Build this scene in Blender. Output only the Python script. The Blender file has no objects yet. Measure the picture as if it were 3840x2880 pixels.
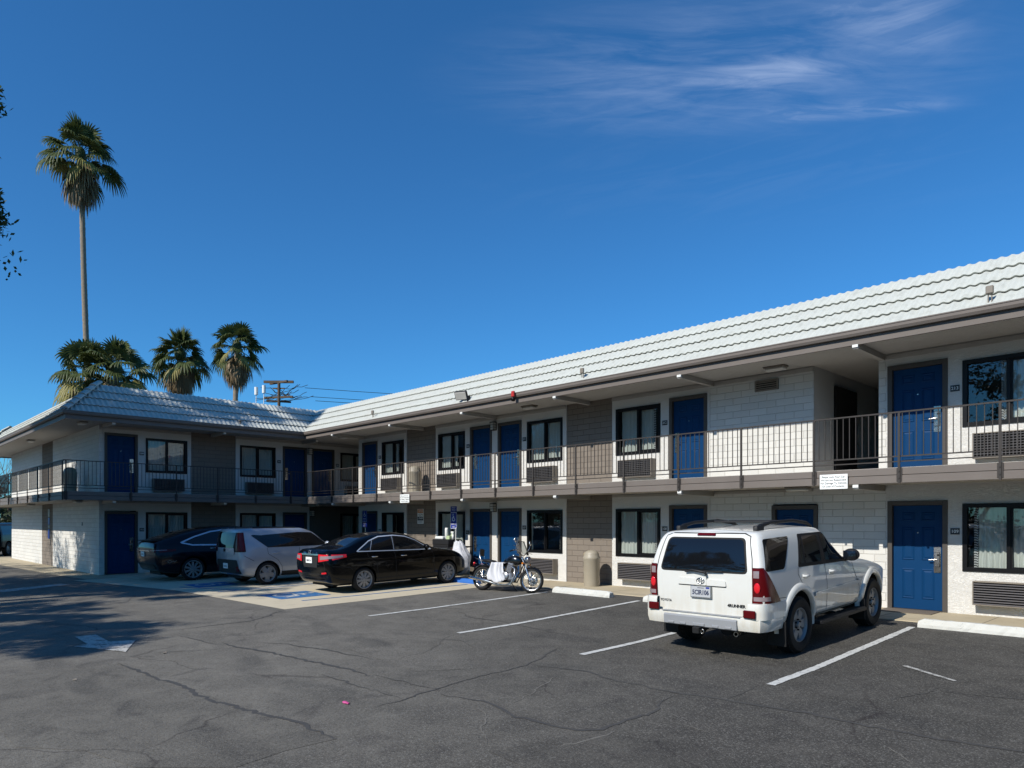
import bpy, bmesh, math, random
from mathutils import Vector, Matrix, geometry
from mathutils.bvhtree import BVHTree
R = math.radians
random.seed(7)
S = bpy.context.scene
COL = S.collection

# ------------------------------------------------------------------ helpers
def ground_z(x, y):
    """the lot falls gently away from the long wing"""
    k = min(max((x + 13.0) / 4.0, 0.0), 1.0)
    s = 0.022 + 0.012 * k
    d = max(0.0, 13.0 - y)
    return -(s * min(d, 4.0) + 0.015 * max(0.0, min(d, 40.0) - 4.0))

class MB:
    def __init__(s): s.v = []; s.f = []; s.m = []; s.sm = []
    def add(s, vs, fs, mat=0, smooth=False):
        b = len(s.v); s.v.extend([tuple(p) for p in vs])
        for f in fs: s.f.append(tuple(i + b for i in f)); s.m.append(mat); s.sm.append(smooth)
        return s
    def quad(s, a, b, c, d, mat=0): return s.add([a, b, c, d], [(0, 1, 2, 3)], mat)
    def box(s, x0, x1, y0, y1, z0, z1, mat=0, M=None):
        vs = [Vector(p) for p in ((x0,y0,z0),(x1,y0,z0),(x1,y1,z0),(x0,y1,z0),(x0,y0,z1),(x1,y0,z1),(x1,y1,z1),(x0,y1,z1))]
        if M: vs = [M @ v for v in vs]
        return s.add(vs, [(0,3,2,1),(4,5,6,7),(0,1,5,4),(1,2,6,5),(2,3,7,6),(3,0,4,7)], mat)
    def rbox(s, x0, x1, y0, y1, z0, z1, r=.01, mat=0, M=None):
        """box with chamfered edges"""
        vs = []; fs = []
        idx = {}
        for i, X in enumerate((x0, x1)):
            for j, Y in enumerate((y0, y1)):
                for k, Z in enumerate((z0, z1)):
                    sx, sy, sz = (1 - 2*i), (1 - 2*j), (1 - 2*k)
                    idx[i,j,k,0] = len(vs); vs.append(Vector((X, Y + sy*r, Z + sz*r)))
                    idx[i,j,k,1] = len(vs); vs.append(Vector((X + sx*r, Y, Z + sz*r)))
                    idx[i,j,k,2] = len(vs); vs.append(Vector((X + sx*r, Y + sy*r, Z)))
                    fs.append((idx[i,j,k,0], idx[i,j,k,1], idx[i,j,k,2]))
        I = idx
        for i in (0,1): fs.append((I[i,0,0,0],I[i,1,0,0],I[i,1,1,0],I[i,0,1,0]))
        for j in (0,1): fs.append((I[0,j,0,1],I[1,j,0,1],I[1,j,1,1],I[0,j,1,1]))
        for k in (0,1): fs.append((I[0,0,k,2],I[1,0,k,2],I[1,1,k,2],I[0,1,k,2]))
        for i in (0,1):
            for j in (0,1): fs.append((I[i,j,0,0],I[i,j,1,0],I[i,j,1,1],I[i,j,0,1]))
            for k in (0,1): fs.append((I[i,0,k,0],I[i,1,k,0],I[i,1,k,2],I[i,0,k,2]))
        for j in (0,1):
            for k in (0,1): fs.append((I[0,j,k,1],I[1,j,k,1],I[1,j,k,2],I[0,j,k,2]))
        if M: vs = [M @ v for v in vs]
        return s.add(vs, fs, mat)
    def tube(s, path, r, n=8, mat=0, closed=False, caps=True, smooth=True, ref=None):
        path = [Vector(p) for p in path]; N = len(path)
        rr = r if isinstance(r, (list, tuple)) else [r] * N
        vs = []; fs = []
        up = Vector(ref) if ref else None
        for i, p in enumerate(path):
            a = path[(i-1) % N] if (closed or i > 0) else p
            b = path[(i+1) % N] if (closed or i < N-1) else p
            t = (b - a).normalized()
            if up is None:
                up = Vector((0,0,1)) if abs(t.z) < .9 else Vector((1,0,0))
            u = (up - t * up.dot(t))
            if u.length < 1e-4: u = t.orthogonal()
            u.normalize(); w = t.cross(u)
            if not ref: up = u
            for k in range(n):
                an = 2*math.pi*k/n
                vs.append(p + (u*math.cos(an) + w*math.sin(an)) * rr[i])
        for i in range(N if closed else N-1):
            j = (i+1) % N
            for k in range(n):
                l = (k+1) % n
                fs.append((i*n+k, i*n+l, j*n+l, j*n+k))
        s.add(vs, fs, mat, smooth)
        if caps and not closed:
            s.add([vs[k] for k in range(n)], [tuple(reversed(range(n)))], mat)
            s.add([vs[(N-1)*n+k] for k in range(n)], [tuple(range(n))], mat)
        return s
    def cyl(s, p0, p1, r0, r1=None, n=16, mat=0, caps=True):
        return s.tube([p0, p1], [r0, r0 if r1 is None else r1], n, mat, caps=caps)
    def lathe(s, prof, n=24, M=None, mat=0, smooth=True, closed=False):
        """prof: (radius, height) pairs about local Z"""
        vs = []; fs = []; K = len(prof)
        for i in range(n):
            a = 2*math.pi*i/n
            for r, h in prof:
                p = Vector((r*math.cos(a), r*math.sin(a), h)); vs.append(M @ p if M else p)
        for i in range(n):
            j = (i+1) % n
            for k in range(K if closed else K-1):
                l = (k+1) % K
                fs.append((i*K+k, j*K+k, j*K+l, i*K+l))
        return s.add(vs, fs, mat, smooth)
    def prism(s, poly, d0, d1, fn, mat=0):
        """poly 2D extruded between depth d0 and d1, fn(a,b,d)->xyz"""
        n = len(poly); vs = [fn(a, b, d0) for a, b in poly] + [fn(a, b, d1) for a, b in poly]
        fs = [tuple(reversed(range(n))), tuple(range(n, 2*n))] + [(i, (i+1) % n, n+(i+1) % n, n+i) for i in range(n)]
        return s.add(vs, fs, mat)
    def grid(s, pts, mat=0, smooth=True):
        """pts[i][j]"""
        I = len(pts); J = len(pts[0]); vs = [p for row in pts for p in row]
        fs = [(i*J+j, i*J+j+1, (i+1)*J+j+1, (i+1)*J+j) for i in range(I-1) for j in range(J-1)]
        return s.add(vs, fs, mat, smooth)
    def ell(s, c, r, M=None, n=12, m=8, mat=0):
        prof = [(math.sin(math.pi*k/m), -math.cos(math.pi*k/m)) for k in range(m+1)]
        T = Matrix.Translation(Vector(c)) @ (M if M else Matrix.Identity(4)) @ Matrix.Diagonal((r[0], r[1], r[2], 1))
        return s.lathe([(max(a, 1e-4), b) for a, b in prof], n, T, mat)
    def text(s, body, size, fn, mat=0, align='CENTER', bold=0.0, sx=1.0):
        """flat lettering; fn(a,b)->xyz places it"""
        cu = bpy.data.curves.new('lettering', 'FONT'); cu.body = body; cu.size = size; cu.align_x = align
        cu.align_y = 'CENTER'; cu.offset = bold; cu.resolution_u = 3
        o = bpy.data.objects.new('lettering', cu); COL.objects.link(o)
        dg = bpy.context.evaluated_depsgraph_get(); me = o.evaluated_get(dg).to_mesh()
        s.add([fn(v.co.x*sx, v.co.y) for v in me.vertices], [tuple(p.vertices) for p in me.polygons], mat)
        o.evaluated_get(dg).to_mesh_clear()
        bpy.data.objects.remove(o); bpy.data.curves.remove(cu)
        return s
    def build(s, name, mats, parent=None, bevel=0, seg=1, sharp=None, loc=None):
        if not isinstance(mats, (list, tuple)): mats = [mats]
        me = bpy.data.meshes.new(name); me.from_pydata(s.v, [], s.f)
        for m in mats: me.materials.append(m)
        me.polygons.foreach_set('material_index', s.m); me.polygons.foreach_set('use_smooth', s.sm)
        me.validate(); me.update()
        if sharp: me.set_sharp_from_angle(angle=R(sharp))
        o = bpy.data.objects.new(name, me); COL.objects.link(o)
        if parent: o.parent = parent
        if loc: o.location = loc
        if bevel:
            b = o.modifiers.new('bevel', 'BEVEL'); b.width = bevel; b.segments = seg; b.limit_method = 'ANGLE'; b.angle_limit = R(40)
        return o

def build_split(mb, name, mats, parent, key=lambda c: c.x > 0, **kw):
    """one object per group of faces, e.g. the left and the right lamp"""
    gr = {}
    for i, f in enumerate(mb.f):
        c = sum((Vector(mb.v[k]) for k in f), Vector())/len(f); gr.setdefault(key(c), []).append(i)
    out = []
    for k in sorted(gr, key=str):
        m = MB(); mp = {}
        for i in gr[k]:
            for q in mb.f[i]:
                if q not in mp: mp[q] = len(m.v); m.v.append(mb.v[q])
            m.f.append(tuple(mp[q] for q in mb.f[i])); m.m.append(mb.m[i]); m.sm.append(mb.sm[i])
        out.append(m.build(name, mats, parent, **kw))
    return out

def tag(o, label=None, cat=None, group=None, kind=None):
    if label: o['label'] = label
    if cat: o['category'] = cat
    if group: o['group'] = group
    if kind: o['kind'] = kind
    return o
def thing(name, label, cat, loc=(0,0,0), rotz=0, group=None, rot=None):
    o = bpy.data.objects.new(name, None); COL.objects.link(o); o.empty_display_size = .2
    o.location = loc; o.rotation_euler = rot if rot else (0, 0, rotz)
    return tag(o, label, cat, group)
def struct(o): o['kind'] = 'structure'; return o
def fix_normals(o):
    bm = bmesh.new(); bm.from_mesh(o.data); bmesh.ops.recalc_face_normals(bm, faces=bm.faces); bm.to_mesh(o.data); bm.free(); return o
def copy_tree(o, parent=None):
    c = o.copy(); COL.objects.link(c)
    if parent: c.parent = parent
    for ch in list(o.children): copy_tree(ch, c)
    return c

# ------------------------------------------------------------------ materials
def srgb(h):
    h = h.lstrip('#'); c = [int(h[i:i+2], 16)/255 for i in (0, 2, 4)]
    return tuple((x/12.92 if x <= .04045 else ((x+.055)/1.055)**2.4) for x in c) + (1,)
class NT:
    def __init__(s, name):
        s.m = bpy.data.materials.new(name); s.m.use_nodes = True; s.t = s.m.node_tree; s.b = s.t.nodes['Principled BSDF']; s.out = s.t.nodes['Material Output']
    def n(s, typ, **kw):
        nd = s.t.nodes.new('ShaderNode' + typ)
        for k, v in kw.items():
            if k.startswith('_'): setattr(nd, k[1:], v)
            else:
                key = k.replace('__', ' ')
                nd.inputs[int(key[1:]) if key[0] == 'i' and key[1:].isdigit() else key].default_value = v
        return nd
    def l(s, a, b): s.t.links.new(a, b)
    def pos(s): return s.n('NewGeometry').outputs['Position']
    def obj(s): return s.n('TexCoord').outputs['Object']
    def noise(s, vec, scale, detail=4, rough=.55, dist=0):
        nd = s.n('TexNoise', Scale=scale, Detail=detail, Roughness=rough, Distortion=dist); s.l(vec, nd.inputs['Vector']); return nd.outputs['Fac']
    def ramp(s, fac, stops):
        nd = s.n('ValToRGB'); e = nd.color_ramp.elements
        while len(e) < len(stops): e.new(.5)
        for i, (p, c) in enumerate(stops):
            e[i].position = p; e[i].color = c if len(c) == 4 else (*c, 1)
        s.l(fac, nd.inputs['Fac']); return nd.outputs['Color']
    def mix(s, fac, a, b, mode='MIX'):
        nd = s.n('Mix', _data_type='RGBA', _blend_type=mode)
        for i, v in ((0, fac), (6, a), (7, b)):
            if hasattr(v, 'is_output'): s.l(v, nd.inputs[i])
            else: nd.inputs[i].default_value = v
        return nd.outputs[2]
    def math(s, op, a, b=None, c=None, clamp=False):
        nd = s.n('Math', _operation=op, _use_clamp=clamp)
        for i, v in enumerate((a, b, c)):
            if v is None: continue
            if hasattr(v, 'is_output'): s.l(v, nd.inputs[i])
            else: nd.inputs[i].default_value = v
        return nd.outputs[0]
    def bump(s, h, strength=.3, dist=.01, prev=None):
        nd = s.n('Bump', Strength=strength, Distance=dist); s.l(h, nd.inputs['Height'])
        if prev: s.l(prev, nd.inputs['Normal'])
        return nd.outputs['Normal']
    def set(s, **kw):
        for k, v in kw.items():
            i = s.b.inputs[k.replace('__', ' ')]
            if hasattr(v, 'is_output'): s.l(v, i)
            else: i.default_value = v
        return s.m
W = lambda v: (v, v, v, 1)

def plain(name, col, rough=.5, metal=0, coat=0, spec=None, var=.12, scale=6, bump=0, bscale=60):
    t = NT(name); c = srgb(col) if isinstance(col, str) else col
    p = t.obj(); nz = t.noise(p, scale, 5)
    base = t.mix(nz, tuple(x*(1-var) for x in c[:3]) + (1,), tuple(min(1, x*(1+var)) for x in c[:3]) + (1,))
    kw = dict(Base__Color=base, Metallic=metal, Coat__Weight=coat)
    kw['Roughness'] = t.math('MULTIPLY_ADD', t.noise(p, scale*3, 3), .16, rough - .08, clamp=True) if rough > .1 else rough
    if spec is not None: kw['Specular__IOR__Level'] = spec
    if bump: kw['Normal'] = t.bump(t.noise(p, bscale, 4), bump, .004)
    return t.set(**kw)

def m_asphalt(name='asphalt', mul=1.0, speck=1.0):
    t = NT(name); p = t.pos()
    xyz = t.n('SeparateXYZ'); t.l(p, xyz.inputs[0])
    big = t.noise(p, .35, 5, .6); mid = t.noise(p, 2.2, 5, .65, .5); fine = t.noise(p, 70, 3, .7)
    # dark sealed bays towards the long wing, older grey surface towards the drive lane
    w = t.math('MULTIPLY_ADD', t.noise(p, .6, 4), 3.2, -1.6)
    e = t.math('ADD', t.math('MULTIPLY_ADD', xyz.outputs['X'], .62, t.math('MULTIPLY', xyz.outputs['Y'], .5)), w)
    seal = t.n('MapRange', From__Min=-3.4, From__Max=.8); t.l(e, seal.inputs['Value'])
    wear = t.math('MULTIPLY', t.ramp(mid, [(.36, W(0)), (.66, W(1))]), .7)
    old = t.mix(wear, (.142, .131, .113, 1), (.215, .20, .174, 1)); new = t.mix(wear, (.060, .056, .050, 1), (.104, .097, .086, 1))
    c = t.mix(seal.outputs[0], old, new)
    # oil blotches and pale scuffs
    c = t.mix(t.math('MULTIPLY', t.ramp(t.noise(p, 1.3, 3, .5, 1.2), [(.58, W(0)), (.72, W(1))]), .36), c, (.03, .026, .028, 1))
    st = t.n('Mapping', Scale=(1.6, 14, 1), Rotation=(0, 0, .5)); t.l(p, st.inputs[0])
    c = t.mix(t.math('MULTIPLY', t.ramp(t.noise(st.outputs[0], 1, 4, .7, .4), [(.62, W(0)), (.8, W(1))]), .3), c, (.15, .142, .13, 1))
    tw = t.n('TexWave', Scale=.16, Distortion=9, Detail=3, _wave_type='RINGS'); tw.inputs['Detail Scale'].default_value = .6; t.l(p, tw.inputs['Vector'])
    c = t.mix(t.math('MULTIPLY', t.math('MULTIPLY', t.ramp(tw.outputs['Fac'], [(.86, W(0)), (.97, W(1))]), t.ramp(t.noise(p, .9, 4), [(.42, W(0)), (.62, W(1))])), .42), c, (.04, .039, .038, 1))
    gr = t.ramp(t.noise(p, 34, 2, .8), [(.34, W(.66)), (.5, W(1)), (.66, W(1.0))]); c = t.mix(1.0, c, gr, 'MULTIPLY')
    c = t.mix(t.math('MULTIPLY', t.ramp(t.noise(p, 46, 2, .8), [(.57, W(0)), (.68, W(1))]), .42), c, (.30, .285, .255, 1))
    # stone speckle
    v = t.n('TexVoronoi', Scale=95); t.l(p, v.inputs['Vector'])
    vs = t.n('SeparateColor'); t.l(v.outputs['Color'], vs.inputs[0])
    c = t.mix(t.math('MULTIPLY', t.ramp(vs.outputs[0], [(.8, W(0)), (.97, W(1))]), .6*speck), c, (.24, .23, .21, 1))
    c = t.mix(t.math('MULTIPLY', t.ramp(fine, [(.3, W(1)), (.5, W(0))]), .45), c, (.022, .022, .022, 1))
    # hairline crazing
    d = t.n('TexNoise', Scale=1.1, Detail=5); t.l(p, d.inputs['Vector'])
    dm = t.n('VectorMath', _operation='MULTIPLY_ADD'); t.l(d.outputs['Color'], dm.inputs[0]); dm.inputs[1].default_value = (.9,.9,0); t.l(p, dm.inputs[2])
    cr = t.n('TexVoronoi', _feature='DISTANCE_TO_EDGE', Scale=.28); t.l(dm.outputs[0], cr.inputs['Vector'])
    crk = t.math('MULTIPLY', t.ramp(cr.outputs['Distance'], [(.0, W(1)), (.006, W(0))]), t.ramp(t.noise(p, .5, 2), [(.45, W(0)), (.55, W(1))]))
    c = t.mix(t.math('MULTIPLY', crk, .55), c, (.02, .014, .015, 1))
    c = t.mix(1.0, c, (mul, mul, mul*.98, 1), 'MULTIPLY')
    h = t.math('ADD', t.math('MULTIPLY', fine, .6), t.math('MULTIPLY', v.outputs['Distance'], .5))
    nrm = t.bump(h, .55, .008, t.bump(mid, .25, .05))
    return t.set(Base__Color=c, Roughness=t.math('MULTIPLY_ADD', mid, .25, .68), Specular__IOR__Level=.25, Normal=nrm)

def m_concrete(name, a, b, joint=0):
    t = NT(name); p = t.pos()
    c = t.mix(t.noise(p, 1.1, 6, .65), srgb(a), srgb(b))
    c = t.mix(t.math('MULTIPLY', t.ramp(t.noise(p, 3.5, 5, .7, .6), [(.55, W(0)), (.8, W(1))]), .4), c, (.16, .145, .12, 1))
    if joint:
        br = t.n('TexBrick', Scale=1.0, Mortar__Size=.012, Brick__Width=joint, Row__Height=joint, _offset=0); t.l(p, br.inputs['Vector'])
        c = t.mix(t.math('MULTIPLY', br.outputs['Fac'], .6), c, (.06, .055, .05, 1))
    return t.set(Base__Color=c, Roughness=.85, Normal=t.bump(t.noise(p, 90, 3), .25, .006))

def m_paint(name, col, bare, keep=.5):
    """road paint, worn through to what lies below"""
    t = NT(name); p = t.pos()
    w = t.math('ADD', t.math('MULTIPLY', t.noise(p, 9, 6, .75), .6), t.math('MULTIPLY', t.noise(p, 60, 3, .7), .4))
    c = t.mix(t.ramp(w, [(keep - .1, W(1)), (keep, W(0))]), srgb(col), bare)
    c = t.mix(t.math('MULTIPLY', t.noise(p, 3, 4), .35), c, tuple(x*.6 for x in srgb(col)[:3]) + (1,))
    return t.set(Base__Color=c, Roughness=.8, Normal=t.bump(t.noise(p, 90, 3), .3, .005))

def wall_uv(t):
    g = t.n('NewGeometry'); s = t.n('SeparateXYZ'); t.l(g.outputs['Position'], s.inputs[0])
    q = t.n('SeparateXYZ'); t.l(g.outputs['True Normal'], q.inputs[0])
    k = t.math('GREATER_THAN', t.math('ABSOLUTE', q.outputs[0]), .5)
    u = t.n('Mix', _data_type='FLOAT'); t.l(k, u.inputs[0]); t.l(s.outputs[0], u.inputs[2]); t.l(s.outputs[1], u.inputs[3])
    c = t.n('CombineXYZ'); t.l(u.outputs[0], c.inputs[0]); t.l(s.outputs[2], c.inputs[1]); return c.outputs[0], g.outputs['Position'], s

def m_block(name, col, joint):
    t = NT(name); uv, p, s = wall_uv(t)
    wob = t.n('TexNoise', Scale=5, Detail=3); t.l(p, wob.inputs['Vector'])
    w = t.n('VectorMath', _operation='MULTIPLY_ADD'); t.l(wob.outputs['Color'], w.inputs[0]); w.inputs[1].default_value = (.02, .014, 0); t.l(uv, w.inputs[2])
    br = t.n('TexBrick', Scale=1, Mortar__Size=.008, Mortar__Smooth=.6, Bias=0, Brick__Width=.41, Row__Height=.152)
    br.inputs['Color1'].default_value = srgb(col); c2 = srgb(col); br.inputs['Color2'].default_value = tuple(x*.9 for x in c2[:3]) + (1,)
    br.inputs['Mortar'].default_value = srgb(joint); t.l(w.outputs[0], br.inputs['Vector'])
    c = t.mix(t.math('MULTIPLY', t.noise(p, 2.2, 6, .7), .3), br.outputs['Color'], tuple(x*.72 for x in c2[:3]) + (1,))
    rough = t.noise(p, 26, 5, .7)
    st = t.n('Mapping', Scale=(9, 9, .8)); t.l(p, st.inputs[0]); streak = t.noise(st.outputs[0], 1, 4, .6)
    inv = t.math('SUBTRACT', 1, br.outputs['Fac'])
    n1 = t.bump(inv, .7, .013); n2 = t.bump(streak, .35, .03, n1); n3 = t.bump(rough, .3, .012, n2)
    return t.set(Base__Color=c, Roughness=.9, Specular__IOR__Level=.2, Normal=n3)

def m_stucco(name, col, strength=.5):
    t = NT(name); p = t.pos(); c = srgb(col)
    sc = t.n('Mapping', Scale=(1, 1, 1.6)); t.l(p, sc.inputs[0])
    v = t.noise(sc.outputs[0], 9, 5, .6, 2.2)
    ridge = t.ramp(v, [(.42, W(0)), (.5, W(1)), (.58, W(.25))])
    col_ = t.mix(t.math('MULTIPLY', t.noise(p, 1.6, 6, .7), .35), c, tuple(x*.78 for x in c[:3]) + (1,))
    col_ = t.mix(t.math('MULTIPLY', t.ramp(t.noise(p, 3.1, 5, .7, .8), [(.62, W(0)), (.8, W(1))]), .3), col_, tuple(x*.6 for x in c[:3]) + (1,))
    return t.set(Base__Color=col_, Roughness=.92, Specular__IOR__Level=.15, Normal=t.bump(t.noise(p, 55, 4), .25, .008, t.bump(ridge, strength, .011)))

def m_tile():
    t = NT('roof_tile_paint'); p = t.pos()
    c = t.mix(t.noise(p, 1.5, 6, .7), srgb('#b6b8b0'), srgb('#c5c7bf'))
    q = t.n('Mapping', Scale=(6, 6, .7)); t.l(p, q.inputs[0])
    c = t.mix(t.math('MULTIPLY', t.ramp(t.noise(q.outputs[0], 1, 5, .7), [(.5, W(0)), (.78, W(1))]), .55), c, srgb('#9a9a8f'))
    return t.set(Base__Color=c, Roughness=.85, Specular__IOR__Level=.15, Normal=t.bump(t.noise(p, 40, 3), .12, .006))

def m_trim():
    t = NT('taupe_trim_paint'); p = t.pos()
    c = t.mix(t.noise(p, 2, 5, .6), srgb('#6d655f'), srgb('#7a726b'))
    # chipped paint
    c = t.mix(t.math('MULTIPLY', t.ramp(t.noise(p, 7, 6, .75), [(.70, W(0)), (.73, W(1))]), .55), c, srgb('#b5afa6'))
    return t.set(Base__Color=c, Roughness=.55, Specular__IOR__Level=.2, Normal=t.bump(t.noise(p, 14, 5), .18, .01))

def m_glass(name='window_glass', tint=.72, ior=1.7):
    t = NT(name); t.t.nodes.remove(t.b)
    lw = t.n('LayerWeight', Blend=.5); f0 = ((ior-1)/(ior+1))**2
    fr = t.math('MULTIPLY_ADD', t.math('POWER', lw.outputs['Facing'], 5), 1-f0, f0); tr = t.n('BsdfTransparent', Color=(tint*.96, tint, tint*.98, 1)); gl = t.n('BsdfGlossy', Color=W(1), Roughness=.01)
    # panes are never quite flat
    t.l(t.bump(t.noise(t.pos(), .9, 2), .05, .05), gl.inputs['Normal'])
    mx = t.n('MixShader'); t.l(fr, mx.inputs[0]); t.l(tr.outputs[0], mx.inputs[1]); t.l(gl.outputs[0], mx.inputs[2]); t.l(mx.outputs[0], t.out.inputs[0])
    return t.m

def m_curtain():
    t = NT('curtain_cloth'); p = t.pos()
    c = t.mix(t.noise(p, 3, 3), srgb('#d9dcd6'), srgb('#e8eae4'))
    return t.set(Base__Color=c, Roughness=.95, Specular__IOR__Level=.05)
def m_curtain_edge():
    """the patterned border strip: black and white zigzags"""
    t = NT('patterned_curtain_edge'); uv, p, s = wall_uv(t)
    w = t.n('TexWave', Scale=14, Distortion=0, _wave_type='BANDS', _bands_direction='DIAGONAL'); t.l(uv, w.inputs['Vector'])
    return t.set(Base__Color=t.ramp(w.outputs['Fac'], [(.45, W(.02)), (.55, W(.75))]), Roughness=.95)

def m_carpaint(name, col, metal=.0, flake=0, rough=.3, dirt=0, dirtcol='#8d7c5a', coat=1.0):
    t = NT(name); p = t.obj(); c = srgb(col)
    base = t.mix(t.noise(p, 2.5, 3), tuple(x*.95 for x in c[:3]) + (1,), c)
    if dirt:
        s = t.n('SeparateXYZ'); t.l(p, s.inputs[0])
        lo = t.n('MapRange', From__Min=1.0, From__Max=.45); t.l(s.outputs[2], lo.inputs['Value'])
        q = t.n('Mapping', Scale=(14, 14, 1.2)); t.l(p, q.inputs[0])
        k = t.math('MULTIPLY', lo.outputs[0], t.math('MULTIPLY', t.ramp(t.noise(q.outputs[0], 1, 5, .65), [(.35, W(.15)), (.75, W(1))]), dirt))
        base = t.mix(k, base, srgb(dirtcol))
    return t.set(Base__Color=base, Metallic=metal, Roughness=rough, Coat__Weight=coat, Coat__Roughness=.03, Coat__IOR=1.5, Specular__IOR__Level=.5*coat)

def m_emit(name, col, strength):
    t = NT(name); return t.set(Base__Color=srgb(col), Emission__Color=srgb(col), Emission__Strength=strength)

M = {}
M['asphalt'] = m_asphalt()
M['patch'] = m_asphalt('asphalt_patch', .90, .7)
M['patchold'] = m_asphalt('asphalt_patch_pale', 1.06, 1.2)
M['pad'] = m_concrete('pad_concrete', '#bcb097', '#d0c4aa', 0)
M['walk'] = m_concrete('walkway_concrete', '#a79a7f', '#c8b99c', 1.52)
M['kerbwhite'] = m_paint('white_stop_paint', '#d3d2ca', (.26, .25, .23, 1), .43)
M['kerbblue'] = m_paint('blue_stop_paint', '#2a68b8', (.3, .3, .3, 1), .34)
M['linewhite'] = m_paint('white_road_paint', '#cfcfca', (.09, .086, .08, 1), .475)
M['lineworn'] = m_paint('worn_white_road_paint', '#c4c2bb', (.1, .094, .086, 1), .53)
M['lineblue'] = m_paint('blue_road_paint', '#2f6ca3', (.52, .48, .4, 1), .45)
M['tar'] = plain('tar_seal', (.062, .059, .054, 1), .75, var=.3, scale=8)
M['crackpale'] = plain('dusty_crack_edge', (.16, .15, .13, 1), .9, var=.4, scale=14)
M['stucco'] = m_stucco('cream_stucco', '#e2dfd8', .6)
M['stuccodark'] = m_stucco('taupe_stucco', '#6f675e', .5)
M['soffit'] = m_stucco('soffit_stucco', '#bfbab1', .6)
M['blockwhite'] = m_block('white_slump_block', '#e0ddd5', '#cbc7be')
M['blocktaupe'] = m_block('taupe_slump_block', '#877d72', '#6b6259')
M['tile'] = m_tile()
M['trim'] = m_trim()
M['casing'] = plain('door_casing_paint', '#4f4a45', .5, var=.12, spec=.3)
M['grilledark'] = plain('dark_grille_paint', '#4a4848', .5, var=.08)
M['steel'] = plain('railing_paint', '#423e3b', .5, spec=.2, var=.15, scale=9, bump=.1)
M['doorblue'] = plain('blue_door_paint', (.004, .042, .125, 1), .5, spec=.12, var=.06, scale=3, bump=.06, bscale=20)
M['frameblack'] = plain('black_aluminium', '#0c0c0e', .45, var=.1, spec=.25)
M['rubber'] = plain('black_rubber', '#0b0b0c', .75, var=.2, bump=.1)
M['dark'] = plain('dark_void', '#0a0a0b', .9)
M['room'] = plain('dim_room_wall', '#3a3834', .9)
M['glass'] = m_glass()
M['curtain'] = m_curtain()
M['cedge'] = m_curtain_edge()
M['grille'] = plain('grey_grille_paint', '#625f60', .45, var=.08)
M['grilleback'] = plain('grille_shadow_box', '#0c0c10', .8)
M['sleeve'] = plain('taupe_sleeve_paint', '#837a6e', .55)
M['chrome'] = plain('chrome', '#d8d6d2', .2, metal=1, var=.03)
M['nickel'] = plain('satin_nickel', '#bdb8b0', .25, metal=1, var=.06)
M['white'] = plain('white_paint', '#e6e6e0', .5, var=.05)
M['signwhite'] = plain('white_sign_face', '#f0f2ee', .45, var=.03)
M['ink'] = plain('black_ink', '#1d1f22', .6)
M['signblack'] = plain('black_sign_face', '#1b1c1e', .4)
M['signblue'] = plain('blue_sign_face', '#1c2f8c', .4, var=.05)
M['signorange'] = plain('orange_sign_ink', '#c1814a', .5)
M['mat'] = plain('doormat_bristle', '#6a6055', .95, var=.3, scale=40, bump=.5, bscale=200)
M['beige'] = plain('beige_plastic', '#a39a88', .5, var=.06)
M['red'] = plain('red_alarm_plastic', '#b8302c', .4)
M['lampglass'] = plain('frosted_lamp_glass', '#c9c6bd', .4)

# ------------------------------------------------------------------ ground
def build_ground():
    xs = [-600, -200, -80, -45, -30, -22, -18, -15, -13, -12, -11, -10, -9, -7, -4, 0, 6, 15, 60, 200, 600]
    ys = [-600, -200, -60, -27, -20, -10, -5, -2, 0, 1.5, 3, 4.5, 6, 7, 8, 9, 10, 11, 12, 13, 16, 30, 60, 200, 600]
    pts = [[(x, y, ground_z(x, y)) for y in ys] for x in xs]
    mb = MB(); mb.grid(pts, 0, False); o = mb.build('parking_lot', M['asphalt']); fix_normals(o)
    if o.data.polygons[0].normal.z < 0: o.data.flip_normals()
    return struct(o)
build_ground()

def flat_strip(name, poly, mat, dz, kind=True, sub=.5):
    """a thin painted or cast sheet that follows the lot; poly in plan"""
    b = [Vector(p) for p in poly]; pts = []
    n = len(b)
    for i in range(n):
        p, q = b[i], b[(i+1) % n]; k = max(1, int((q-p).length/sub))
        pts += [p.lerp(q, j/k) for j in range(k)]
    inner = []
    x0, x1 = min(p.x for p in b), max(p.x for p in b); y0, y1 = min(p.y for p in b), max(p.y for p in b)
    def inside(x, y):
        c = False
        for i in range(n):
            p, q = b[i], b[(i+1) % n]
            if (p.y > y) != (q.y > y) and x < (q.x-p.x)*(y-p.y)/(q.y-p.y)+p.x: c = not c
        return c
    x = x0 + sub
    while x < x1:
        y = y0 + sub
        while y < y1:
            if inside(x, y): inner.append(Vector((x, y)))
            y += sub
        x += sub
    N = len(pts); r = geometry.delaunay_2d_cdt(pts + inner, [(i, (i+1) % N) for i in range(N)], [], 1, 1e-4)
    mb = MB(); mb.add([(v.x, v.y, ground_z(v.x, v.y) + dz) for v in r[0]], [tuple(f) for f in r[2]])
    o = mb.build(name, mat)
    for p in o.data.polygons:
        if p.normal.z < 0: p.flip()
    return struct(o) if kind else o

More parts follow.
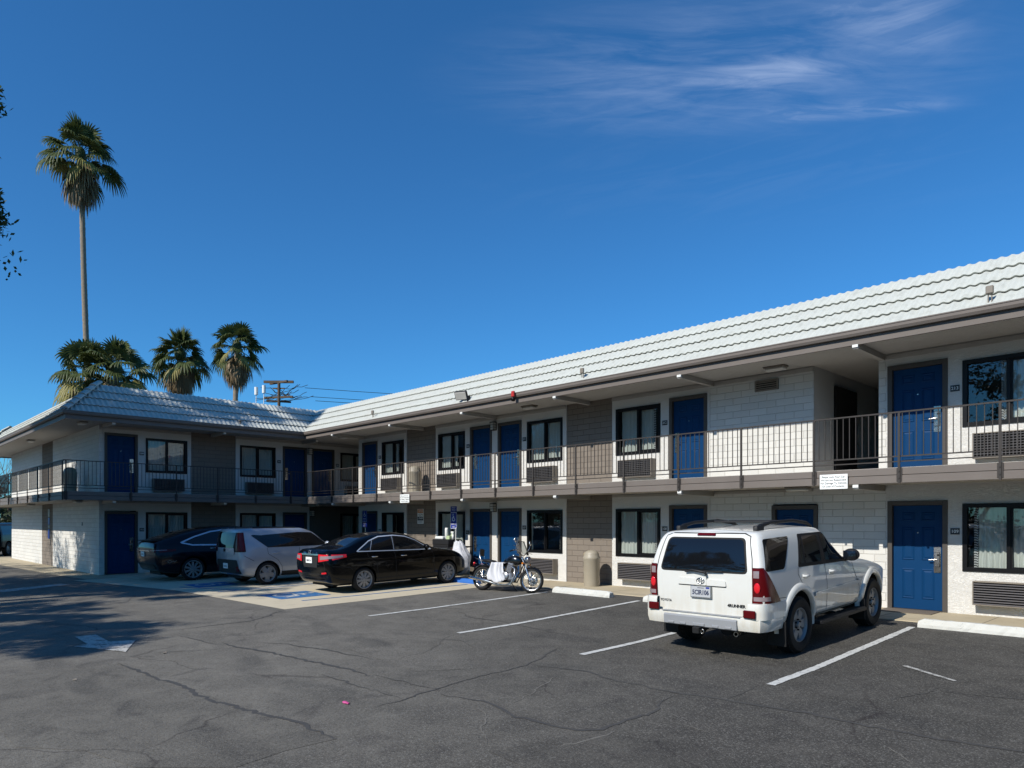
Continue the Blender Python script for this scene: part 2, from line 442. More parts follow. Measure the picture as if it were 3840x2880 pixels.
# walkways: along the long wing, round the corner wing
def slab(name, x0, x1, y0, y1, ztop, mat):
    mb = MB(); mb.box(x0, x1, y0, y1, -.6, ztop); return struct(mb.build(name, mat, bevel=.012))
slab('walkway', -13.95, 4, 13.32, 15.3, .012, M['walk'])
flat_strip('end_walkway', [(-44.5, 5.0), (-28.2, 5.75), (-25.6, 6.0), (-25.6, 6.9), (-44.5, 6.9)], M['walk'], .006)
flat_strip('accessible_bay_pad', [(-27.3, 6.9), (-25.6, 6.9), (-25.5, 5.6), (-19.7, 6.72), (-13.9, 6.88), (-13.95, 13.4), (-13.95, 15.3), (-27.3, 15.3)], M['pad'], .004)
flat_strip('recess_floor', [(-27.3, 15.31), (-23.9, 15.31), (-23.9, 21), (-27.3, 21)], M['walk'], .006)

def line_mark(a, b, w, mat, name='road_marking', dz=.008):
    a, b = Vector(a), Vector(b); d = (b-a).normalized(); n = Vector((-d.y, d.x))*w/2; k = int((b-a).length/.07); rn = random.Random(int(a.x*31)); e = lambda: 1+rn.gauss(0, .09)
    lo = [a.lerp(b, i/k)-n*e() for i in range(k+1)]; hi = [a.lerp(b, i/k)+n*e() for i in range(k, -1, -1)]
    return flat_strip(name, lo+hi, mat, dz, sub=.6)
for x, y0, y1 in ((-3.76, 7.75, 12.72), (-6.46, 7.62, 12.7), (-9.13, 7.6, 12.68), (-11.8, 7.58, 12.66)):
    line_mark((x, y0), (x, y1), .105, M['linewhite'])
# blue bay lines and the painted wheelchair panels on the pad
line_mark((-15.0, 7.85), (-14.75, 12.6), .09, M['lineblue'])
line_mark((-18.45, 7.3), (-18.45, 12.6), .09, M['lineblue'])
line_mark((-20.6, 7.1), (-18.45, 7.9), .09, M['lineblue'])
def bay_symbol(cx, cy, s=1.2):
    flat_strip('bay_symbol_panel', [(cx-s/2, cy-s/2), (cx+s/2, cy-s/2), (cx+s/2, cy+s/2), (cx-s/2, cy+s/2)], M['lineblue'], .008)
    mb = MB()
    def P(a, b): x, y = cx+a*s, cy+b*s; return (x, y, ground_z(x, y)+.013)
    def seg(p, q, w=.07):
        p, q = Vector(p), Vector(q); d = (q-p).normalized(); n = Vector((-d.y, d.x))*w/2
        mb.quad(P(*(p-n)), P(*(q-n)), P(*(q+n)), P(*(p+n)))
    arc = [(-.08+.22*math.cos(R(a)), -.12+.22*math.sin(R(a))) for a in range(110, 371, 20)]
    for p, q in zip(arc, arc[1:]): seg(p, q)
    seg((-.06, .3), (-.03, -.02)); seg((-.05, .0), (.2, -.02)); seg((.18, 0), (.28, -.3)); seg((-.04, .16), (.14, .15))
    hd = [P(-.06+.06*math.cos(R(a)), .38+.06*math.sin(R(a))) for a in range(0, 360, 45)]
    mb.add(hd, [tuple(range(8))]); o = mb.build('bay_symbol', M['linewhite'])
    for p in o.data.polygons:
        if p.normal.z < 0: p.flip()
    struct(o)
bay_symbol(-16.25, 8.3, 1.3); bay_symbol(-20.6, 8.0, 1.2)
# worn arrow in the drive lane (points towards the camera's right)
flat_strip('road_arrow', [(-13.3, 2.95), (-13.3, 3.25), (-12.43, 3.22), (-12.27, 3.56), (-11.35, 3.16), (-12.37, 2.72), (-12.43, 2.92)], M['lineworn'], .008)
flat_strip('road_marking', [(-23.6, 3.2), (-24.5, 5.05), (-24.0, 5.2), (-22.9, 3.4)], M['lineworn'], .008)
flat_strip('road_marking', [(-3.0, 9.75), (-2.95, 9.8), (-2.3, 9.35), (-2.33, 9.31)], M['lineworn'], .008)

flat_strip('asphalt_patch', [(-10.72, 1.2), (-10.93, 2.74), (-8.77, 3.0), (-7.08, 3.16), (-5.62, 3.28), (-5.65, 2.82), (-5.56, 2.35), (-6.13, 1.78), (-6.91, 1.6), (-7.44, 1.2)], M['patch'], .003)
flat_strip('asphalt_patch', [(-4.4, 4.0), (-4.1, 5.0), (-3.2, 5.35), (-2.0, 4.9), (-1.6, 3.6)], M['patch'], .003)
flat_strip('asphalt_patch', [(-9.3, 5.6), (-8.9, 6.3), (-7.6, 6.5), (-6.9, 6.0), (-7.3, 5.4)], M['patchold'], .003)
def crack(pts, w, mat, name='tar_seam', jit=.05, dz=.004):
    P = [Vector(p) for p in pts]; out = []; wob = Vector((0, 0)); wv = 1
    for a, b in zip(P, P[1:]):
        k = max(2, int((b-a).length/.07))
        for i in range(k):
            wob = wob*.72 + Vector((random.gauss(0, jit*.32), random.gauss(0, jit*.32))); q = a.lerp(b, i/k) + wob*(1 if 0 < i else .6); out.append(q)
    out.append(P[-1]); mb = MB(); vs = []; fs = []
    for i, q in enumerate(out):
        t = (out[min(i+1, len(out)-1)] - out[max(i-1, 0)]); t = t.normalized() if t.length else Vector((1, 0)); n = Vector((-t.y, t.x))
        wv = wv*.8+.2*random.uniform(.2, 1.5); ww = w*wv*min(1, .15+i*.08, .15+(len(out)-1-i)*.08)
        for sgn in (-1, 1):
            r = q + n*ww*.5*sgn; vs.append((r.x, r.y, ground_z(r.x, r.y)+dz))
    for i in range(len(out)-1): fs.append((2*i, 2*i+2, 2*i+3, 2*i+1))
    o = mb.add(vs, fs).build(name, mat)
    for p in o.data.polygons:
        if p.normal.z < 0: p.flip()
    return struct(o)
for w, pts in ((.06, [(-6.26, 4.07), (-6.29, 4.47), (-6.47, 5.4), (-6.55, 6.67), (-7.02, 7.7), (-6.9, 8.02)]),
    (.1, [(-6.55, 6.67), (-5.84, 6.85), (-4.65, 6.73), (-3.8, 6.83), (-2.91, 6.93), (-2.12, 6.91), (-1.25, 7.0), (2, 7.2)]),
    (.09, [(-6.2, 4.9), (-5.56, 5.0), (-5.31, 4.97), (-4.97, 4.82), (-4.65, 4.85), (-4.27, 4.96), (-4.1, 5.13), (-4.1, 5.58), (-4.11, 6.0), (-4.28, 6.46), (-4.25, 6.66)]),
    (.04, [(-3.76, 6.82), (-3.86, 7.66)]), (.05, [(-11.03, 9.19), (-10.29, 8.87), (-9.47, 8.94), (-8.44, 8.8), (-7.41, 8.68)]),
    (.05, [(-2.59, 7.99), (-2.38, 8.52), (-2.37, 8.89)]), (.05, [(-2.33, 8.74), (-1.59, 8.94), (-.5, 9)]),
    (.06, [(-7.55, 4.91), (-6.85, 4.94), (-6.35, 4.99)]), (.06, [(-6.91, 4.5), (-6.49, 4.45), (-6.29, 4.47)]),
    (.12, [(-10.64, 2.87), (-9.65, 2.91), (-8.81, 3.01), (-7.81, 3.02), (-7.21, 3.13), (-6.78, 3.2), (-6.21, 3.27), (-5.62, 3.28)]),
    (.12, [(-11.13, 4.43), (-10.28, 4.54), (-9.68, 4.63), (-9.06, 4.77), (-8.49, 4.86), (-7.48, 4.87)]),
    (.07, [(-10.76, 4.81), (-10.26, 5.12), (-9.74, 5.26), (-9.25, 5.4), (-8.35, 5.43)]), (.07, [(-12.19, 4.19), (-10.99, 4.38)]),
    (.06, [(-13.85, 6.85), (-12.86, 5.75), (-12.84, 4.96), (-12.82, 4.24)]), (.05, [(-11.04, 3.42), (-10.82, 3.82), (-10.6, 4.22)]),
    (.08, [(-8.04, 4.46), (-7.27, 4.47), (-6.86, 4.47)]), (.03, [(-9.4, 6.9), (-8.6, 7.2), (-7.9, 6.9)]), (.03, [(-3.1, 4.1), (-2.7, 4.9), (-2.2, 5.2)])):
    crack(pts, w*.55, M['tar'], jit=.03 + w*.25)
for w, pts in ((.06, [(-4.04, 4.5), (-4.0, 4.93), (-3.94, 5.23)]), (.05, [(-3.63, 5.77), (-3.36, 5.72)]), (.04, [(-2.08, 6.4), (-1.77, 6.11)]), (.03, [(-2.64, 5.5), (-2.6, 5.72)]), (.02, [(-5.54, 4.94), (-4.53, 4.09)]), (.02, [(-5.26, 4.97), (-5.9, 6.68)])):
    crack(pts, w, M['crackpale'], 'crack_crumbs', jit=.05, dz=.0035)

# ------------------------------------------------------------------ the motel
Z0, DECK, SOF1, SOF2 = -.3, 2.68, 2.42, 5.0
motel = thing('motel_building', 'two storey L-shaped motel with white tiled mansard roof, blue doors and a railed upper walkway', 'motel')

class Face:
    """a facade frame: u runs to the right seen from outside, d outwards"""
    def __init__(s, o, u, n): s.o = Vector(o); s.u = Vector(u); s.n = Vector(n)
    def __call__(s, u, d, z): return s.o + s.u*u + s.n*d + Vector((0, 0, z))
    def mat(s): return Matrix(((s.u.x, s.n.x, 0, s.o.x), (s.u.y, s.n.y, 0, s.o.y), (0, 0, 1, s.o.z), (0, 0, 0, 1)))
    def box(s, mb, u0, u1, d0, d1, z0, z1, mat=0, r=0):
        # (u,d,z) is left handed, so flip winding by swapping
        n0 = len(mb.f)
        if r: mb.rbox(u0, u1, d0, d1, z0, z1, r, mat, s.mat())
        else: mb.box(u0, u1, d0, d1, z0, z1, mat, s.mat())
        for i in range(n0, len(mb.f)): mb.f[i] = tuple(reversed(mb.f[i]))
FR = Face((0, 15.05, 0), (1, 0, 0), (0, -1, 0))
FL = Face((-27.1, 0, 0), (0, 1, 0), (1, 0, 0))
FE = Face((0, 6.72, 0), (1, 0, 0), (0, -1, 0))

def wall(F, name, u0, u1, z0, z1, mat, openings=(), d=0.0, rev=.14, parent=motel):
    us = sorted({u0, u1, *[o[0] for o in openings], *[o[1] for o in openings]}); zs = sorted({z0, z1, *[o[2] for o in openings], *[o[3] for o in openings]})
    us = [u for u in us if u0 <= u <= u1]; zs = [z for z in zs if z0 <= z <= z1]
    mb = MB()
    hole = lambda u, z: any(o[0] < u < o[1] and o[2] < z < o[3] for o in openings)
    for a, b in zip(us, us[1:]):
        for c, e in zip(zs, zs[1:]):
            if not hole((a+b)/2, (c+e)/2): mb.quad(F(a, d, c), F(b, d, c), F(b, d, e), F(a, d, e))
    for a, b, c, e in openings:
        mb.quad(F(a, d, c), F(a, d, e), F(a, d-rev, e), F(a, d-rev, c)); mb.quad(F(b, d, e), F(b, d, c), F(b, d-rev, c), F(b, d-rev, e))
        mb.quad(F(a, d, e), F(b, d, e), F(b, d-rev, e), F(a, d-rev, e)); mb.quad(F(b, d, c), F(a, d, c), F(a, d-rev, c), F(b, d-rev, c))
    for a in (u0, u1): mb.quad(F(a, d, z0), F(a, d, z1), F(a, d-.3, z1), F(a, d-.3, z0))
    return mb.build(name, mat, parent)

def door(F, u0, u1, z0, z1, handle, parent=motel, white=False):
    """u0..u1, z0..z1 is the outside of the casing"""
    c = .085; mb = MB()
    F.box(mb, u0, u0+c, -.13, .025, z0, z1); F.box(mb, u1-c, u1, -.13, .025, z0, z1); F.box(mb, u0+c, u1-c, -.13, .025, z1-c, z1)
    F.box(mb, u0+c, u1-c, -.1, .05, z0, z0+.012)
    fr = mb.build('door_frame', M['casing'], None, bevel=.004)
    a, b, top, bot = u0+c+.006, u1-c-.006, z1-c-.006, z0+.016
    w, h = b-a, top-bot; d = -.055
    mb = MB(); F.box(mb, a, b, -.1, d, bot, top)
    cols = ((.16*w/.91+a, .395*w/.91+a), (.525*w/.91+a, .76*w/.91+a)); rows = ((.13, .30), (.42, 1.07), (1.24, 1.83))
    for x0, x1 in cols:
        for t0, t1 in rows:
            y1, y0 = top - t0*h/2.03, top - t1*h/2.03
            ring = lambda e, dd: [F(x0+e, dd, y0+e), F(x1-e, dd, y0+e), F(x1-e, dd, y1-e), F(x0+e, dd, y1-e)]
            A = ring(0, d+.0005); B = ring(.018, d+.012); Cc = ring(.034, d+.002); D = ring(.062, d+.011)
            vs = A+B+Cc+D
            fs = []
            for k in range(3):
                for i in range(4):
                    j = (i+1) % 4; fs.append((4*k+i, 4*k+j, 4*k+4+j, 4*k+4+i))
            fs.append((12, 13, 14, 15)); mb.add(vs, fs)
    leaf = mb.build('door', M['doorblue'], parent)
    fr.parent = leaf
    # lock plate with lever on the side next to the window
    hx = b-.095 if handle > 0 else a+.095; mb = MB(); zc = bot + .95*h/2.03
    F.box(mb, hx-.062, hx+.062, d+.001, d+.008, zc-.22, zc+.27, 0, .003)
    F.box(mb, hx-.05, hx+.05, d+.008, d+.03, zc-.11, zc+.17, 0, .008)
    mb.tube([F(hx, d+.03, zc+.03), F(hx, d+.07, zc+.03), F(hx-handle*.02, d+.075, zc+.03), F(hx-handle*.13, d+.075, zc+.025)], .011, 8)
    mb.cyl(F(hx+.02, d+.03, zc+.12), F(hx+.02, d+.036, zc+.12), .02, n=12, mat=1)
    mb.build('handle', [M['nickel'], M['frameblack']], leaf, sharp=40)
    mb = MB(); mb.cyl(F((a+b)/2, d, bot+1.5*h/2.03), F((a+b)/2, d+.004, bot+1.5*h/2.03), .012, n=10); mb.build('peephole', M['nickel'], leaf)
    return leaf

def curtain_mesh(mb, F, a, b, z0, z1, d, seed, mat=0, edge=None):
    rnd = random.Random(seed); n = max(8, int((b-a)/.02)); rows = 6; ph = rnd.random()*6; cols = []
    f = rnd.uniform(58, 72)
    for i in range(n+1):
        u = a+(b-a)*i/n; col = []
        for k in range(rows+1):
            z = z1+(z0-z1)*k/rows; am = .012+.020*k/rows
            dd = d + am*math.sin(f*u+ph+.25*math.sin(7*u)) + .012*math.sin(19*u+ph*2)
            col.append(F(u + .01*math.sin(3*k+u*20), dd, z))
        cols.append(col)
    mb.grid(cols, mat)
    if edge:
        e0, e1 = edge
        mb.grid([[F(e0+(e1-e0)*i/4, d+.02+.012*math.sin(i*1.7), z1+(z0-z1)*k/rows) for k in range(rows+1)] for i in range(5)], 1)

def window(F, u0, u1, z0, z1, cur, seed, parent=motel, mull=.5, vis=True):
    """cur: list of curtain spans as fractions of the width; the frame stands 2 cm proud"""
    c = .075; mb = MB(); um = u0+(u1-u0)*mull
    F.box(mb, u0, u0+c, -.1, .022, z0, z1); F.box(mb, u1-c, u1, -.1, .022, z0, z1)
    F.box(mb, u0+c, u1-c, -.1, .022, z1-c, z1); F.box(mb, u0+c, u1-c, -.1, .022, z0, z0+c)
    F.box(mb, um-.03, um+.03, -.09, -.005, z0+c, z1-c)
    # the sliding sash is a slimmer frame inside the right half
    e = .028; x0, x1 = um+.03, u1-c
    F.box(mb, x0, x0+e, -.085, -.03, z0+c, z1-c); F.box(mb, x1-e, x1, -.085, -.03, z0+c, z1-c)
    F.box(mb, x0+e, x1-e, -.085, -.03, z1-c-e, z1-c); F.box(mb, x0+e, x1-e, -.085, -.03, z0+c, z0+c+e)
    fr = mb.build('window', M['frameblack'], parent)
    mb = MB()
    mb.quad(F(u0+c, -.045, z0+c), F(um-.03, -.045, z0+c), F(um-.03, -.045, z1-c), F(u0+c, -.045, z1-c))
    mb.quad(F(x0+e, -.062, z0+c+e), F(x1-e, -.062, z0+c+e), F(x1-e, -.062, z1-c-e), F(x0+e, -.062, z1-c-e))
    mb.build('pane', M['glass'], fr)
    mb = MB(); w = u1-u0
    for i, sp in enumerate(cur):
        ed = None
        if len(sp) > 2:
            ed = (u0+sp[1]*w, u0+(sp[1]+.05)*w) if sp[2] > 0 else (u0+(sp[0]-.05)*w, u0+sp[0]*w)
        curtain_mesh(mb, F, u0+sp[0]*w, u0+sp[1]*w, z0-.06, z1-.02, -.14, seed*7+i, 0, ed)
    if cur: mb.build('curtain', [M['curtain'], M['cedge']], fr)
    # a dim shallow room behind
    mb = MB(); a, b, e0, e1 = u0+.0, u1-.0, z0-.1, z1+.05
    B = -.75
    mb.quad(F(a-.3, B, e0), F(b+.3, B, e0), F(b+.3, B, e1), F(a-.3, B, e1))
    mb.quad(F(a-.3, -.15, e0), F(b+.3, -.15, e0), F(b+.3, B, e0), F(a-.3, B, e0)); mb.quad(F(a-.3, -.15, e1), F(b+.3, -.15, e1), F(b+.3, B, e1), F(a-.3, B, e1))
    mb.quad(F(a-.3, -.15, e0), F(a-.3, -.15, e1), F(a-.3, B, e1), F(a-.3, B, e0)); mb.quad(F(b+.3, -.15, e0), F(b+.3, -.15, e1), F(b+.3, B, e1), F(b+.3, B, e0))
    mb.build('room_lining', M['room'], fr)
    return fr

def aircon(F, u0, u1, z0, z1, mesh=False, parent=motel):
    mb = MB(); P = .21; t = .018
    F.box(mb, u0, u0+t, .0, P, z0, z1); F.box(mb, u1-t, u1, .0, P, z0, z1); F.box(mb, u0+t, u1-t, .0, P, z1-t, z1); F.box(mb, u0+t, u1-t, .0, P, z0, z0+t)
    sl = mb.build('air_conditioner', M['sleeve'], parent, bevel=.003)
    mb = MB(); F.box(mb, u0+t, u1-t, .02, P-.05, z0+t, z1-t, 1)
    n = 9; h = (z1-z0-2*t)/n
    for i in range(n):
        z = z0+t+h*i
        A = [F(u0+t, P-.045, z+h*.62), F(u1-t, P-.045, z+h*.62), F(u1-t, P+.006, z+h*.42), F(u0+t, P+.006, z+h*.42)]
        Bq = [F(u0+t, P+.006, z+h*.12), F(u1-t, P+.006, z+h*.12)]
        mb.quad(A[3], A[2], A[1], A[0]); mb.quad(Bq[0], Bq[1], A[2], A[3])
    if mesh:
        k = int((u1-u0)/.055)
        for i in range(k+1):
            x = u0+t+.006+(u1-u0-2*t-.012)*i/k; F.box(mb, x-.006, x+.006, P-.04, P+.008, z0+t, z1-t)
    mb.build('grille', [M['grilledark' if mesh else 'grille'], M['grilleback']], sl)
    return sl

# ---- openings
D209u, W209, W210, D210, D211, W211, W212, D212, D213, W213 = (-23.89, -22.84), (-22.53, -21.13), (-19.13, -17.73), (-17.47, -16.43), (-16.15, -15.11), (-14.87, -13.46), (-11.57, -10.18), (-9.92, -8.87), (-4.89, -3.85), (-3.61, -2.2)
DZ1, DZ2, WZ1, WZ2 = (.012, 2.11), (2.69, 4.76), (.80, 2.04), (3.45, 4.67)
def op(u, z): return (u[0]+.02, u[1]-.02, z[0], z[1]-.02)
def both(u, a, b): return [op(u, a), op(u, b)]
DD = lambda u: both(u, DZ1, DZ2); WW = lambda u: both(u, WZ1, WZ2)
wall(FR, 'wall', -24.16, -20.98, Z0, SOF2+.1, M['stucco'], DD(D209u)+WW(W209))
wall(FR, 'wall', -20.98, -19.28, Z0, SOF2+.1, M['blocktaupe'], d=-.03)
wall(FR, 'wall', -19.28, -13.32, Z0, SOF2+.1, M['stucco'], WW(W210)+DD(D210)+DD(D211)+WW(W211))
wall(FR, 'wall', -13.32, -11.70, Z0, SOF2+.1, M['blocktaupe'], d=-.03)
wall(FR, 'wall', -11.70, -8.80, Z0, SOF2+.1, M['stucco'], WW(W212)+DD(D212))
wall(FR, 'wall', -8.80, -6.35, SOF1, SOF2+.1, M['blockwhite'], d=-.012)
wall(FR, 'wall', -8.80, -4.92, Z0, SOF1, M['blockwhite'], [op((-7.27, -6.26), DZ1)], d=-.012)
wall(FR, 'wall', -5.06, -4.92, SOF1, SOF2+.1, M['blockwhite'], d=-.012)
wall(FR, 'wall', -4.92, -1.9, Z0, SOF2+.1, M['stucco'], DD(D213)+WW(W213))
wall(FR, 'wall', -1.9, -.3, Z0, SOF2+.1, M['blocktaupe'], d=-.03)
wall(FR, 'wall', -.3, 4.0, Z0, SOF2+.1, M['stucco'])
# stair passage beside room 213
mb = MB()
mb.quad((-6.345, 15.064, DECK), (-6.345, 15.064, 5.1), (-6.345, 19.5, 5.1), (-6.345, 19.5, DECK))
mb.quad((-5.064, 15.37, DECK), (-5.064, 19.5, DECK), (-5.064, 19.5, 5.1), (-5.064, 15.37, 5.1)); mb.quad((-6.35, 19.5, DECK), (-5.06, 19.5, DECK), (-5.06, 19.5, 5.1), (-6.35, 19.5, 5.1))
mb.build('passage_wall', M['stucco'], motel)
mb = MB(); mb.box(-6.344, -6.30, 16.1, 17.35, DECK+.01, 4.72); mb.build('dark_doorway', M['dark'], motel)  # near-black slab stands for the shade inside the doorway
# short wing
L = [('D', (6.88, 7.93)), ('W', (8.19, 9.61)), ('W', (11.58, 13.03)), ('D', (13.34, 14.40)), ('D', (14.62, 15.68)), ('W', (15.97, 17.4))]
lo = [op(u, DZ1 if k == 'D' else WZ1) for k, u in L[:4]] + [op(L[5][1], WZ1)]; hi = [op(u, DZ2 if k == 'D' else WZ2) for k, u in L]
lo[0] = (lo[0][0], lo[0][1], -.12, lo[0][3]); 
wall(FL, 'wall', 6.84, 9.75, Z0, SOF2+.1, M['stucco'], [o for o in lo+hi if o[1] < 9.75])
wall(FL, 'wall', 9.75, 11.42, Z0, SOF2+.1, M['blocktaupe'], d=-.03)
wall(FL, 'wall', 11.42, 14.52, Z0, SOF2+.1, M['stucco'], [o for o in lo+hi if 11.42 < o[0] < 14.5])
wall(FL, 'wall', 14.52, 21, SOF1, SOF2+.1, M['stucco'], [o for o in hi if o[0] > 14.5])
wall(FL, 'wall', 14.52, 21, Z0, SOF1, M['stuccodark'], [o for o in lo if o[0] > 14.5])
mb = MB(); mb.box(-27.4, -27.112, 6.72, 6.84, Z0, SOF2+.1); mb.build('wall', M['blockwhite'], motel)
wall(FE, 'wall', -42.75, -35.9, -.6, SOF2+.1, M['blockwhite']); wall(FE, 'wall', -35.9, -33.9, -.6, SOF2+.1, M['blocktaupe'], d=-.01); wall(FE, 'wall', -33.9, -27.4, -.6, SOF2+.1, M['blockwhite'])
mb = MB(); mb.quad((-42.75, 6.72, -.6), (-42.75, 6.72, 5.1), (-42.75, 30, 5.1), (-42.75, 30, -.6)); mb.quad((-24.16, 15.05, Z0), (-24.16, 15.05, 5.1), (-24.16, 21, 5.1), (-24.16, 21, Z0)); mb.quad((-27.2, 21, Z0), (-24, 21, Z0), (-24, 21, 5.1), (-27.2, 21, 5.1))
mb.quad((4, 15.05, Z0), (4, 15.05, 5.1), (4, 30, 5.1), (4, 30, Z0)); mb.quad((4, 30, Z0), (-42.75, 30, Z0), (-42.75, 30, 5.1), (4, 30, 5.1))
mb.build('wall', M['stucco'], motel)

# ---- doors, windows, air conditioners
for u, h in ((D209u, 1), (D210, -1), (D211, 1), (D212, -1), (D213, 1)):
    door(FR, u[0], u[1], DZ2[0], DZ2[1], h); door(FR, u[0], u[1], DZ1[0], DZ1[1], h)
door(FR, -7.27, -6.26, DZ1[0], DZ1[1]-.05, 1)
for (k, u), h in zip([x for x in L if x[0] == 'D'], (1, -1, 1)):
    door(FL, u[0], u[1], DZ2[0], DZ2[1], h)
door(FL, 6.88, 7.93, -.1, 2.06, 1); door(FL, 13.34, 14.40, .012, 2.08, -1)
CU = {209: [(.04, .62, 1)], 210: [(.05, .62)], 211: [(.04, .97)], 212: [(.06, .80, 1)], 213: [(.46, .97, -1)], 109: [(.16, .97, -1)], 108: [(.06, .82, 1)], 107: [(.0, .06), (.9, .97, -1)], 106: [(.05, .8)], 105: [(.05, .5)]}
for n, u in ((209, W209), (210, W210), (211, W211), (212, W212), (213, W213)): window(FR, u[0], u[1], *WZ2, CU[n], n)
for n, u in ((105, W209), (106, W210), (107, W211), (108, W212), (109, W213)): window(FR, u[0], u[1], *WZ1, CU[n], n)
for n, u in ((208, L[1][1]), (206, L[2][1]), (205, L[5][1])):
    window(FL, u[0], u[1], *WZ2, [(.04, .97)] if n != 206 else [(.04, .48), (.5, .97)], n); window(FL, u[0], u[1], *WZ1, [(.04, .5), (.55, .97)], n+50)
for i, u in enumerate((W209, W210, W211, W212, W213)):
    s = (u[0]+.2, u[1]-.14) if i in (0, 3, 4) else (u[0]+.16, u[1]-.18)
    aircon(FR, s[0], s[1], 2.84, 3.30, True); aircon(FR, s[0], s[1], .21, .64)
for u in (L[1][1], L[2][1], L[5][1]): aircon(FL, u[0]+.2, u[1]-.16, 2.80, 3.24, True); aircon(FL, u[0]+.2, u[1]-.16, .18, .6)

# ---- sweeps along the eaves and the deck edge
def offset_path(path, o):
    P = [Vector(p) for p in path]; out = []
    for i, p in enumerate(P):
        ns = []
        for a, b in ((i-1, i), (i, i+1)):
            if 0 <= a and b < len(P): t = (P[b]-P[a]).normalized(); ns.append(Vector((t.y, -t.x)))
        n = ns[0] if len(ns) == 1 else (ns[0]+ns[1])/(1+ns[0].dot(ns[1]))
        out.append(p + n*o)
    return out
def sweep(name, path, prof, mat, parent=motel, closed=True):
    """prof: (outward offset, z)"""
    rings = [[Vector((q.x, q.y, z)) for q in offset_path(path, o)] for o, z in prof]
    mb = MB(); K = len(prof)
    for k in range(K if closed else K-1):
        a, b = rings[k], rings[(k+1) % K]
        for i in range(len(path)-1): mb.quad(a[i], a[i+1], b[i+1], b[i])
    for e in (0, -1): mb.add([r[e] for r in rings], [tuple(range(K))])
    o = mb.build(name, mat, parent); return fix_normals(o)
EAVE = [(-44.3, 30), (-44.3, 5.45), (-25.8, 5.45), (-25.8, 13.62), (4, 13.62)]
EDGE = [(-44.2, 30), (-44.2, 5.4), (-25.75, 5.4), (-25.75, 13.65), (4, 13.65)]
sweep('fascia', EAVE, [(0, 4.96), (0, 5.1), (-.05, 5.1), (-.05, 4.96)], M['trim'])
sweep('gutter', EAVE, [(.0, 5.105), (.07, 5.105), (.095, 5.15), (.095, 5.205), (.105, 5.205), (.105, 5.225), (.075, 5.225), (.075, 5.15), (0, 5.13)], M['trim'])
sweep('fascia', EDGE, [(0, 2.545), (0, 2.665), (-.06, 2.665), (-.06, 2.545)], M['trim'])
sweep('fascia', EDGE, [(.012, 2.40), (.012, 2.525), (-.03, 2.545), (-.06, 2.545), (-.06, 2.40)], M['trim'])
def sheet(name, rects, z, t, mat):
    mb = MB()
    for x0, x1, y0, y1 in rects: mb.box(x0, x1, y0, y1, z, z+t)
    return mb.build(name, mat, motel)
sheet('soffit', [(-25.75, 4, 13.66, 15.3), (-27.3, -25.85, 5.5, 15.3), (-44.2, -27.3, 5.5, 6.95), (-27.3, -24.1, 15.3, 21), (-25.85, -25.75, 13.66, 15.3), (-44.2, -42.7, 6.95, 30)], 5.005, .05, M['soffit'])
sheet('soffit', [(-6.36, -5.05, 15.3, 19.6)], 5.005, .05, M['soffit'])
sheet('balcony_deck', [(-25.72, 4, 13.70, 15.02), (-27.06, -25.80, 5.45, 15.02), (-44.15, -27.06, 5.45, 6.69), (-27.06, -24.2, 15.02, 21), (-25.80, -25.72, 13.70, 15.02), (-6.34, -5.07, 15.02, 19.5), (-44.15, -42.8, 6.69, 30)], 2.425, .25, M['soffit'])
# trim strip under the soffit
for F, u0, u1 in ((FR, -24.14, -20.99), (FR, -19.27, -13.33), (FR, -11.69, -6.36), (FR, -5.05, -1.91), (FL, 6.86, 9.74), (FL, 11.43, 20)):
    mb = MB(); F.box(mb, u0, u1, .002, .03, 4.9, 4.985); mb.build('cornice', M['soffit'], motel)
    if u0 != -5.05:
        mb = MB(); F.box(mb, u0, u1, .002, .022, 2.35, 2.41); mb.build('cornice', M['soffit'], motel)
# cross beams under the soffits, with caps painted white for their sunlit ends
def beam(F, u, zt, d0, d1):
    mb = MB(); F.box(mb, u-.05, u+.05, d0, d1, zt-.11, zt); F.box(mb, u-.05, u+.05, d1, d1+.025, zt-.085, zt-.035, 1)
    mb.build('soffit_beam', [M['soffit'], M['white']], motel)
for k in range(7):
    u = -4.98-3.745*k+3.745*(1 if k == 6 else 0)*7; 
    if k == 6: u = -1.25
    beam(FR, u, 5.0, .03, 1.42); beam(FR, u, 2.42, .03, 1.40)
for u in (6.85, 10.5, 14.2): beam(FL, u, 5.0, .03, 1.2); beam(FL, u, 2.42, .03, 1.25)

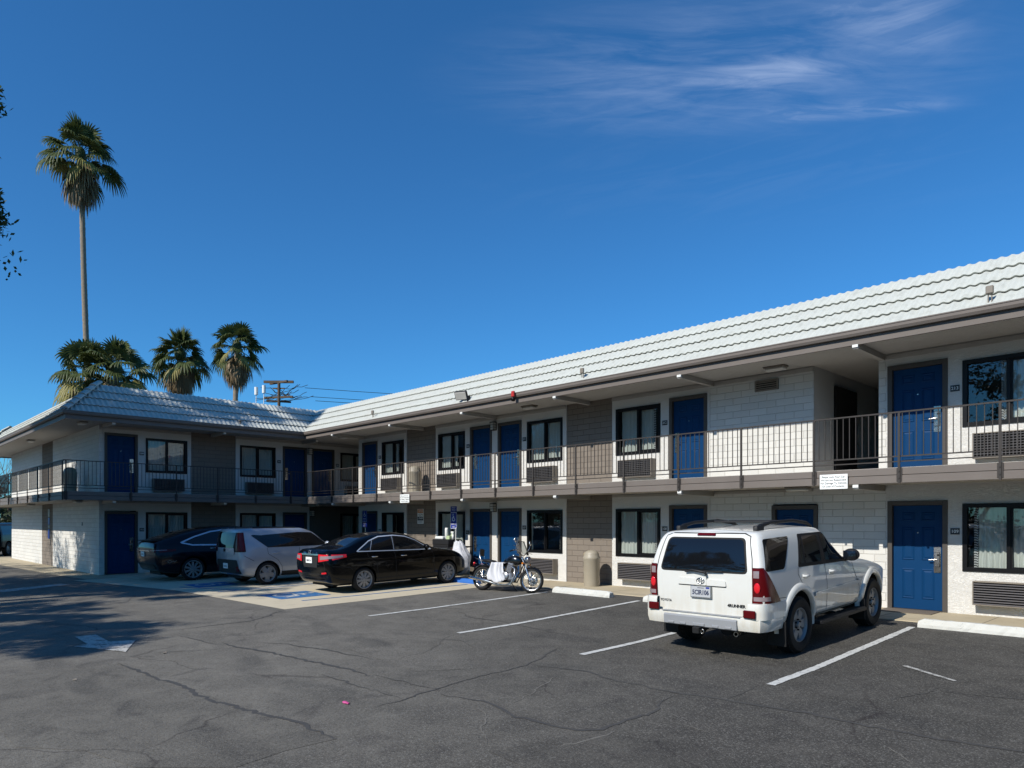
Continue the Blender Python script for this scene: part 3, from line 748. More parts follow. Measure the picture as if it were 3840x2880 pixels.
# ---- tiled mansard
def mansard(path, ends, z0=5.175, depth=1.26, rise=1.17, courses=4):
    """one wavy tiled slope per eave run; ends: +1 convex, -1 concave, 0 plain"""
    run = math.hypot(depth, rise); nx, nz = rise/run, depth/run
    per = .163; amp = .0155; sub = 8
    for i in range(len(path)-1):
        a, b = Vector(path[i]), Vector(path[i+1]); t = (b-a).normalized(); n = Vector((t.y, -t.x)); Ln = (b-a).length
        if i == 0: s0 = Ln - 10; 
        else: s0 = 0
        mb = MB(); rnd = random.Random(i)
        if i: s0 = -1.3
        N = int((Ln+1.3-s0)/per*sub); 
        for c in range(courses):
            v0, v1 = c/courses, (c+1)/courses+.012
            pts = []
            tilt = {}
            for k in range(N+1):
                s = s0 + k*per/sub; row = []
                ti = int((s+ (c % 2)*per)/(2*per)); tl = tilt.setdefault(ti, (rnd.uniform(-.004, .006), rnd.uniform(-.006, .006)))
                ph = (s/per) % 1.0
                w = amp*math.cos(2*math.pi*ph) if ph < .28 or ph > .72 else amp*math.cos(2*math.pi*ph)*.75
                for v, lift in ((v0+.02, -.004), (v0, .047), (v0+.01, .053), ((v0+v1)/2, .031), (v1, .006)):
                    vv = v + (tl[1]/run if lift > .0 and v < v0+.02 else 0)
                    off = depth*vv
                    lo = s0 if i == 0 else off*ends[i]; hi = Ln - off*ends[i+1]
                    ss = min(max(s, lo), hi)
                    h = lift + (w if lift > 0 else w*.2) + tl[0]*(1-vv)
                    p = a + t*ss - n*off + n*(nx*h); row.append((p.x, p.y, z0 + rise*vv + nz*h))
                pts.append(row)
            mb.grid(pts, 0, True)
        o = mb.build('roof', M['tile'], motel); o.data.set_sharp_from_angle(angle=R(50))
    return run
TE = [(-44.3, 30), (-44.3, 5.45), (-25.8, 5.45), (-25.8, 13.62), (4, 13.62)]
mansard(TE, [0, 1, 1, -1, 0])
# ridge cap tiles along the two hips
def hip_caps(corner, inward, k=6):
    mb = MB(); a = Vector((corner[0], corner[1], 5.24)); e = a + Vector((inward[0]*1.26, inward[1]*1.26, 1.17))
    d = (e-a); side = Vector((0, 0, 1)).cross(d).normalized(); up = d.normalized().cross(side) * -1
    if up.z < 0: up = -up
    for i in range(k):
        p = a + d*(i/k-.02); q = a + d*((i+1.12)/k); pr = []
        for P, w, h, o in ((p, .135, .085, .05), (q, .115, .07, .012)):
            pr.append([P + side*(w*math.cos(math.pi*j/6)) + up*(h*math.sin(math.pi*j/6)+o) for j in range(7)])
        pr.insert(0, [P_ - up*.045 for P_ in pr[0]])
        mb.grid(pr, 0, False)
    return mb.build('hip_cap', M['tile'], motel)
hip_caps((-25.8, 5.45), (-1, 1)); hip_caps((-44.3, 5.45), (1, 1))
# low parapet and flat roof behind the tiles
sweep('parapet', offset_path(TE, -1.30), [(0, 5.2), (0, 6.36), (-.12, 6.36), (-.12, 5.2)], M['tile'])
mb = MB(); mb.box(-43, -27.2, 6.8, 29.9, 6.0, 6.05); mb.box(-27.2, 4, 15, 29.9, 6.0, 6.05); mb.build('flat_roof', M['dark'], motel)

# ---- railings
def railing_run(p, q, post_list, bal=.112, first=True):
    """posts bolted to the deck edge, two bottom rails, square balusters"""
    p, q = Vector(p), Vector(q); t = (q-p).normalized(); n = Vector((t.y, -t.x)); Ln = (q-p).length
    F = Face((p.x, p.y, 0), (t.x, t.y, 0), (n.x, n.y, 0))
    mb = MB(); F.box(mb, 0, Ln, -.016, .016, 3.635, 3.66); F.box(mb, 0, Ln, -.011, .011, 2.855, 2.878); F.box(mb, 0, Ln, -.011, .011, 2.765, 2.785)
    k = int(Ln/bal)
    for i in range(1, k):
        u = i*Ln/k
        if min([abs(u-x) for x in post_list]+[9]) > .035: F.box(mb, u-.0065, u+.0065, -.0065, .0065, 2.866, 3.64)
    mb.build('railing', M['steel'], motel)
    for u in post_list:
        mb = MB(); F.box(mb, u-.019, u+.019, .02, .045, 2.385, 3.62); F.box(mb, u-.045, u+.045, .014, .021, 2.42, 2.66)
        for zz in (2.48, 2.6): mb.cyl(F(u+.0, .045, zz), F(u+.0, .058, zz), .013, n=8)
        F.box(mb, u-.019, u+.019, -.02, .02, 3.62, 3.634)
        mb.build('railing_post', M['steel'], motel)
railing_run((-25.75, 13.65), (4, 13.65), [25.75-2.74+1.5*k for k in range(-14, 5) if 0 < 25.75-2.74+1.5*k < 29.7])
railing_run((-25.75, 5.4), (-25.75, 13.65), [.05, 1.92, 3.36, 4.78, 6.2, 7.6])
railing_run((-44.2, 5.4), (-25.75, 5.4), [44.2+x for x in (-25.8, -27.67, -29.38, -31.14, -33.04, -34.86, -36.98, -38.9, -40.8, -42.7)])
railing_run((-44.2, 14), (-44.2, 5.4), [1.5*k for k in range(1, 6)])
# louvred vents
def vent(F, u0, u1, z0, z1, d=-.012):
    mb = MB(); F.box(mb, u0, u1, d+.001, d+.02, z0, z1, 1); t = .03
    F.box(mb, u0, u1, d+.02, d+.045, z1-t, z1); F.box(mb, u0, u1, d+.02, d+.045, z0, z0+t); F.box(mb, u0, u0+t, d+.02, d+.045, z0+t, z1-t); F.box(mb, u1-t, u1, d+.02, d+.045, z0+t, z1-t)
    n = 4
    for i in range(n): 
        z = z0+t+(z1-z0-2*t)*(i+.5)/n; F.box(mb, u0+t, u1-t, d+.02, d+.04, z-.008, z+.012)
    mb.build('vent', [M['sleeve'], M['dark']], motel)
vent(FR, -7.66, -7.12, 4.62, 4.86)

# ------------------------------------------------------------------ plants
def m_leaf(name, a, b, trans=.25):
    t = NT(name); p = t.pos(); oi = t.n('NewGeometry')
    c = t.mix(t.noise(p, 1.7, 3), srgb(a), srgb(b))
    c = t.mix(t.math('MULTIPLY', oi.outputs['Random Per Island'], .5), c, tuple(x*.55 for x in srgb(a)[:3]) + (1,))
    t.set(Base__Color=c, Roughness=.5, Specular__IOR__Level=.35)
    tr = t.n('BsdfTranslucent'); t.l(c, tr.inputs['Color']); mx = t.n('MixShader'); mx.inputs[0].default_value = trans
    t.l(t.b.outputs[0], mx.inputs[1]); t.l(tr.outputs[0], mx.inputs[2]); t.l(mx.outputs[0], t.out.inputs[0]); return t.m
M['frond'] = m_leaf('palm_frond', '#434f27', '#656e3b')
M['frondold'] = m_leaf('yellowing_frond', '#8f8a4a', '#a89a5c')
M['frondead'] = m_leaf('dead_frond', '#7a6648', '#a58d68', .1)
M['leaf'] = m_leaf('tree_leaf', '#2f4220', '#47592c')
M['leafolive'] = m_leaf('olive_leaf', '#3c4630', '#565f42')
M['bark'] = plain('bark', '#5a4c3e', .9, var=.3, scale=10, bump=.6, bscale=18)
M['palmbark'] = plain('palm_bark', '#8b7d6a', .9, var=.4, scale=9, bump=.6, bscale=25)
M['twig'] = plain('bare_twig', '#8a7c6c', .9, var=.2)

def fan_leaf(mb, base, dirv, up, plen, rad, droop, mat, rnd, stalkmat=0):
    """one fan leaf: a stalk, then a pleated fan of pointed blades that droop at the tips"""
    d = Vector(dirv).normalized(); u = Vector(up); u = (u - d*u.dot(d)).normalized(); s = d.cross(u)
    b = Vector(base); pth = [b + d*(plen*k/3) + Vector((0, 0, -droop*.10*(k/3)**2*plen)) for k in range(4)]
    mb.tube(pth, [.022, .018, .014, .012], 4, stalkmat, caps=False)
    h = pth[-1]; d = (pth[-1]-pth[-2]).normalized(); n = rnd.randint(17, 22); span = R(rnd.uniform(205, 250))
    for i in range(n):
        a = -span/2 + span*(i+.5)/n + rnd.uniform(-.03, .03); L = rad*(1-.25*(abs(a)/(span/2))**2)*rnd.uniform(.88, 1.06)
        v = d*math.cos(a) + s*math.sin(a); sd = (s*math.cos(a) - d*math.sin(a)); cup = .10*abs(math.sin(a))
        w0 = L*span/n*.31; P = []
        for f, wf in ((.05, .25), (.42, 1.0), (.68, .72), (.88, .4), (1.0, .04)):
            q = h + v*(L*f) + u*(cup*L*f) + Vector((0, 0, -1))*(droop*L*max(0, f-.4)**1.6*1.7)
            if f > .8: q += v*(-.2*droop*L*(f-.8)/.2)
            P.append((q, w0*wf))
        vs = []
        for q, w in P: vs += [q - sd*w, q + u*(w*.45), q + sd*w]
        fs = []
        for k in range(len(P)-1): fs += [(3*k, 3*k+1, 3*k+4, 3*k+3), (3*k+1, 3*k+2, 3*k+5, 3*k+4)]
        mb.add(vs, fs, mat)

def palm(label, x, y, zc, trunk_r, rad, nleaf, skirt, seed, lean=(0, 0), zb=-.5, cat='palm tree', spread=1.0):
    rnd = random.Random(seed); t = thing('palm_tree', label, cat, (x, y, zb), group='fan palms behind the motel')
    H = zc - zb; path = []; rr = []
    nk = int(H/.16)
    for k in range(nk+1):
        f = k/nk; path.append((lean[0]*f*f + .05*math.sin(f*7), lean[1]*f*f + .06*math.sin(f*6+1)-.05, H*f)); rr.append(trunk_r*(1.35-.5*min(1, f*4)-.2*f + rnd.uniform(-.03, .03) + (.05 if k % 2 else 0)))
    mb = MB(); mb.tube(path, rr, 14); mb.build('trunk', M['palmbark'], t)
    top = Vector((lean[0], lean[1], H)); mb = MB(); dead = MB()
    mb.ell(top + Vector((0, 0, .1)), (trunk_r*1.4, trunk_r*1.4, .5))
    for i in range(nleaf):
        f = (i+.5)/nleaf; az = i*2.39996 + rnd.uniform(-.25, .25); el = R(84 - 124*f**.95 + rnd.uniform(-14, 14))
        d = Vector((math.cos(az)*math.cos(el), math.sin(az)*math.cos(el), math.sin(el)))
        pl = rad*rnd.uniform(.40, .66)*spread*(.75+.5*f) ; dr = .05+.85*f**1.3 + rnd.uniform(-.05, .3)
        upv = Vector((rnd.uniform(-.75, .75), rnd.uniform(-.75, .75), 1)) if abs(d.z) < .9 else Vector((d.y, -d.x, .1))
        fan_leaf(mb, top + Vector((0, 0, .35-.5*f)), d, upv, pl, rad*rnd.uniform(.46, .60), dr, 1 if f > .8 and rnd.random() < .6 else 0, rnd)
    mb.build('crown', [M['frond'], M['frondold']], t)
    for i in range(skirt):
        f = (i+.5)/skirt; az = i*2.39996 + rnd.uniform(-.3, .3); el = R(-42 - 42*f + rnd.uniform(-10, 8))
        d = Vector((math.cos(az)*math.cos(el), math.sin(az)*math.cos(el), math.sin(el)))
        fan_leaf(dead, top + Vector((0, 0, -.15-rad*.35*f)) , d, Vector((math.cos(az), math.sin(az), .3)), rad*rnd.uniform(.3, .45), rad*rnd.uniform(.45, .6), 1.1, 0, rnd)
    dead.build('dead_fronds', M['frondead'], t)
    return t
palm('very tall thin fan palm with brown skirt, far above the short wing', -51.0, 12.2, 24.7, .22, 2.25, 40, 20, 3, lean=(.0, -.6))
palm('low ragged fan palm, left half of the clump below the tall palm', -50.4, 11.9, 11.0, .26, 2.15, 38, 14, 5, spread=1.1)
palm('low fan palm, right half of the clump behind the roof hip', -48.9, 13.1, 11.0, .26, 2.1, 36, 12, 8, spread=1.1)
palm('middle fan palm with a bushy brown skirt above the short wing roof', -52.1, 18.0, 13.3, .28, 1.95, 42, 40, 11)
palm('slimmer fan palm with bare trunk showing above the roof, next to the utility pole', -49.4, 20.9, 13.9, .24, 1.9, 38, 34, 14)

def leaf_tree(label, x, y, zb, H, crown, nleaf, seed, leafsize=.16, mat='leaf', group=None, clumps=60, trunk_r=.2, cat='tree', pinnate=True, limb=7, extra=()):
    """crown: (cx, cy, cz, rx, ry, rz) relative to the base"""
    rnd = random.Random(seed); t = thing('leafy_tree', label, cat, (x, y, zb), group=group)
    cx, cy, cz, rx, ry, rz = crown; mb = MB()
    fork = Vector((cx*.3, cy*.3, max(1.2, (cz-rz)*.8)))
    mb.tube([(0, 0, -.3), (cx*.1, cy*.1, fork.z*.5), fork], [trunk_r*1.3, trunk_r, trunk_r*.8], 10)
    cen = []; lv = MB()
    for i in range(clumps):
        while True:
            v = Vector((rnd.uniform(-1, 1), rnd.uniform(-1, 1), rnd.uniform(-1, 1)))
            if .25 < v.length < 1: break
        v *= rnd.uniform(.82, 1.12)
        cen.append(Vector((cx+v.x*rx, cy+v.y*ry, cz+v.z*rz)))
    hubs = []
    for i in range(limb):
        c = cen[i*len(cen)//limb]; mid = fork.lerp(c, .5) + Vector((rnd.uniform(-.3, .3), rnd.uniform(-.3, .3), .3))
        mb.tube([fork, mid, c], [trunk_r*.55, trunk_r*.35, trunk_r*.1], 6); hubs += [mid, c, fork.lerp(c, .75)]
    for c in cen:
        h = min(hubs, key=lambda q: (q-c).length); mb.tube([h, h.lerp(c, .5)+Vector((0, 0, .15)), c], [trunk_r*.16, trunk_r*.1, .012], 4, caps=False)
    for q in extra:
        e = Vector(q[:3]); h = min(hubs, key=lambda z: (z-e).length); mb.tube([h, h.lerp(e, .5)+Vector((0, 0, .35)), e], [trunk_r*.16, trunk_r*.1, .012], 4, caps=False)
    mb.build('trunk', M['bark'], t)
    per = nleaf//clumps
    for q in extra:
        e = Vector(q[:3]); h = min(hubs, key=lambda z: (z-e).length); mb2 = mb
        cen.append((e, q[3]))
    for c in cen:
        cr = rnd.uniform(.3, .7)*(min(rx, ry, rz)*.3+.25)
        mult = 1
        if isinstance(c, tuple): c, cr = c; mult = 2
        for k in range(per*mult):
            v = Vector((rnd.gauss(0, .5), rnd.gauss(0, .5), rnd.gauss(0, .42)))*cr; p = c+v
            d = Vector((rnd.uniform(-1, 1), rnd.uniform(-1, 1), rnd.uniform(-.9, .3))).normalized(); s = d.cross(Vector((rnd.uniform(-1, 1), rnd.uniform(-1, 1), rnd.uniform(-1, 1)))).normalized()
            L = leafsize*rnd.uniform(.7, 1.35); w = L*.2
            if pinnate:
                for q in range(3):
                    o = d*(L*.45*q); e = (d*.6 + s*(1 if q % 2 else -1)).normalized()
                    a = p+o; f = a + e*L*.8; n = d.cross(e)*w*.9 + d*w*.5
                    lv.add([a, a.lerp(f, .5)+n, f, a.lerp(f, .5)-n], [(0, 1, 2, 3)])
            else:
                lv.add([p, p+d*L*.5+s*w*1.6, p+d*L, p+d*L*.5-s*w*1.6], [(0, 1, 2, 3)])
    lv.build('crown', M[mat], t)
    return t
# the trees whose shade lies on the lot and the corner wing; only leaf tips of them reach into the picture
leaf_tree('big green tree whose leaf tips reach in at the left edge of the sky', -24.6, -3.4, -.4, 15, (-.5, .9, 10.0, 5.6, 4.7, 5.4), 46000, 21, leafsize=.2, clumps=230, trunk_r=.3, limb=10, extra=((-2.3, 7.0, 11.5, .38), (-2.3, 6.9, 12.1, .30), (-2.3, 6.75, 13.4, .3), (-2.3, 6.85, 14.9, .35), (-2.3, 6.8, 15.4, .3)))
leaf_tree('shade tree left of the drive, throwing ragged shade over the painted arrow', -16.6, -6.5, -.35, 9, (.3, .4, 7.2, 4.9, 1.7, 1.1), 12000, 22, clumps=100, trunk_r=.22, limb=8)
leaf_tree('shade tree in the middle of the three left of the drive', -20.8, -3.9, -.35, 11, (0, .2, 9.2, 3.6, 1.9, 1.3), 8000, 25, clumps=70, trunk_r=.2, limb=8)
leaf_tree('shade tree far left beside the street end of the short wing', -34, -6.5, -.5, 12, (0, 0, 8.5, 4.5, 4.0, 4.0), 6000, 23, clumps=50, trunk_r=.25)
# trees added behind the viewer to block sky light, also mirrored in the panes
for i, (x, y, h) in enumerate(((-44, -20, 12), (-36, -16.5, 12), (-27.5, -17, 12.5), (-19, -16, 12), (-11, -16.5, 12.5), (-3, -15.5, 11.5), (5, -16.5, 12.5), (13, -15, 13), (19, -9, 14), (18, -1.5, 14), (19, 5.5, 14), (18, 12, 13), (9.5, -4.5, 13), (10, 4.5, 13.5))):
    leaf_tree('tree added behind the viewer to block sky light, %s from the big left-hand tree' % ('first second third fourth fifth sixth seventh eighth ninth tenth eleventh twelfth thirteenth fourteenth'.split()[i]), x, y, -.6, h, (0, 0, h*.52, 4.9, 4.2, h*.47), 8000, 40+i, leafsize=.24, mat='leafolive', group='sky-blocking trees behind the viewer', clumps=70, trunk_r=.25, pinnate=False)
# beyond the short wing: hedge trees, a bare tree, all seen through the gap at the left edge
for i, (x, y, h, lab) in enumerate(((-62, 6.5, 4.4, 'dark rounded tree beyond the black car, at the very left edge'), (-60, 9.0, 5.0, 'dark bushy tree beyond the street end of the short wing'), (-70, 12.0, 4.8, 'dull green bush far beyond the short wing'))):
    leaf_tree(lab, x, y, -.6, h, (0, 0, h*.5, 2.6, 2.6, h*.46), 3500, 60+i, leafsize=.28, mat='leafolive', clumps=36, trunk_r=.15, pinnate=False)
def bare_tree(label, x, y, zb, H, seed):
    rnd = random.Random(seed); t = thing('bare_tree', label, 'tree', (x, y, zb)); mb = MB()
    def grow(p, d, L, r, lvl):
        q = p + d*L; m = p.lerp(q, .5) + Vector((rnd.uniform(-1, 1), rnd.uniform(-1, 1), 0))*L*.06
        mb.tube([p, m, q], [r, r*.8, r*.6], 5 if lvl < 3 else 3, caps=False)
        if lvl >= 6: return
        for k in range(3 if lvl < 4 else 2):
            nd = (d + Vector((rnd.uniform(-1, 1), rnd.uniform(-1, 1), rnd.uniform(-.2, .7)))*.62).normalized(); grow(q if k else p.lerp(q, .75), nd, L*rnd.uniform(.66, .84), r*.58, lvl+1)
    grow(Vector((0, 0, 0)), Vector((0, 0, 1)), H*.25, .2, 0); mb.build('branches', M['twig'], t); return t
bare_tree('leafless pale tree standing behind the railing at the left edge', -70, 9.6, -.6, 10.0, 5)

# ------------------------------------------------------------------ vehicles
M['carwhite'] = m_carpaint('white_car_paint', '#dfdfd9', rough=.35, dirt=.6, dirtcol='#b5a583')
M['carblack'] = m_carpaint('black_car_paint', '#030304', metal=.0, rough=.25, coat=.3)
M['carsilver'] = m_carpaint('silver_car_paint', '#a7adb6', metal=.3, rough=.35)
M['carnavy'] = m_carpaint('navy_car_paint', '#030614', metal=.1, rough=.28, coat=.4)
M['carglass'] = plain('tinted_car_glass', (.006, .007, .009, 1), .04, var=0, spec=.6)
M['carclear'] = m_glass('clear_car_glass', .62, 1.5)
M['plastic'] = plain('black_car_plastic', '#141416', .6, var=.15, bump=.08, bscale=180)
M['greyplastic'] = plain('grey_bumper_plastic', '#8f9194', .5, var=.06)
M['tyre'] = plain('tyre_rubber', '#101011', .8, var=.25, bump=.15, bscale=80)
M['alloy'] = plain('alloy_wheel', '#8e8e8e', .42, metal=.2, var=.05)
M['brake'] = plain('wheel_well_dark', '#0d0d0e', .8)
M['redlens'] = plain('red_lamp_lens', '#52070c', .22, spec=.3, var=.1)
M['redbright'] = plain('bright_red_reflector', '#d8202a', .1, spec=.7, var=.15, scale=40)
M['clearlens'] = plain('clear_lamp_lens', '#8f8082', .1, spec=.8, var=.1, scale=40)
M['amber'] = plain('amber_lens', '#d7791a', .12, spec=.6)
M['seam'] = plain('panel_seam', '#1c1c1e', .8)
M['plate'] = plain('plate_face', '#b4b6b8', .4, var=.04)
M['plateink'] = plain('plate_ink', '#283250', .5)
M['seatcloth'] = plain('dark_seat_cloth', '#22211f', .9)

def pchip(ts, vs, t):
    n = len(ts)
    if t <= ts[0]: return vs[0]
    if t >= ts[-1]: return vs[-1]
    i = 0
    while ts[i+1] < t: i += 1
    def dl(k): return (vs[k+1]-vs[k])/max(1e-9, ts[k+1]-ts[k])
    def sl(k):
        if k == 0: return dl(0)
        if k == n-1: return dl(n-2)
        a, b = dl(k-1), dl(k)
        return 0 if a*b <= 0 else 2*a*b/(a+b)
    h = ts[i+1]-ts[i]
    if h < 1e-9: return vs[i]
    x = (t-ts[i])/h; m0, m1 = sl(i)*h, sl(i+1)*h
    return (2*x**3-3*x*x+1)*vs[i]+(x**3-2*x*x+x)*m0+(-2*x**3+3*x*x)*vs[i+1]+(x**3-x*x)*m1

def loft(secs, ns=110, nr=44):
    """secs: lists of K half-section points (x,y,z) from bottom centre to top centre"""
    K = len(secs[0])
    T = [0]
    for a, b in zip(secs, secs[1:]): T.append(T[-1] + max(.02, sum((Vector(p)-Vector(q)).length for p, q in zip(a, b))/K))
    # spend stations evenly per interval with a floor
    st = []
    for i in range(len(T)-1):
        k = max(2, round(ns*(T[i+1]-T[i])/T[-1])); st += [T[i]+(T[i+1]-T[i])*j/k for j in range(k)]
    st.append(T[-1]); rows = []
    for t in st:
        pts = [Vector([pchip(T, [s[k][c] for s in secs], t) for c in range(3)]) for k in range(K)]
        U = [0]
        for a, b in zip(pts, pts[1:]): U.append(U[-1]+max(1e-4, (b-a).length))
        row = []
        for i in range(K-1):
            m = max(1, round(nr*[.10, .04, .08, .14, .12, .14, .12, .10, .16][min(i, 8)])) if K == 10 else nr//K
            for j in range(m): 
                u = U[i]+(U[i+1]-U[i])*j/m; row.append(Vector([pchip(U, [p[c] for p in pts], u) for c in range(3)]))
        row.append(pts[-1]); rows.append(row)
    return rows

class Car:
    def __init__(s, name, label, cat, x, y, yaw=0, paint='carwhite'):
        s.paint = M[paint]; z = ground_z(x, y); dz = ground_z(x, y+2.7) - z
        s.root = thing(name, label, cat, (x, y, z), rot=(math.atan2(dz, 2.7), 0, yaw))
    def body(s, secs, wheels, Ra, ns=110, nr=44, inner=.5):
        rows = loft(secs, ns, nr); mb = MB()
        full = [r + [Vector((-p.x, p.y, p.z)) for p in reversed(r[:-1])] for r in rows]
        J = len(full[0]); vs = [p for r in full for p in r]; fs = []
        for i in range(len(full)-1):
            for j in range(J-1): fs.append((i*J+j, (i+1)*J+j, (i+1)*J+j+1, i*J+j+1))
        mb.add(vs, fs, 0, True); me = bpy.data.meshes.new('tmp'); me.from_pydata(mb.v, [], mb.f)
        bm = bmesh.new(); bm.from_mesh(me)
        bmesh.ops.remove_doubles(bm, verts=bm.verts, dist=1e-4); bmesh.ops.dissolve_degenerate(bm, edges=bm.edges, dist=1e-5)
        bmesh.ops.holes_fill(bm, edges=[e for e in bm.edges if e.is_boundary]); bmesh.ops.recalc_face_normals(bm, faces=bm.faces)
        bm.to_mesh(me); 
        s.bvh = BVHTree.FromBMesh(bm); bm.free()
        o = bpy.data.objects.new('tmp', me); COL.objects.link(o); cut = MB()
        for (yy, zz, ra) in wheels:
            for sg in (-1, 1): cut.cyl((sg*inner, yy, zz), (sg*1.5, yy, zz), ra, n=48)
        co_ = cut.build('tmpcut', M['brake']); fix_normals(co_)
        b = o.modifiers.new('b', 'BOOLEAN'); b.operation = 'DIFFERENCE'; b.object = co_; b.solver = 'EXACT'
        dg = bpy.context.evaluated_depsgraph_get(); nm = bpy.data.meshes.new_from_object(o.evaluated_get(dg))
        bpy.data.objects.remove(o); bpy.data.objects.remove(co_)
        nm.name = 'body'; nm.materials.clear(); nm.materials.append(s.paint); nm.materials.append(M['brake'])
        for p in nm.polygons:
            c = p.center; p.use_smooth = True; p.material_index = 0
            for yy, zz, ra in wheels:
                r = math.hypot(c.y-yy, c.z-zz)
                if abs(c.x) >= inner-.01 and r < ra+.012 and (abs(p.normal.x) < .3 or abs(abs(c.x)-inner) < .01): p.material_index = 1; p.use_smooth = False
            if p.normal.z < -.8 and c.z < .5: p.material_index = 1
        nm.set_sharp_from_angle(angle=R(32))
        bo = bpy.data.objects.new('body', nm); COL.objects.link(bo); bo.parent = s.root; s.bo = bo
        return bo
    # rays onto the painted surface
    def hit(s, view, a, b):
        o, d = {'R': ((3, a, b), (-1, 0, 0)), 'L': ((-3, a, b), (1, 0, 0)), 'B': ((a, -6, b), (0, 1, 0)), 'F': ((a, 9, b), (0, -1, 0)), 'T': ((a, b, 4), (0, 0, -1))}[view]
        h = s.bvh.ray_cast(Vector(o), Vector(d))
        if h[0] is None: return None
        n = h[1] if h[1].dot(Vector(d)) < 0 else -h[1]
        return h[0], n
    def panel(s, name, view, poly, mat, off=.004, step=.05, parent=None, mirror=False, label=None, round_=0, mb=None, thick=.012):
        P = [Vector(p) for p in poly]
        if round_:
            Q = []; n = len(P)
            for i, p in enumerate(P):
                a, b = P[i-1], P[(i+1) % n]; r = min(round_, (a-p).length*.45, (b-p).length*.45)
                p0, p1 = p+(a-p).normalized()*r, p+(b-p).normalized()*r
                Q += [((1-t)**2*p0+2*t*(1-t)*p+t*t*p1) for t in (0, .25, .5, .75, 1)]
            P = Q
        pts = []; n = len(P)
        for i in range(n):
            a, b = P[i], P[(i+1) % n]; k = max(1, int((b-a).length/step)); pts += [a.lerp(b, j/k) for j in range(k)]
        def inside(x, y):
            c = False
            for i in range(n):
                p, q = P[i], P[(i+1) % n]
                if (p.y > y) != (q.y > y) and x < (q.x-p.x)*(y-p.y)/(q.y-p.y)+p.x: c = not c
            return c
        x0, x1 = min(p.x for p in P), max(p.x for p in P); y0, y1 = min(p.y for p in P), max(p.y for p in P)
        gr = []; x = x0+step*.5
        while x < x1:
            y = y0+step*.5
            while y < y1:
                if inside(x, y) and min((Vector((x, y))-q).length for q in pts) > step*.35: gr.append(Vector((x, y)))
                y += step
            x += step
        N = len(pts); r = geometry.delaunay_2d_cdt(pts+gr, [(i, (i+1) % N) for i in range(N)], [], 1, 1e-5)
        own = mb is None; m = mb or MB()
        for sg in ((1, -1) if mirror else (1,)):
            vw = view if sg > 0 else {'R': 'L', 'L': 'R'}.get(view, view); top = []; bad = set()
            for i, v in enumerate(r[0]):
                a = v.x if (sg > 0 or view in 'RL') else -v.x; h = s.hit(vw, a, v.y)
                if h is None: bad.add(i); top.append(Vector((0, 0, 0)))
                else: top.append(h[0]+h[1]*off)
            fs = [tuple(f) for f in r[2] if not bad & set(f)]
            # orient outwards
            out = []
            for f in fs:
                nn = (top[f[1]]-top[f[0]]).cross(top[f[2]]-top[f[0]]); ref = {'R': Vector((1, 0, 0)), 'L': Vector((-1, 0, 0)), 'B': Vector((0, -1, 0)), 'F': Vector((0, 1, 0)), 'T': Vector((0, 0, 1))}[vw]
                out.append(f if nn.dot(ref) > 0 else tuple(reversed(f)))
            # skirt so that the piece has thickness
            E = {}
            for f in out:
                for i in range(3): E[(f[i], f[(i+1) % 3])] = 1
            ref = {'R': Vector((1, 0, 0)), 'L': Vector((-1, 0, 0)), 'B': Vector((0, -1, 0)), 'F': Vector((0, 1, 0)), 'T': Vector((0, 0, 1))}[vw]
            nv = len(top); vs = top + [p - ref*thick for p in top]
            m.add(vs, out, 0 if own else mat, True)
            m.add(vs, [(b, a, a+nv, b+nv) for (a, b) in E if (b, a) not in E], 0 if own else mat, False)
        if own:
            if mirror: return build_split(m, name, mat, parent or s.root)
            o = m.build(name, mat, parent or s.root)
            if label: o['label'] = label
            return o
    def ribbon(s, name, view, pts, w, mat, off=.002, mirror=False, parent=None, closed=False, mb=None):
        own = mb is None; m = mb or MB(); P = [Vector(p) for p in pts]
        if closed: P.append(P[0])
        D = []
        for a, b in zip(P, P[1:]):
            k = max(1, int((b-a).length/.03)); D += [a.lerp(b, i/k) for i in range(k)]
        D.append(P[-1])
        for sg in ((1, -1) if mirror else (1,)):
            vw = view if sg > 0 else {'R': 'L', 'L': 'R'}.get(view, view); vs = []; fs = []; ok = []
            for i, q in enumerate(D):
                t = (D[min(i+1, len(D)-1)]-D[max(i-1, 0)])
                if closed and i in (0, len(D)-1): t = D[1]-D[-2]
                t.normalize(); n = Vector((-t.y, t.x)); hh = []
                for e in (-.5, .5):
                    r = q+n*w*e; h = s.hit(vw, r.x if (sg > 0 or view in 'RL') else -r.x, r.y); hh.append(h)
                ok.append(None not in hh)
                for h in hh: vs.append(h[0]+h[1]*off if h else Vector((0, 0, 0)))
            for i in range(len(D)-1):
                if ok[i] and ok[i+1]: fs.append((2*i, 2*i+2, 2*i+3, 2*i+1))
            m.add(vs, fs, 0 if own else mat, True)
        if own: return m.build(name, mat, parent or s.root)
    def place(s, view, a, b, off=0):
        h = s.hit(view, a, b); return h[0]+h[1]*off
    def lettering(s, name, body, size, view, a, b, mat, parent=None, off=.006, bold=0, sx=1, align='LEFT'):
        m = MB(); sg = {'B': 1, 'R': 1, 'L': -1, 'F': -1}[view]
        m.text(body, size, lambda u, v: s.place(view, a+u*sg, b+v, off), 0, align, bold, sx)
        return m.build(name, mat, parent or s.root)

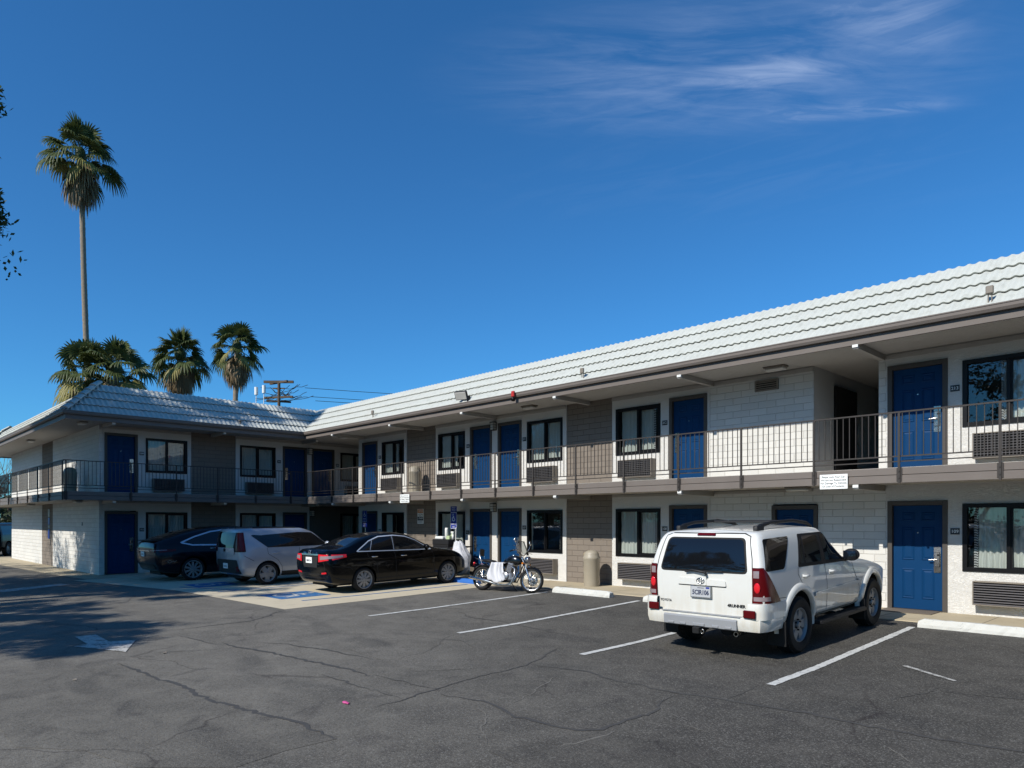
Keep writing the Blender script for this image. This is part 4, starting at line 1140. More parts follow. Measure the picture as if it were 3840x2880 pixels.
def wheel(parent, x, y, R_, rimR, w, spokes, side, style='six', turn=0):
    """one wheel: tyre, rim and hub; side +1 is the outer face towards +x"""
    e = thing('wheel', None, None, (x, y, R_), rotz=turn); e.parent = parent
    A = Matrix.Rotation(R(90)*side, 4, 'Y')      # local Z -> outward
    h = w/2; mb = MB()
    mb.lathe([(rimR, -h*.8), (rimR+.02, -h), (R_-.035, -h*.98), (R_-.008, -h*.72), (R_, -h*.4), (R_, h*.4), (R_-.008, h*.72), (R_-.035, h*.98), (rimR+.03, h), (rimR+.004, h*.84), (rimR, h*.8)], 48, A)
    for k in range(44 if R_ > .36 else 0):
        a = 2*math.pi*k/44
        for z0, z1, tw in ((-h*.7, -h*.1, .5), (h*.1, h*.72, -.5)):
            mm = A @ Matrix.Rotation(a, 4, 'Z') @ Matrix.Translation((R_, 0, 0)); mb.box(-.01, .007, -.014, .014, z0, z1, 0, mm)
    mb.build('tyre', M['tyre'], e, sharp=50)
    mb = MB(); f = h*.72
    mb.lathe([(rimR+.006, h*.86), (rimR-.006, h*.9), (rimR-.016, h*.8), (rimR-.03, h*.2), (rimR-.03, -h*.7)], 48, A)
    mb.lathe([(.001, -.02), (rimR-.03, -.02)], 32, A, 1); mb.lathe([(.001, .0), (rimR*.62, .0)], 32, A, 2)
    if style == 'six':     # broad six spoke truck wheel
        for k in range(6):
            mm = A @ Matrix.Rotation(2*math.pi*(k+.5)/6, 4, 'Z')
            for z0, sc in ((f, 1),):
                pl = [(.05, -.05), (rimR*.5, -.052), (rimR*.80, -.062), (rimR-.012, -.085), (rimR-.012, .085), (rimR*.80, .062), (rimR*.5, .052), (.05, .05)]
                n = len(pl); vs = [mm @ Vector((a, b, z0-.015*(a/rimR) - (.03 if a < .08 else 0))) for a, b in pl]+[mm @ Vector((a*.98, b*1.15, z0-.06)) for a, b in pl]
                mb.add(vs, [tuple(range(n))]+[(i, n+i, n+(i+1) % n, (i+1) % n) for i in range(n)], 0)
            mb.cyl(A @ Matrix.Rotation(2*math.pi*k/6, 4, 'Z') @ Vector((.07, 0, f-.02)), A @ Matrix.Rotation(2*math.pi*k/6, 4, 'Z') @ Vector((.07, 0, f+.004)), .012, n=8, mat=2)
        mb.lathe([(.001, f+.012), (.035, f+.012), (.042, f), (.045, f-.03)], 24, A)
    else:
        for k in range(spokes):
            a = 2*math.pi*k/spokes
            parts = {'pairs': ((-.12, .8), (.12, .8)), 'five': ((0, 2.9),), 'blade': ((0, 1.25),)}[style]
            for da, ws in parts:
                mm = A @ Matrix.Rotation(a+da, 4, 'Z'); b0, b1 = .014*ws*(1.2 if style != 'five' else 1.5), .024*ws
                pl = [(.03, -b0), (rimR-.008, -b1), (rimR-.008, b1), (.03, b0)]; n = 4
                vs = [mm @ Vector((p, q, f-.03*(p/rimR-.3))) for p, q in pl]+[mm @ Vector((p, q*1.2, f-.06)) for p, q in pl]
                mb.add(vs, [(0, 1, 2, 3)]+[(i, n+i, n+(i+1) % n, (i+1) % n) for i in range(n)], 0)
        mb.lathe([(.001, f+.006), (.028, f+.006), (.06, f-.004), (.065, f-.03)], 24, A)
        for k in range(5): 
            p = A @ Matrix.Rotation(2*math.pi*(k+.5)/5, 4, 'Z'); mb.cyl(p @ Vector((.048, 0, f-.02)), p @ Vector((.048, 0, f+.004)), .009, n=8, mat=2)
    mb.build('rim', [M['alloy'], M['brake'], M['brake']], e, sharp=35)
    return e

def cap_sections(S0, steps, zc, ydir, bulge):
    """shrink a section towards the centre plane to close the end of a body"""
    out = []
    for f, dy in steps:
        out.append([(x*f, y+ydir*dy, zc(z)+(z-zc(z))*(1-(1-f)*.0)) for x, y, z in S0])
    return out

# ================= the white sport utility vehicle
suv = Car('parked_suv', 'white mud-streaked SUV with roof rails and tow hitch, parked nose-in at the block wall', 'SUV', -5.2, 9.73, 0, 'carwhite')
def sec(y, zb, x2, x3, x4, x5, z5, x6, z6, x7, z7, x8, z8, z9, z3=.62, z4=.88, y6=0, y7=0, y8=0, y9=0, yb=0):
    return [(0, y+yb, zb), (x2-.12, y+yb, zb), (x2, y+yb, zb+.06), (x3, y+yb*.5, z3), (x4, y, z4), (x5, y, z5), (x6, y+y6, z6), (x7, y+y7, z7), (x8, y+y8, z8), (0, y+y9, z9)]
T_ = dict(y6=.05, y7=.12, y8=.175, y9=.21)
T2 = dict(y6=.045, y7=.11, y8=.16, y9=.19)
def scaled(s, f, dy): return [(x*f, y+dy, z) for x, y, z in s]
rear = sec(-.985, .47, .80, .83, .845, .835, 1.15, .785, 1.40, .715, 1.61, .64, 1.685, 1.715, **T_)
secs = [scaled(rear, 0.0, -.035), scaled(rear, .5, -.03), scaled(rear, .86, -.014), rear,
    sec(-.93, .45, .855, .885, .895, .875, 1.15, .825, 1.40, .75, 1.625, .665, 1.70, 1.735, **T2),
    sec(-.80, .44, .87, .905, .915, .895, 1.155, .845, 1.40, .765, 1.635, .675, 1.71, 1.745, y6=.04, y7=.09, y8=.12, y9=.14),
    sec(-.35, .42, .875, .905, .918, .90, 1.16, .85, 1.40, .77, 1.64, .68, 1.722, 1.758),
    sec(.5, .40, .87, .90, .915, .90, 1.16, .85, 1.41, .77, 1.645, .68, 1.73, 1.768),
    sec(1.05, .40, .87, .90, .913, .898, 1.155, .845, 1.41, .76, 1.63, .67, 1.70, 1.742),
    sec(1.45, .40, .87, .90, .912, .895, 1.145, .82, 1.33, .71, 1.48, .61, 1.535, 1.565),
    sec(1.93, .40, .87, .90, .91, .885, 1.12, .83, 1.145, .69, 1.17, .52, 1.185, 1.20),
    sec(2.4, .42, .87, .90, .91, .875, 1.08, .81, 1.11, .67, 1.14, .5, 1.155, 1.17),
    sec(3.0, .42, .86, .89, .895, .85, 1.02, .77, 1.06, .64, 1.09, .48, 1.10, 1.115),
    sec(3.45, .40, .80, .84, .85, .80, .95, .70, .99, .58, 1.0, .42, 1.01, 1.02),
    sec(3.62, .42, .66, .70, .71, .67, .90, .60, .925, .48, .93, .34, .935, .94)]
secs += [scaled(secs[-1], .5, .03), scaled(secs[-1], 0, .045)]
WH = [(0, .40, .475), (2.79, .40, .475)]
suv.body(secs, WH, .475, 130, 60)
P = suv.panel
tail = lambda: None
# glass and its rubber surround
P('rear_window', 'B', [(-.675, 1.165), (.675, 1.165), (.59, 1.635), (-.59, 1.635)], M['rubber'], .004, .05, round_=.07)
P('rear_window_glass', 'B', [(-.648, 1.19), (.648, 1.19), (.567, 1.612), (-.567, 1.612)], M['carglass'], .008, .05, round_=.06)
for nm, ol, ins in (('quarter_window', [(-.915, 1.20), (-.42, 1.20), (-.06, 1.625), (-.79, 1.615)], None), ):
    P(nm, 'R', ol, M['carglass'], .004, .04, mirror=True, round_=.05)
side = MB()
P('', 'R', [(.0, 1.19), (1.93, 1.155), (1.30, 1.595), (1.05, 1.635), (.24, 1.64)], 0, .004, .05, mirror=True, mb=side, round_=.04)
P('', 'R', [(.235, 1.235), (.77, 1.225), (.83, 1.605), (.335, 1.608)], 1, .008, .05, mirror=True, mb=side, round_=.03)
P('', 'R', [(.075, 1.235), (.20, 1.235), (.275, 1.56), (.245, 1.57)], 1, .008, .05, mirror=True, mb=side, round_=.02)
P('', 'R', [(.92, 1.225), (1.80, 1.195), (1.25, 1.57), (1.02, 1.60), (.95, 1.60)], 1, .008, .05, mirror=True, mb=side, round_=.03)
build_split(side, 'side_window', [M['rubber'], M['carglass']], suv.root)
P('windscreen', 'T', [(-.60, 1.16), (.60, 1.16), (.70, 1.86), (-.70, 1.86)], M['carglass'], .004, .08, round_=.06)
# shut lines
g = MB()
for pts in ([(.0, 1.19), (-.02, 1.10), (.10, .95), (.40, .80), (.47, .62), (.47, .48)], [(.885, 1.60), (.885, 1.17), (.93, .9), (.95, .5)], [(1.95, 1.15), (1.98, 1.0), (2.2, .72), (2.24, .5)], [(.47, .47), (2.2, .47)]):
    suv.ribbon('', 'R', pts, .010, 0, .0025, True, mb=g)
suv.ribbon('', 'B', [(-.715, .60), (-.735, .85), (-.745, 1.12), (-.715, 1.36), (-.645, 1.655), (-.55, 1.69), (.55, 1.69), (.645, 1.655), (.715, 1.36), (.745, 1.12), (.735, .85), (.715, .60)], .012, 0, .002, mb=g)
suv.ribbon('', 'R', [(-.96, .80), (-.60, .83), (-.42, .82)], .008, 0, .0025, True, mb=g)
g.build('panel_seam', M['seam'], suv.root)
P('door_moulding', 'R', [(.50, .735), (2.20, .775), (2.22, .83), (.50, .79)], suv.paint, .022, .06, mirror=True, round_=.02)
# flared arches
fl = MB()
for yy, zz, ra in WH:
    for sg in (1, -1):
        ring = []
        for k in range(37):
            a = R(-28 + 236*k/36); row = []
            for rr, o in ((ra-.004, -.02), (ra+.0, .030), (ra+.018, .040), (ra+.05, .036), (ra+.085, .024), (ra+.10, .003), (ra+.104, -.01)):
                p = (yy+rr*math.cos(a), zz+rr*math.sin(a)); h = suv.hit('R', yy+(ra+.09)*math.cos(a), max(.45, zz+(ra+.09)*math.sin(a)))
                hx = h[0].x if h else .88
                row.append((sg*(min(hx, .93)+o), p[0], max(p[1], .34)))
            ring.append(row)
        fl.grid(ring, 0)
build_split(fl, 'wheel_arch_flare', suv.paint, suv.root, key=lambda c: (c.x > 0, c.y > 1.4), sharp=60)
# tail lamps wrap the corner
def lamp_strip(car, name, side_pts, mats):
    pass
for sg in (1, -1):
    lm = MB()
    def wrap(z0, z1, mi, off, inner, outer):
        rows = []
        for i in range(9):
            z = z0+(z1-z0)*i/8; row = []
            f = (z-.80)/(1.24-.80)
            xi = .735-.0*f; 
            for j in range(13):
                t = (inner + (outer-inner)*j/12) if outer else j/12
                if t < .45:
                    u = xi+(.845-xi)*t/.45*.92; h = suv.bvh.ray_cast(Vector((sg*u, -4, z)), Vector((0, 1, 0)))
                else:
                    ymax = -.60 - .33*max(0, f)**.85
                    yv = -.955+(ymax+.955)*(t-.45)/.55; h = suv.bvh.ray_cast(Vector((sg*3, yv, z)), Vector((-sg, 0, 0)))
                n = h[1]; 
                if n.dot(h[0]-Vector((0, 0, 1))) < 0: n = -n
                row.append(h[0]+n*off)
            rows.append(row if sg < 0 else row[::-1])
        lm.grid(rows, mi)
    wrap(.79, 1.25, 0, .014, 0, 0); wrap(1.12, 1.21, 1, .0165, .08, .40); wrap(.82, .875, 1, .0165, .08, .60)
    c = suv.bvh.ray_cast(Vector((sg*.80, -4, .99)), Vector((0, 1, 0)))
    lm.ell(c[0]+Vector((0, -.012, 0)), (.045, .014, .07), mat=2)
    o = lm.build('tail_light', [M['redlens'], M['clearlens'], M['redbright']], suv.root)
    # tall narrow lamp: cut the outer edge slope by the wrap above
P('brake_light', 'B', [(-.145, 1.652), (.145, 1.652), (.13, 1.684), (-.13, 1.684)], M['redlens'], .016, .03, round_=.012)
# rear bumper: wrapped shell with a grey step
bm_ = MB(); rows = []
prof = [(.405, -.03), (.42, .028), (.50, .05), (.575, .048), (.60, .042)]
def bump_path(o):
    out = []
    for k in range(41):
        t = -1+2*k/40; a = abs(t)
        if a < .72: x = .80*t/.72; y = -1.045+.012*(t/.72)**2
        else: f = (a-.72)/.28; x = math.copysign(.80+.085*math.sin(min(1, f*2.2)*math.pi/2), t); y = -1.033+.50*max(0, f-.10)/.9 if f > .1 else -1.033
        n = Vector((0, -1)) if a < .68 else (Vector((math.copysign(1, t), -.25)) if a > .80 else Vector((math.copysign(.7, t), -.7)))
        n.normalize(); out.append((x+n.x*o, y+n.y*o))
    return out
for z, o in prof: rows.append([(x, y, z) for x, y in bump_path(o)])
rows.append([(x*.93, min(-.93, y+.12) if abs(x) < .80 else y+.02, .60) for x, y in bump_path(0)])
rows.insert(0, [(x*.93, y+.12, .405) for x, y in bump_path(-.03)])
bm_.grid(rows, 0)
# corner pieces rise up under the tail lamps
for sg in (1, -1):
    cr = []
    for z, o in ((.58, .055), (.66, .05), (.74, .046), (.785, .03), (.79, -.02)):
        row = []
        for k in range(15):
            t = k/14
            if t < .4: x, y = .70+.14*t/.4, -1.03+.01*t
            elif t < .55: f = (t-.4)/.15; x, y = .84+.06*math.sin(f*math.pi/2), -1.02+.09*(1-math.cos(f*math.pi/2))
            else: f = (t-.55)/.45; x, y = .90+.012*f, -.93+.47*f
            n = Vector((0, -1)) if t < .38 else (Vector((.7, -.7)) if t < .58 else Vector((1, -.05))); n.normalize()
            zz = z
            row.append((sg*(x+n.x*o*.5), y+n.y*o*.9, zz))
        cr.append(row if sg < 0 else row[::-1])
    bm_.grid(cr, 0)
bp = bm_.build('rear_bumper', suv.paint, suv.root, sharp=50)
gb = MB()
gp = [(.415, .045), (.43, .07), (.545, .072), (.565, .05)]
gb.grid([[(x, -1.045-o, z) for x in [(-.56+1.12*k/20) for k in range(21)]] for z, o in gp], 0)
for sx in (-1, 1): gb.quad((sx*.56, -1.045-.045, .415), (sx*.56, -1.045-.07, .43), (sx*.56, -1.045-.072, .545), (sx*.56, -1.04, .5))
for x in (-.44, -.25, .25, .44): gb.rbox(x-.05, x+.05, -1.126, -1.11, .43, .468, .008)
gb.rbox(-.09, .09, -1.128, -1.11, .43, .475, .008)
gb.box(-.60, .60, -1.10, -.99, .598, .604)
gb.build('bumper_step', M['greyplastic'], bp, sharp=40)
hk = MB(); hk.rbox(-.035, .035, -1.13, -.9, .36, .42, .006); hk.rbox(-.06, .045, -1.19, -1.12, .335, .425, .01, 1); hk.tube([(.075+.022*math.cos(R(a)), -1.15, .37+.03*math.sin(R(a))) for a in range(0, 360, 30)], .008, 6, 2, closed=True)
hk.build('tow_hitch', [M['plastic'], M['rubber'], M['nickel']], suv.root)
for sg in (1, -1):
    q = MB(); x = sg*.735; q.rbox(x-.085, x+.085, -1.115, -1.08, .60, .705, .012); q.build('bumper_reflector', M['redlens'], bp)
# tailgate furniture
tg = MB(); 
for pts, off in (([(-.375, .985), (.375, .985), (.36, 1.062), (-.36, 1.075)], .022),): suv.panel('', 'B', pts, 0, off, .05, mb=tg, round_=.02, thick=.02)
suv.panel('', 'B', [(-.085, .985), (.085, .985), (.085, 1.11), (-.085, 1.11)], 0, .028, .04, mb=tg, round_=.02, thick=.02)
tg.build('tailgate_handle', suv.paint, suv.root)
P('painted_handle_shadow', 'B', [(-.36, .972), (.36, .972), (.36, .987), (-.36, .987)], M['seam'], .006, .05)  # dark strip paints in the shade below the handle bar
pw = MB(); pc = suv.place('B', 0, .90, .012); tilt = Matrix.Translation((0, pc.y-.012, .895)) @ Matrix.Rotation(R(-3), 4, 'X')
pw.rbox(-.162, .162, -.006, .012, -.085, .085, .006, 1, tilt); pw.box(-.150, .150, -.0085, -.003, -.072, .072, 0, tilt)
pw.text('5CIR106', .088, lambda a, b: tilt @ Vector((a, -.0105, b-.012)), 2, bold=.003, sx=.82)
pw.box(.08, .135, -.0095, -.004, .045, .068, 3, tilt); pw.box(-.05, .05, -.0092, -.004, .048, .056, 2, tilt)
pw.build('number_plate', [M['plate'], M['chrome'], M['plateink'], M['signblue']], suv.root)
em = MB(); ec = Vector((0, suv.place('B', 0, 1.045, .03).y-.004, 1.047))
def oval(rx, rz, cx=0, cz=0, r=.0055): em.tube([ec+Vector((cx+rx*math.cos(R(a)), 0, cz+rz*math.sin(R(a)))) for a in range(0, 360, 15)], r, 6, closed=True)
oval(.058, .040); oval(.021, .034, 0, -.004, .0045); oval(.045, .016, 0, .014, .0045)
em.build('emblem', M['chrome'], suv.root)
suv.lettering('badge', 'TOYOTA', .048, 'B', -.685, .735, M['plastic'], bold=.001)
suv.lettering('badge', '4RUNNER', .056, 'B', .385, .735, M['plastic'], bold=.0025)
wp = MB(); a0 = suv.place('B', .0, 1.155, .03); wp.tube([(.09, a0.y-.005, 1.125), (.09, a0.y-.02, 1.165), (-.12, a0.y-.01, 1.19), (-.24, a0.y+.0, 1.165)], [.016, .018, .016, .012], 8)
wp.tube([(-.22, a0.y-.008, 1.172), (.33, a0.y-.002, 1.19)], .008, 6); wp.build('rear_wiper', M['plastic'], suv.root)
# door handles, mirrors, roof rails, step boards, flaps, exhaust
for sg in (1, -1):
    for yy, zz in ((.18, 1.055), (1.10, 1.05)):
        h = suv.hit('R' if sg > 0 else 'L', yy, zz)[0]; m = MB()
        m.rbox(min(h.x, h.x+sg*.012)-.0, max(h.x, h.x+sg*.012), yy-.07, yy+.09, zz-.035, zz+.03, .004)
        m.tube([(h.x+sg*.005, yy-.075, zz), (h.x+sg*.045, yy-.05, zz+.004), (h.x+sg*.045, yy+.05, zz+.004), (h.x+sg*.005, yy+.085, zz)], .016, 8)
        m.build('door_handle', suv.paint, suv.root, sharp=50)
    m = MB(); h = suv.hit('R' if sg > 0 else 'L', 1.72, 1.2)[0]
    mm = Matrix.Translation((h.x+sg*.15, 1.66, 1.26))
    m.ell((0, 0, 0), (.125, .075, .095), mm, 16, 10, 0); m.tube([(h.x-sg*.02, 1.72, 1.18), (h.x+sg*.09, 1.68, 1.20)], [.04, .03], 8)
    m.rbox(h.x+sg*.15-.095, h.x+sg*.15+.095, 1.578, 1.592, 1.19, 1.325, .006, 1)
    m.build('wing_mirror', [M['plastic'], M['carglass']], suv.root, sharp=60)
    m = MB(); X = sg*.60
    zr = [suv.hit('T', X, y)[0].z for y in (-.55, -.3, .4, 1.0)]
    m.tube([(X, -.62, zr[0]-.02), (X, -.50, zr[0]+.055), (X, -.2, zr[1]+.085), (X, .5, zr[2]+.085), (X, .95, zr[3]+.06), (X, 1.12, zr[3]-.0)], [.03, .032, .024, .024, .03, .024], 8)
    m.rbox(X-.035, X+.035, -.64, -.44, zr[0]-.03, zr[0]+.065, .012); m.build('roof_rail', M['plastic'], suv.root, sharp=50)
    m = MB(); m.rbox(min(sg*.80, sg*1.0), max(sg*.80, sg*1.0), .52, 2.26, .33, .385, .012)
    for yy in (.7, 1.4, 2.1): m.box(min(sg*.6, sg*.85), max(sg*.6, sg*.85), yy-.03, yy+.03, .35, .40)
    for yy in [.6+.1*k for k in range(17)]: m.box(min(sg*.86, sg*.98), max(sg*.86, sg*.98), yy, yy+.05, .385, .389)
    m.build('step_board', M['plastic'], suv.root)
    for yy in (-.52, 2.30):
        m = MB(); m.rbox(min(sg*.70, sg*.955), max(sg*.70, sg*.955), yy-.012, yy+.012, .17, .50, .004, 0, None); m.build('mud_flap', M['rubber'], suv.root)
for y in (-.25, .35, .85):
    z = max(suv.hit('T', 0, y)[0].z, 1.75); 
    if y != -.25: m = MB(); m.tube([(-.60, y, z+.045), (.60, y, z+.045)], .018, 8); m.build('roof_crossbar', M['plastic'], suv.root)
m = MB(); m.lathe([(.026, 0), (.034, 0), (.034, .5), (.026, .5)], 16, Matrix.Translation((.50, -1.02, .36)) @ Matrix.Rotation(R(-90), 4, 'X'), closed=True); m.build('exhaust', M['nickel'], suv.root, sharp=40)
m = MB(); m.box(-.5, .5, -.75, 3.1, .36, .46); m.cyl((-.75, 0, .38), (.75, 0, .38), .06, n=12); m.cyl((.3, -.9, .4), (.3, -.5, .4), .1, n=12); m.build('underbody', M['brake'], suv.root)
hl = MB()
for sg in (1, -1): suv.panel('', 'F', [(sg*.40, .76), (sg*.62, .74), (sg*.66, .88), (sg*.42, .90)], 0, .006, .05, mb=hl)
build_split(hl, 'headlight', M['clearlens'], suv.root)
for yy in (0, 2.79):
    for sg in (1, -1): wheel(suv.root, sg*.80, yy, .392, .232, .265, 6, sg, 'six')
M['satin'] = plain('satin_trim', '#c3ccd8', .3, metal=.2, var=.03)

# ================= generic details for the saloon-height cars
def plate_on(car, view, x, z, text, off=.01, w=.30, h=.15, mat='signwhite', size=.07):
    pc = car.place(view, x, z, off); m = MB()
    m.rbox(x-w/2, x+w/2, pc.y-.006, pc.y+.01, z-h/2, z+h/2, .004, 0)
    m.text(text, size, lambda a, b: (x+a, pc.y-.008, z+b-.01), 1, bold=.001, sx=.8)
    return m.build('number_plate', [M[mat], M['plateink']], car.root)
def car_bits(car, handles, mirror, paint=None, hx=.02, hmat=None):
    for sg in (1, -1):
        vw = 'R' if sg > 0 else 'L'
        for yy, zz in handles:
            h = car.hit(vw, yy, zz)[0]; m = MB(); m.tube([(h.x, yy-.085, zz), (h.x+sg*.035, yy-.06, zz), (h.x+sg*.035, yy+.06, zz), (h.x, yy+.085, zz)], .013, 8); m.build('door_handle', hmat or car.paint, car.root)
        yy, zz = mirror; h = car.hit(vw, yy, zz-.05)[0]; m = MB(); m.ell((h.x+sg*.12, yy, zz), (.11, .06, .075)); m.tube([(h.x, yy+.05, zz-.06), (h.x+sg*.08, yy+.02, zz-.04)], .025, 6); m.build('wing_mirror', car.paint, car.root)
def underbody(car, y0, y1, z0=.18, z1=.3):
    m = MB(); m.box(-.5, .5, y0, y1, z0, z1); m.cyl((-.7, 0, z0+.1), (.7, 0, z0+.1), .05, n=10); m.build('underbody', M['brake'], car.root)

# ================= black saloon
sed = Car('parked_sedan', 'shiny black saloon with chrome window line and red tail lights, on the concrete pad', 'sedan', -16.3, 9.8, 0, 'carblack')
D = lambda y, zb, x2, x3, x4, x5, z5, x6, z6, x7, z7, x8, z8, z9, **k: sec(y, zb, x2, x3, x4, x5, z5, x6, z6, x7, z7, x8, z8, z9, z3=k.pop('z3', .50), z4=k.pop('z4', .74), **k)
r0 = D(-.99, .34, .70, .79, .775, .70, .98, .64, 1.04, .58, 1.075, .45, 1.09, 1.10, y6=.02, y7=.05, y8=.07, y9=.08, z3=.52, z4=.78, yb=.06)
S_ = [scaled(r0, 0, -.05), scaled(r0, .5, -.04), scaled(r0, .88, -.015), r0,
  D(-.90, .28, .78, .85, .845, .775, 1.00, .71, 1.055, .63, 1.09, .47, 1.105, 1.115, yb=.03),
  D(-.62, .22, .82, .87, .875, .815, 1.005, .74, 1.065, .66, 1.10, .50, 1.12, 1.135),
  D(-.38, .20, .83, .872, .88, .825, 1.005, .755, 1.09, .68, 1.145, .52, 1.165, 1.18),
  D(.10, .19, .83, .872, .88, .825, .995, .755, 1.17, .66, 1.31, .52, 1.355, 1.375),
  D(.45, .19, .83, .87, .88, .82, .985, .755, 1.19, .63, 1.37, .50, 1.425, 1.445),
  D(1.0, .19, .83, .87, .88, .82, .97, .76, 1.19, .64, 1.41, .50, 1.465, 1.49),
  D(1.45, .19, .83, .87, .88, .82, .955, .76, 1.17, .62, 1.37, .48, 1.42, 1.445),
  D(1.95, .19, .83, .87, .88, .82, .94, .74, 1.07, .58, 1.19, .44, 1.22, 1.235),
  D(2.42, .19, .83, .865, .875, .81, .915, .73, .97, .62, 1.005, .44, 1.02, 1.035),
  D(3.0, .20, .80, .84, .845, .77, .82, .68, .89, .56, .925, .4, .94, .95),
  D(3.35, .22, .70, .75, .75, .66, .72, .58, .79, .48, .82, .35, .835, .84, z3=.45, z4=.6),
  D(3.55, .26, .48, .54, .54, .48, .64, .42, .68, .35, .70, .25, .71, .715, z3=.42, z4=.55)]
S_ += [scaled(S_[-1], .5, .03), scaled(S_[-1], 0, .045)]
sed.body(S_, [(0, .315, .355), (2.7, .315, .355)], .355, 120, 56, .52)
sed.panel('rear_window', 'T', [(-.56, -.42), (.56, -.42), (.47, .33), (-.47, .33)], M['carglass'], .004, .06, round_=.06)
sed.panel('windscreen', 'T', [(-.46, 1.52), (.46, 1.52), (.58, 2.36), (-.58, 2.36)], M['carglass'], .004, .07, round_=.06)
ol = [(-.19, 1.03), (1.0, 1.005), (2.16, .985), (1.72, 1.235), (1.38, 1.355), (1.0, 1.395), (.55, 1.375), (.22, 1.275)]
w = MB(); sed.panel('', 'R', ol, 0, .003, .05, mirror=True, mb=w, round_=.05)
for q in ([(-.10, 1.055), (.19, 1.05), (.30, 1.255), (.22, 1.235)], [(.24, 1.05), (.90, 1.035), (.90, 1.365), (.58, 1.345), (.36, 1.275)], [(.97, 1.035), (1.86, 1.015), (1.62, 1.225), (1.36, 1.325), (.99, 1.368)]):
    sed.panel('', 'R', q, 1, .006, .05, mirror=True, mb=w, round_=.03)
build_split(w, 'side_window', [M['plastic'], M['carglass']], sed.root)
w = MB(); sed.ribbon('', 'R', ol, .022, 0, .008, True, mb=w, closed=True); sed.ribbon('', 'R', [(.93, 1.03), (.945, 1.38)], .012, 0, .008, True, mb=w); sed.ribbon('', 'R', [(.205, 1.05), (.32, 1.29)], .012, 0, .008, True, mb=w)
build_split(w, 'chrome_trim', M['satin'], sed.root)
w = MB()
for pts in ([(.10, 1.03), (.12, .9), (.36, .70), (.40, .45), (.42, .26)], [(.945, 1.0), (.95, .6), (.99, .26)], [(2.16, .98), (2.20, .8), (2.22, .26)], [(.42, .25), (2.22, .25)], [(-.9, .70), (-.42, .66), (-.36, .60)]): sed.ribbon('', 'R', pts, .010, 0, .002, True, mb=w)
sed.ribbon('', 'B', [(-.62, .50), (-.66, .72), (-.55, .95)], .01, 0, .002, mb=w); sed.ribbon('', 'B', [(.62, .50), (.66, .72), (.55, .95)], .01, 0, .002, mb=w); sed.ribbon('', 'B', [(-.62, .50), (.62, .50)], .01, 0, .002, mb=w)
w.build('panel_seam', M['seam'], sed.root)
def corner_lamp(car, z0, z1, xi, yend, taper, bands, off=.01, yr=-.86):
    """tail lamp wrapped round the rear corner, bands: (v0, v1, t0, t1, mat)"""
    for sg in (1, -1):
        lm = MB()
        for v0, v1, t0, t1, mi, oo in bands:
            rows = []
            for i in range(7):
                row = []
                for j in range(15):
                    t = t0+(t1-t0)*j/14; vv = v0+(v1-v0)*i/6
                    zc_ = (z0+z1)/2+taper[0]*t; hh = (z1-z0)/2*(1-taper[1]*t); z = zc_+(vv-.5)*2*hh
                    xe = abs(max((car.bvh.ray_cast(Vector((3, yr, z)), Vector((-1, 0, 0)))[0].x), .3))
                    if t < .5: h = car.bvh.ray_cast(Vector((sg*(xi+(xe-.012-xi)*t/.5), -4, z)), Vector((0, 1, 0)))
                    else: 
                        yy = yr+(yend-yr)*(t-.5)/.5; h = car.bvh.ray_cast(Vector((sg*3, yy, z)), Vector((-sg, 0, 0)))
                    if h[0] is None: h = car.bvh.find_nearest(Vector((sg*xi, -.9, z)))
                    n = h[1] if h[1].dot(h[0]-Vector((0, .5, .7))) > 0 else -h[1]
                    row.append(h[0]+n*(off+oo))
                rows.append(row if sg < 0 else row[::-1])
            lm.grid(rows, mi)
        lm.build('tail_light', [M['redbright'], M['clearlens'], M['redlens'], M['rubber']], car.root)
corner_lamp(sed, .80, .99, .42, -.50, (.05, .62), [(0, 1, 0, 1, 0, 0), (.24, .76, .10, .86, 1, .005)])
sed.panel('boot_strip', 'B', [(-.40, .955), (.40, .955), (.41, .995), (-.41, .995)], M['chrome'], .012, .05, round_=.01)
sed.panel('plate_recess', 'B', [(-.33, .66), (.33, .66), (.38, .935), (-.38, .935)], M['seam'], .004, .05, round_=.03)
plate_on(sed, 'B', -.02, .84, 'BMB5724', .014)
w = MB(); c = sed.place('B', 0, 1.03, .012); w.tube([c+Vector((.05*math.cos(R(a)), 0, .05*math.sin(R(a)))) for a in range(0, 360, 24)], .008, 6, closed=True); w.box(-.062, .062, c.y-.006, c.y+.004, c.z-.01, c.z+.01); w.build('emblem', M['chrome'], sed.root)
sed.lettering('badge', 'NISSAN', .045, 'B', -.36, 1.02, M['chrome'], bold=.001); sed.lettering('badge', 'SL', .045, 'B', .30, 1.02, M['chrome'], bold=.001); sed.lettering('badge', 'SENTRA', .03, 'B', .34, .74, M['chrome'], bold=.001)
w = MB()
for sg in (1, -1): sed.panel('', 'B', [(sg*.50, .50), (sg*.70, .52), (sg*.70, .56), (sg*.50, .54)] if sg > 0 else [(-.70, .52), (-.50, .50), (-.50, .54), (-.70, .56)], 0, .006, .04, mb=w)
build_split(w, 'bumper_reflector', M['redbright'], sed.root)
sed.panel('bumper_crease', 'B', [(-.62, .40), (.62, .40), (.60, .415), (-.60, .415)], M['plastic'], .004, .05)
car_bits(sed, [(.32, .88), (1.22, .865)], (1.92, 1.06), hmat=M['chrome']); underbody(sed, -.7, 3.0)
for yy in (0, 2.7):
    for sg in (1, -1): wheel(sed.root, sg*.765, yy, .316, .225, .205, 9, sg, 'pairs')
w = MB()
for k in range(22): p = sed.hit('T', -.50+.0*k, -.40+.033*k)
w = MB()
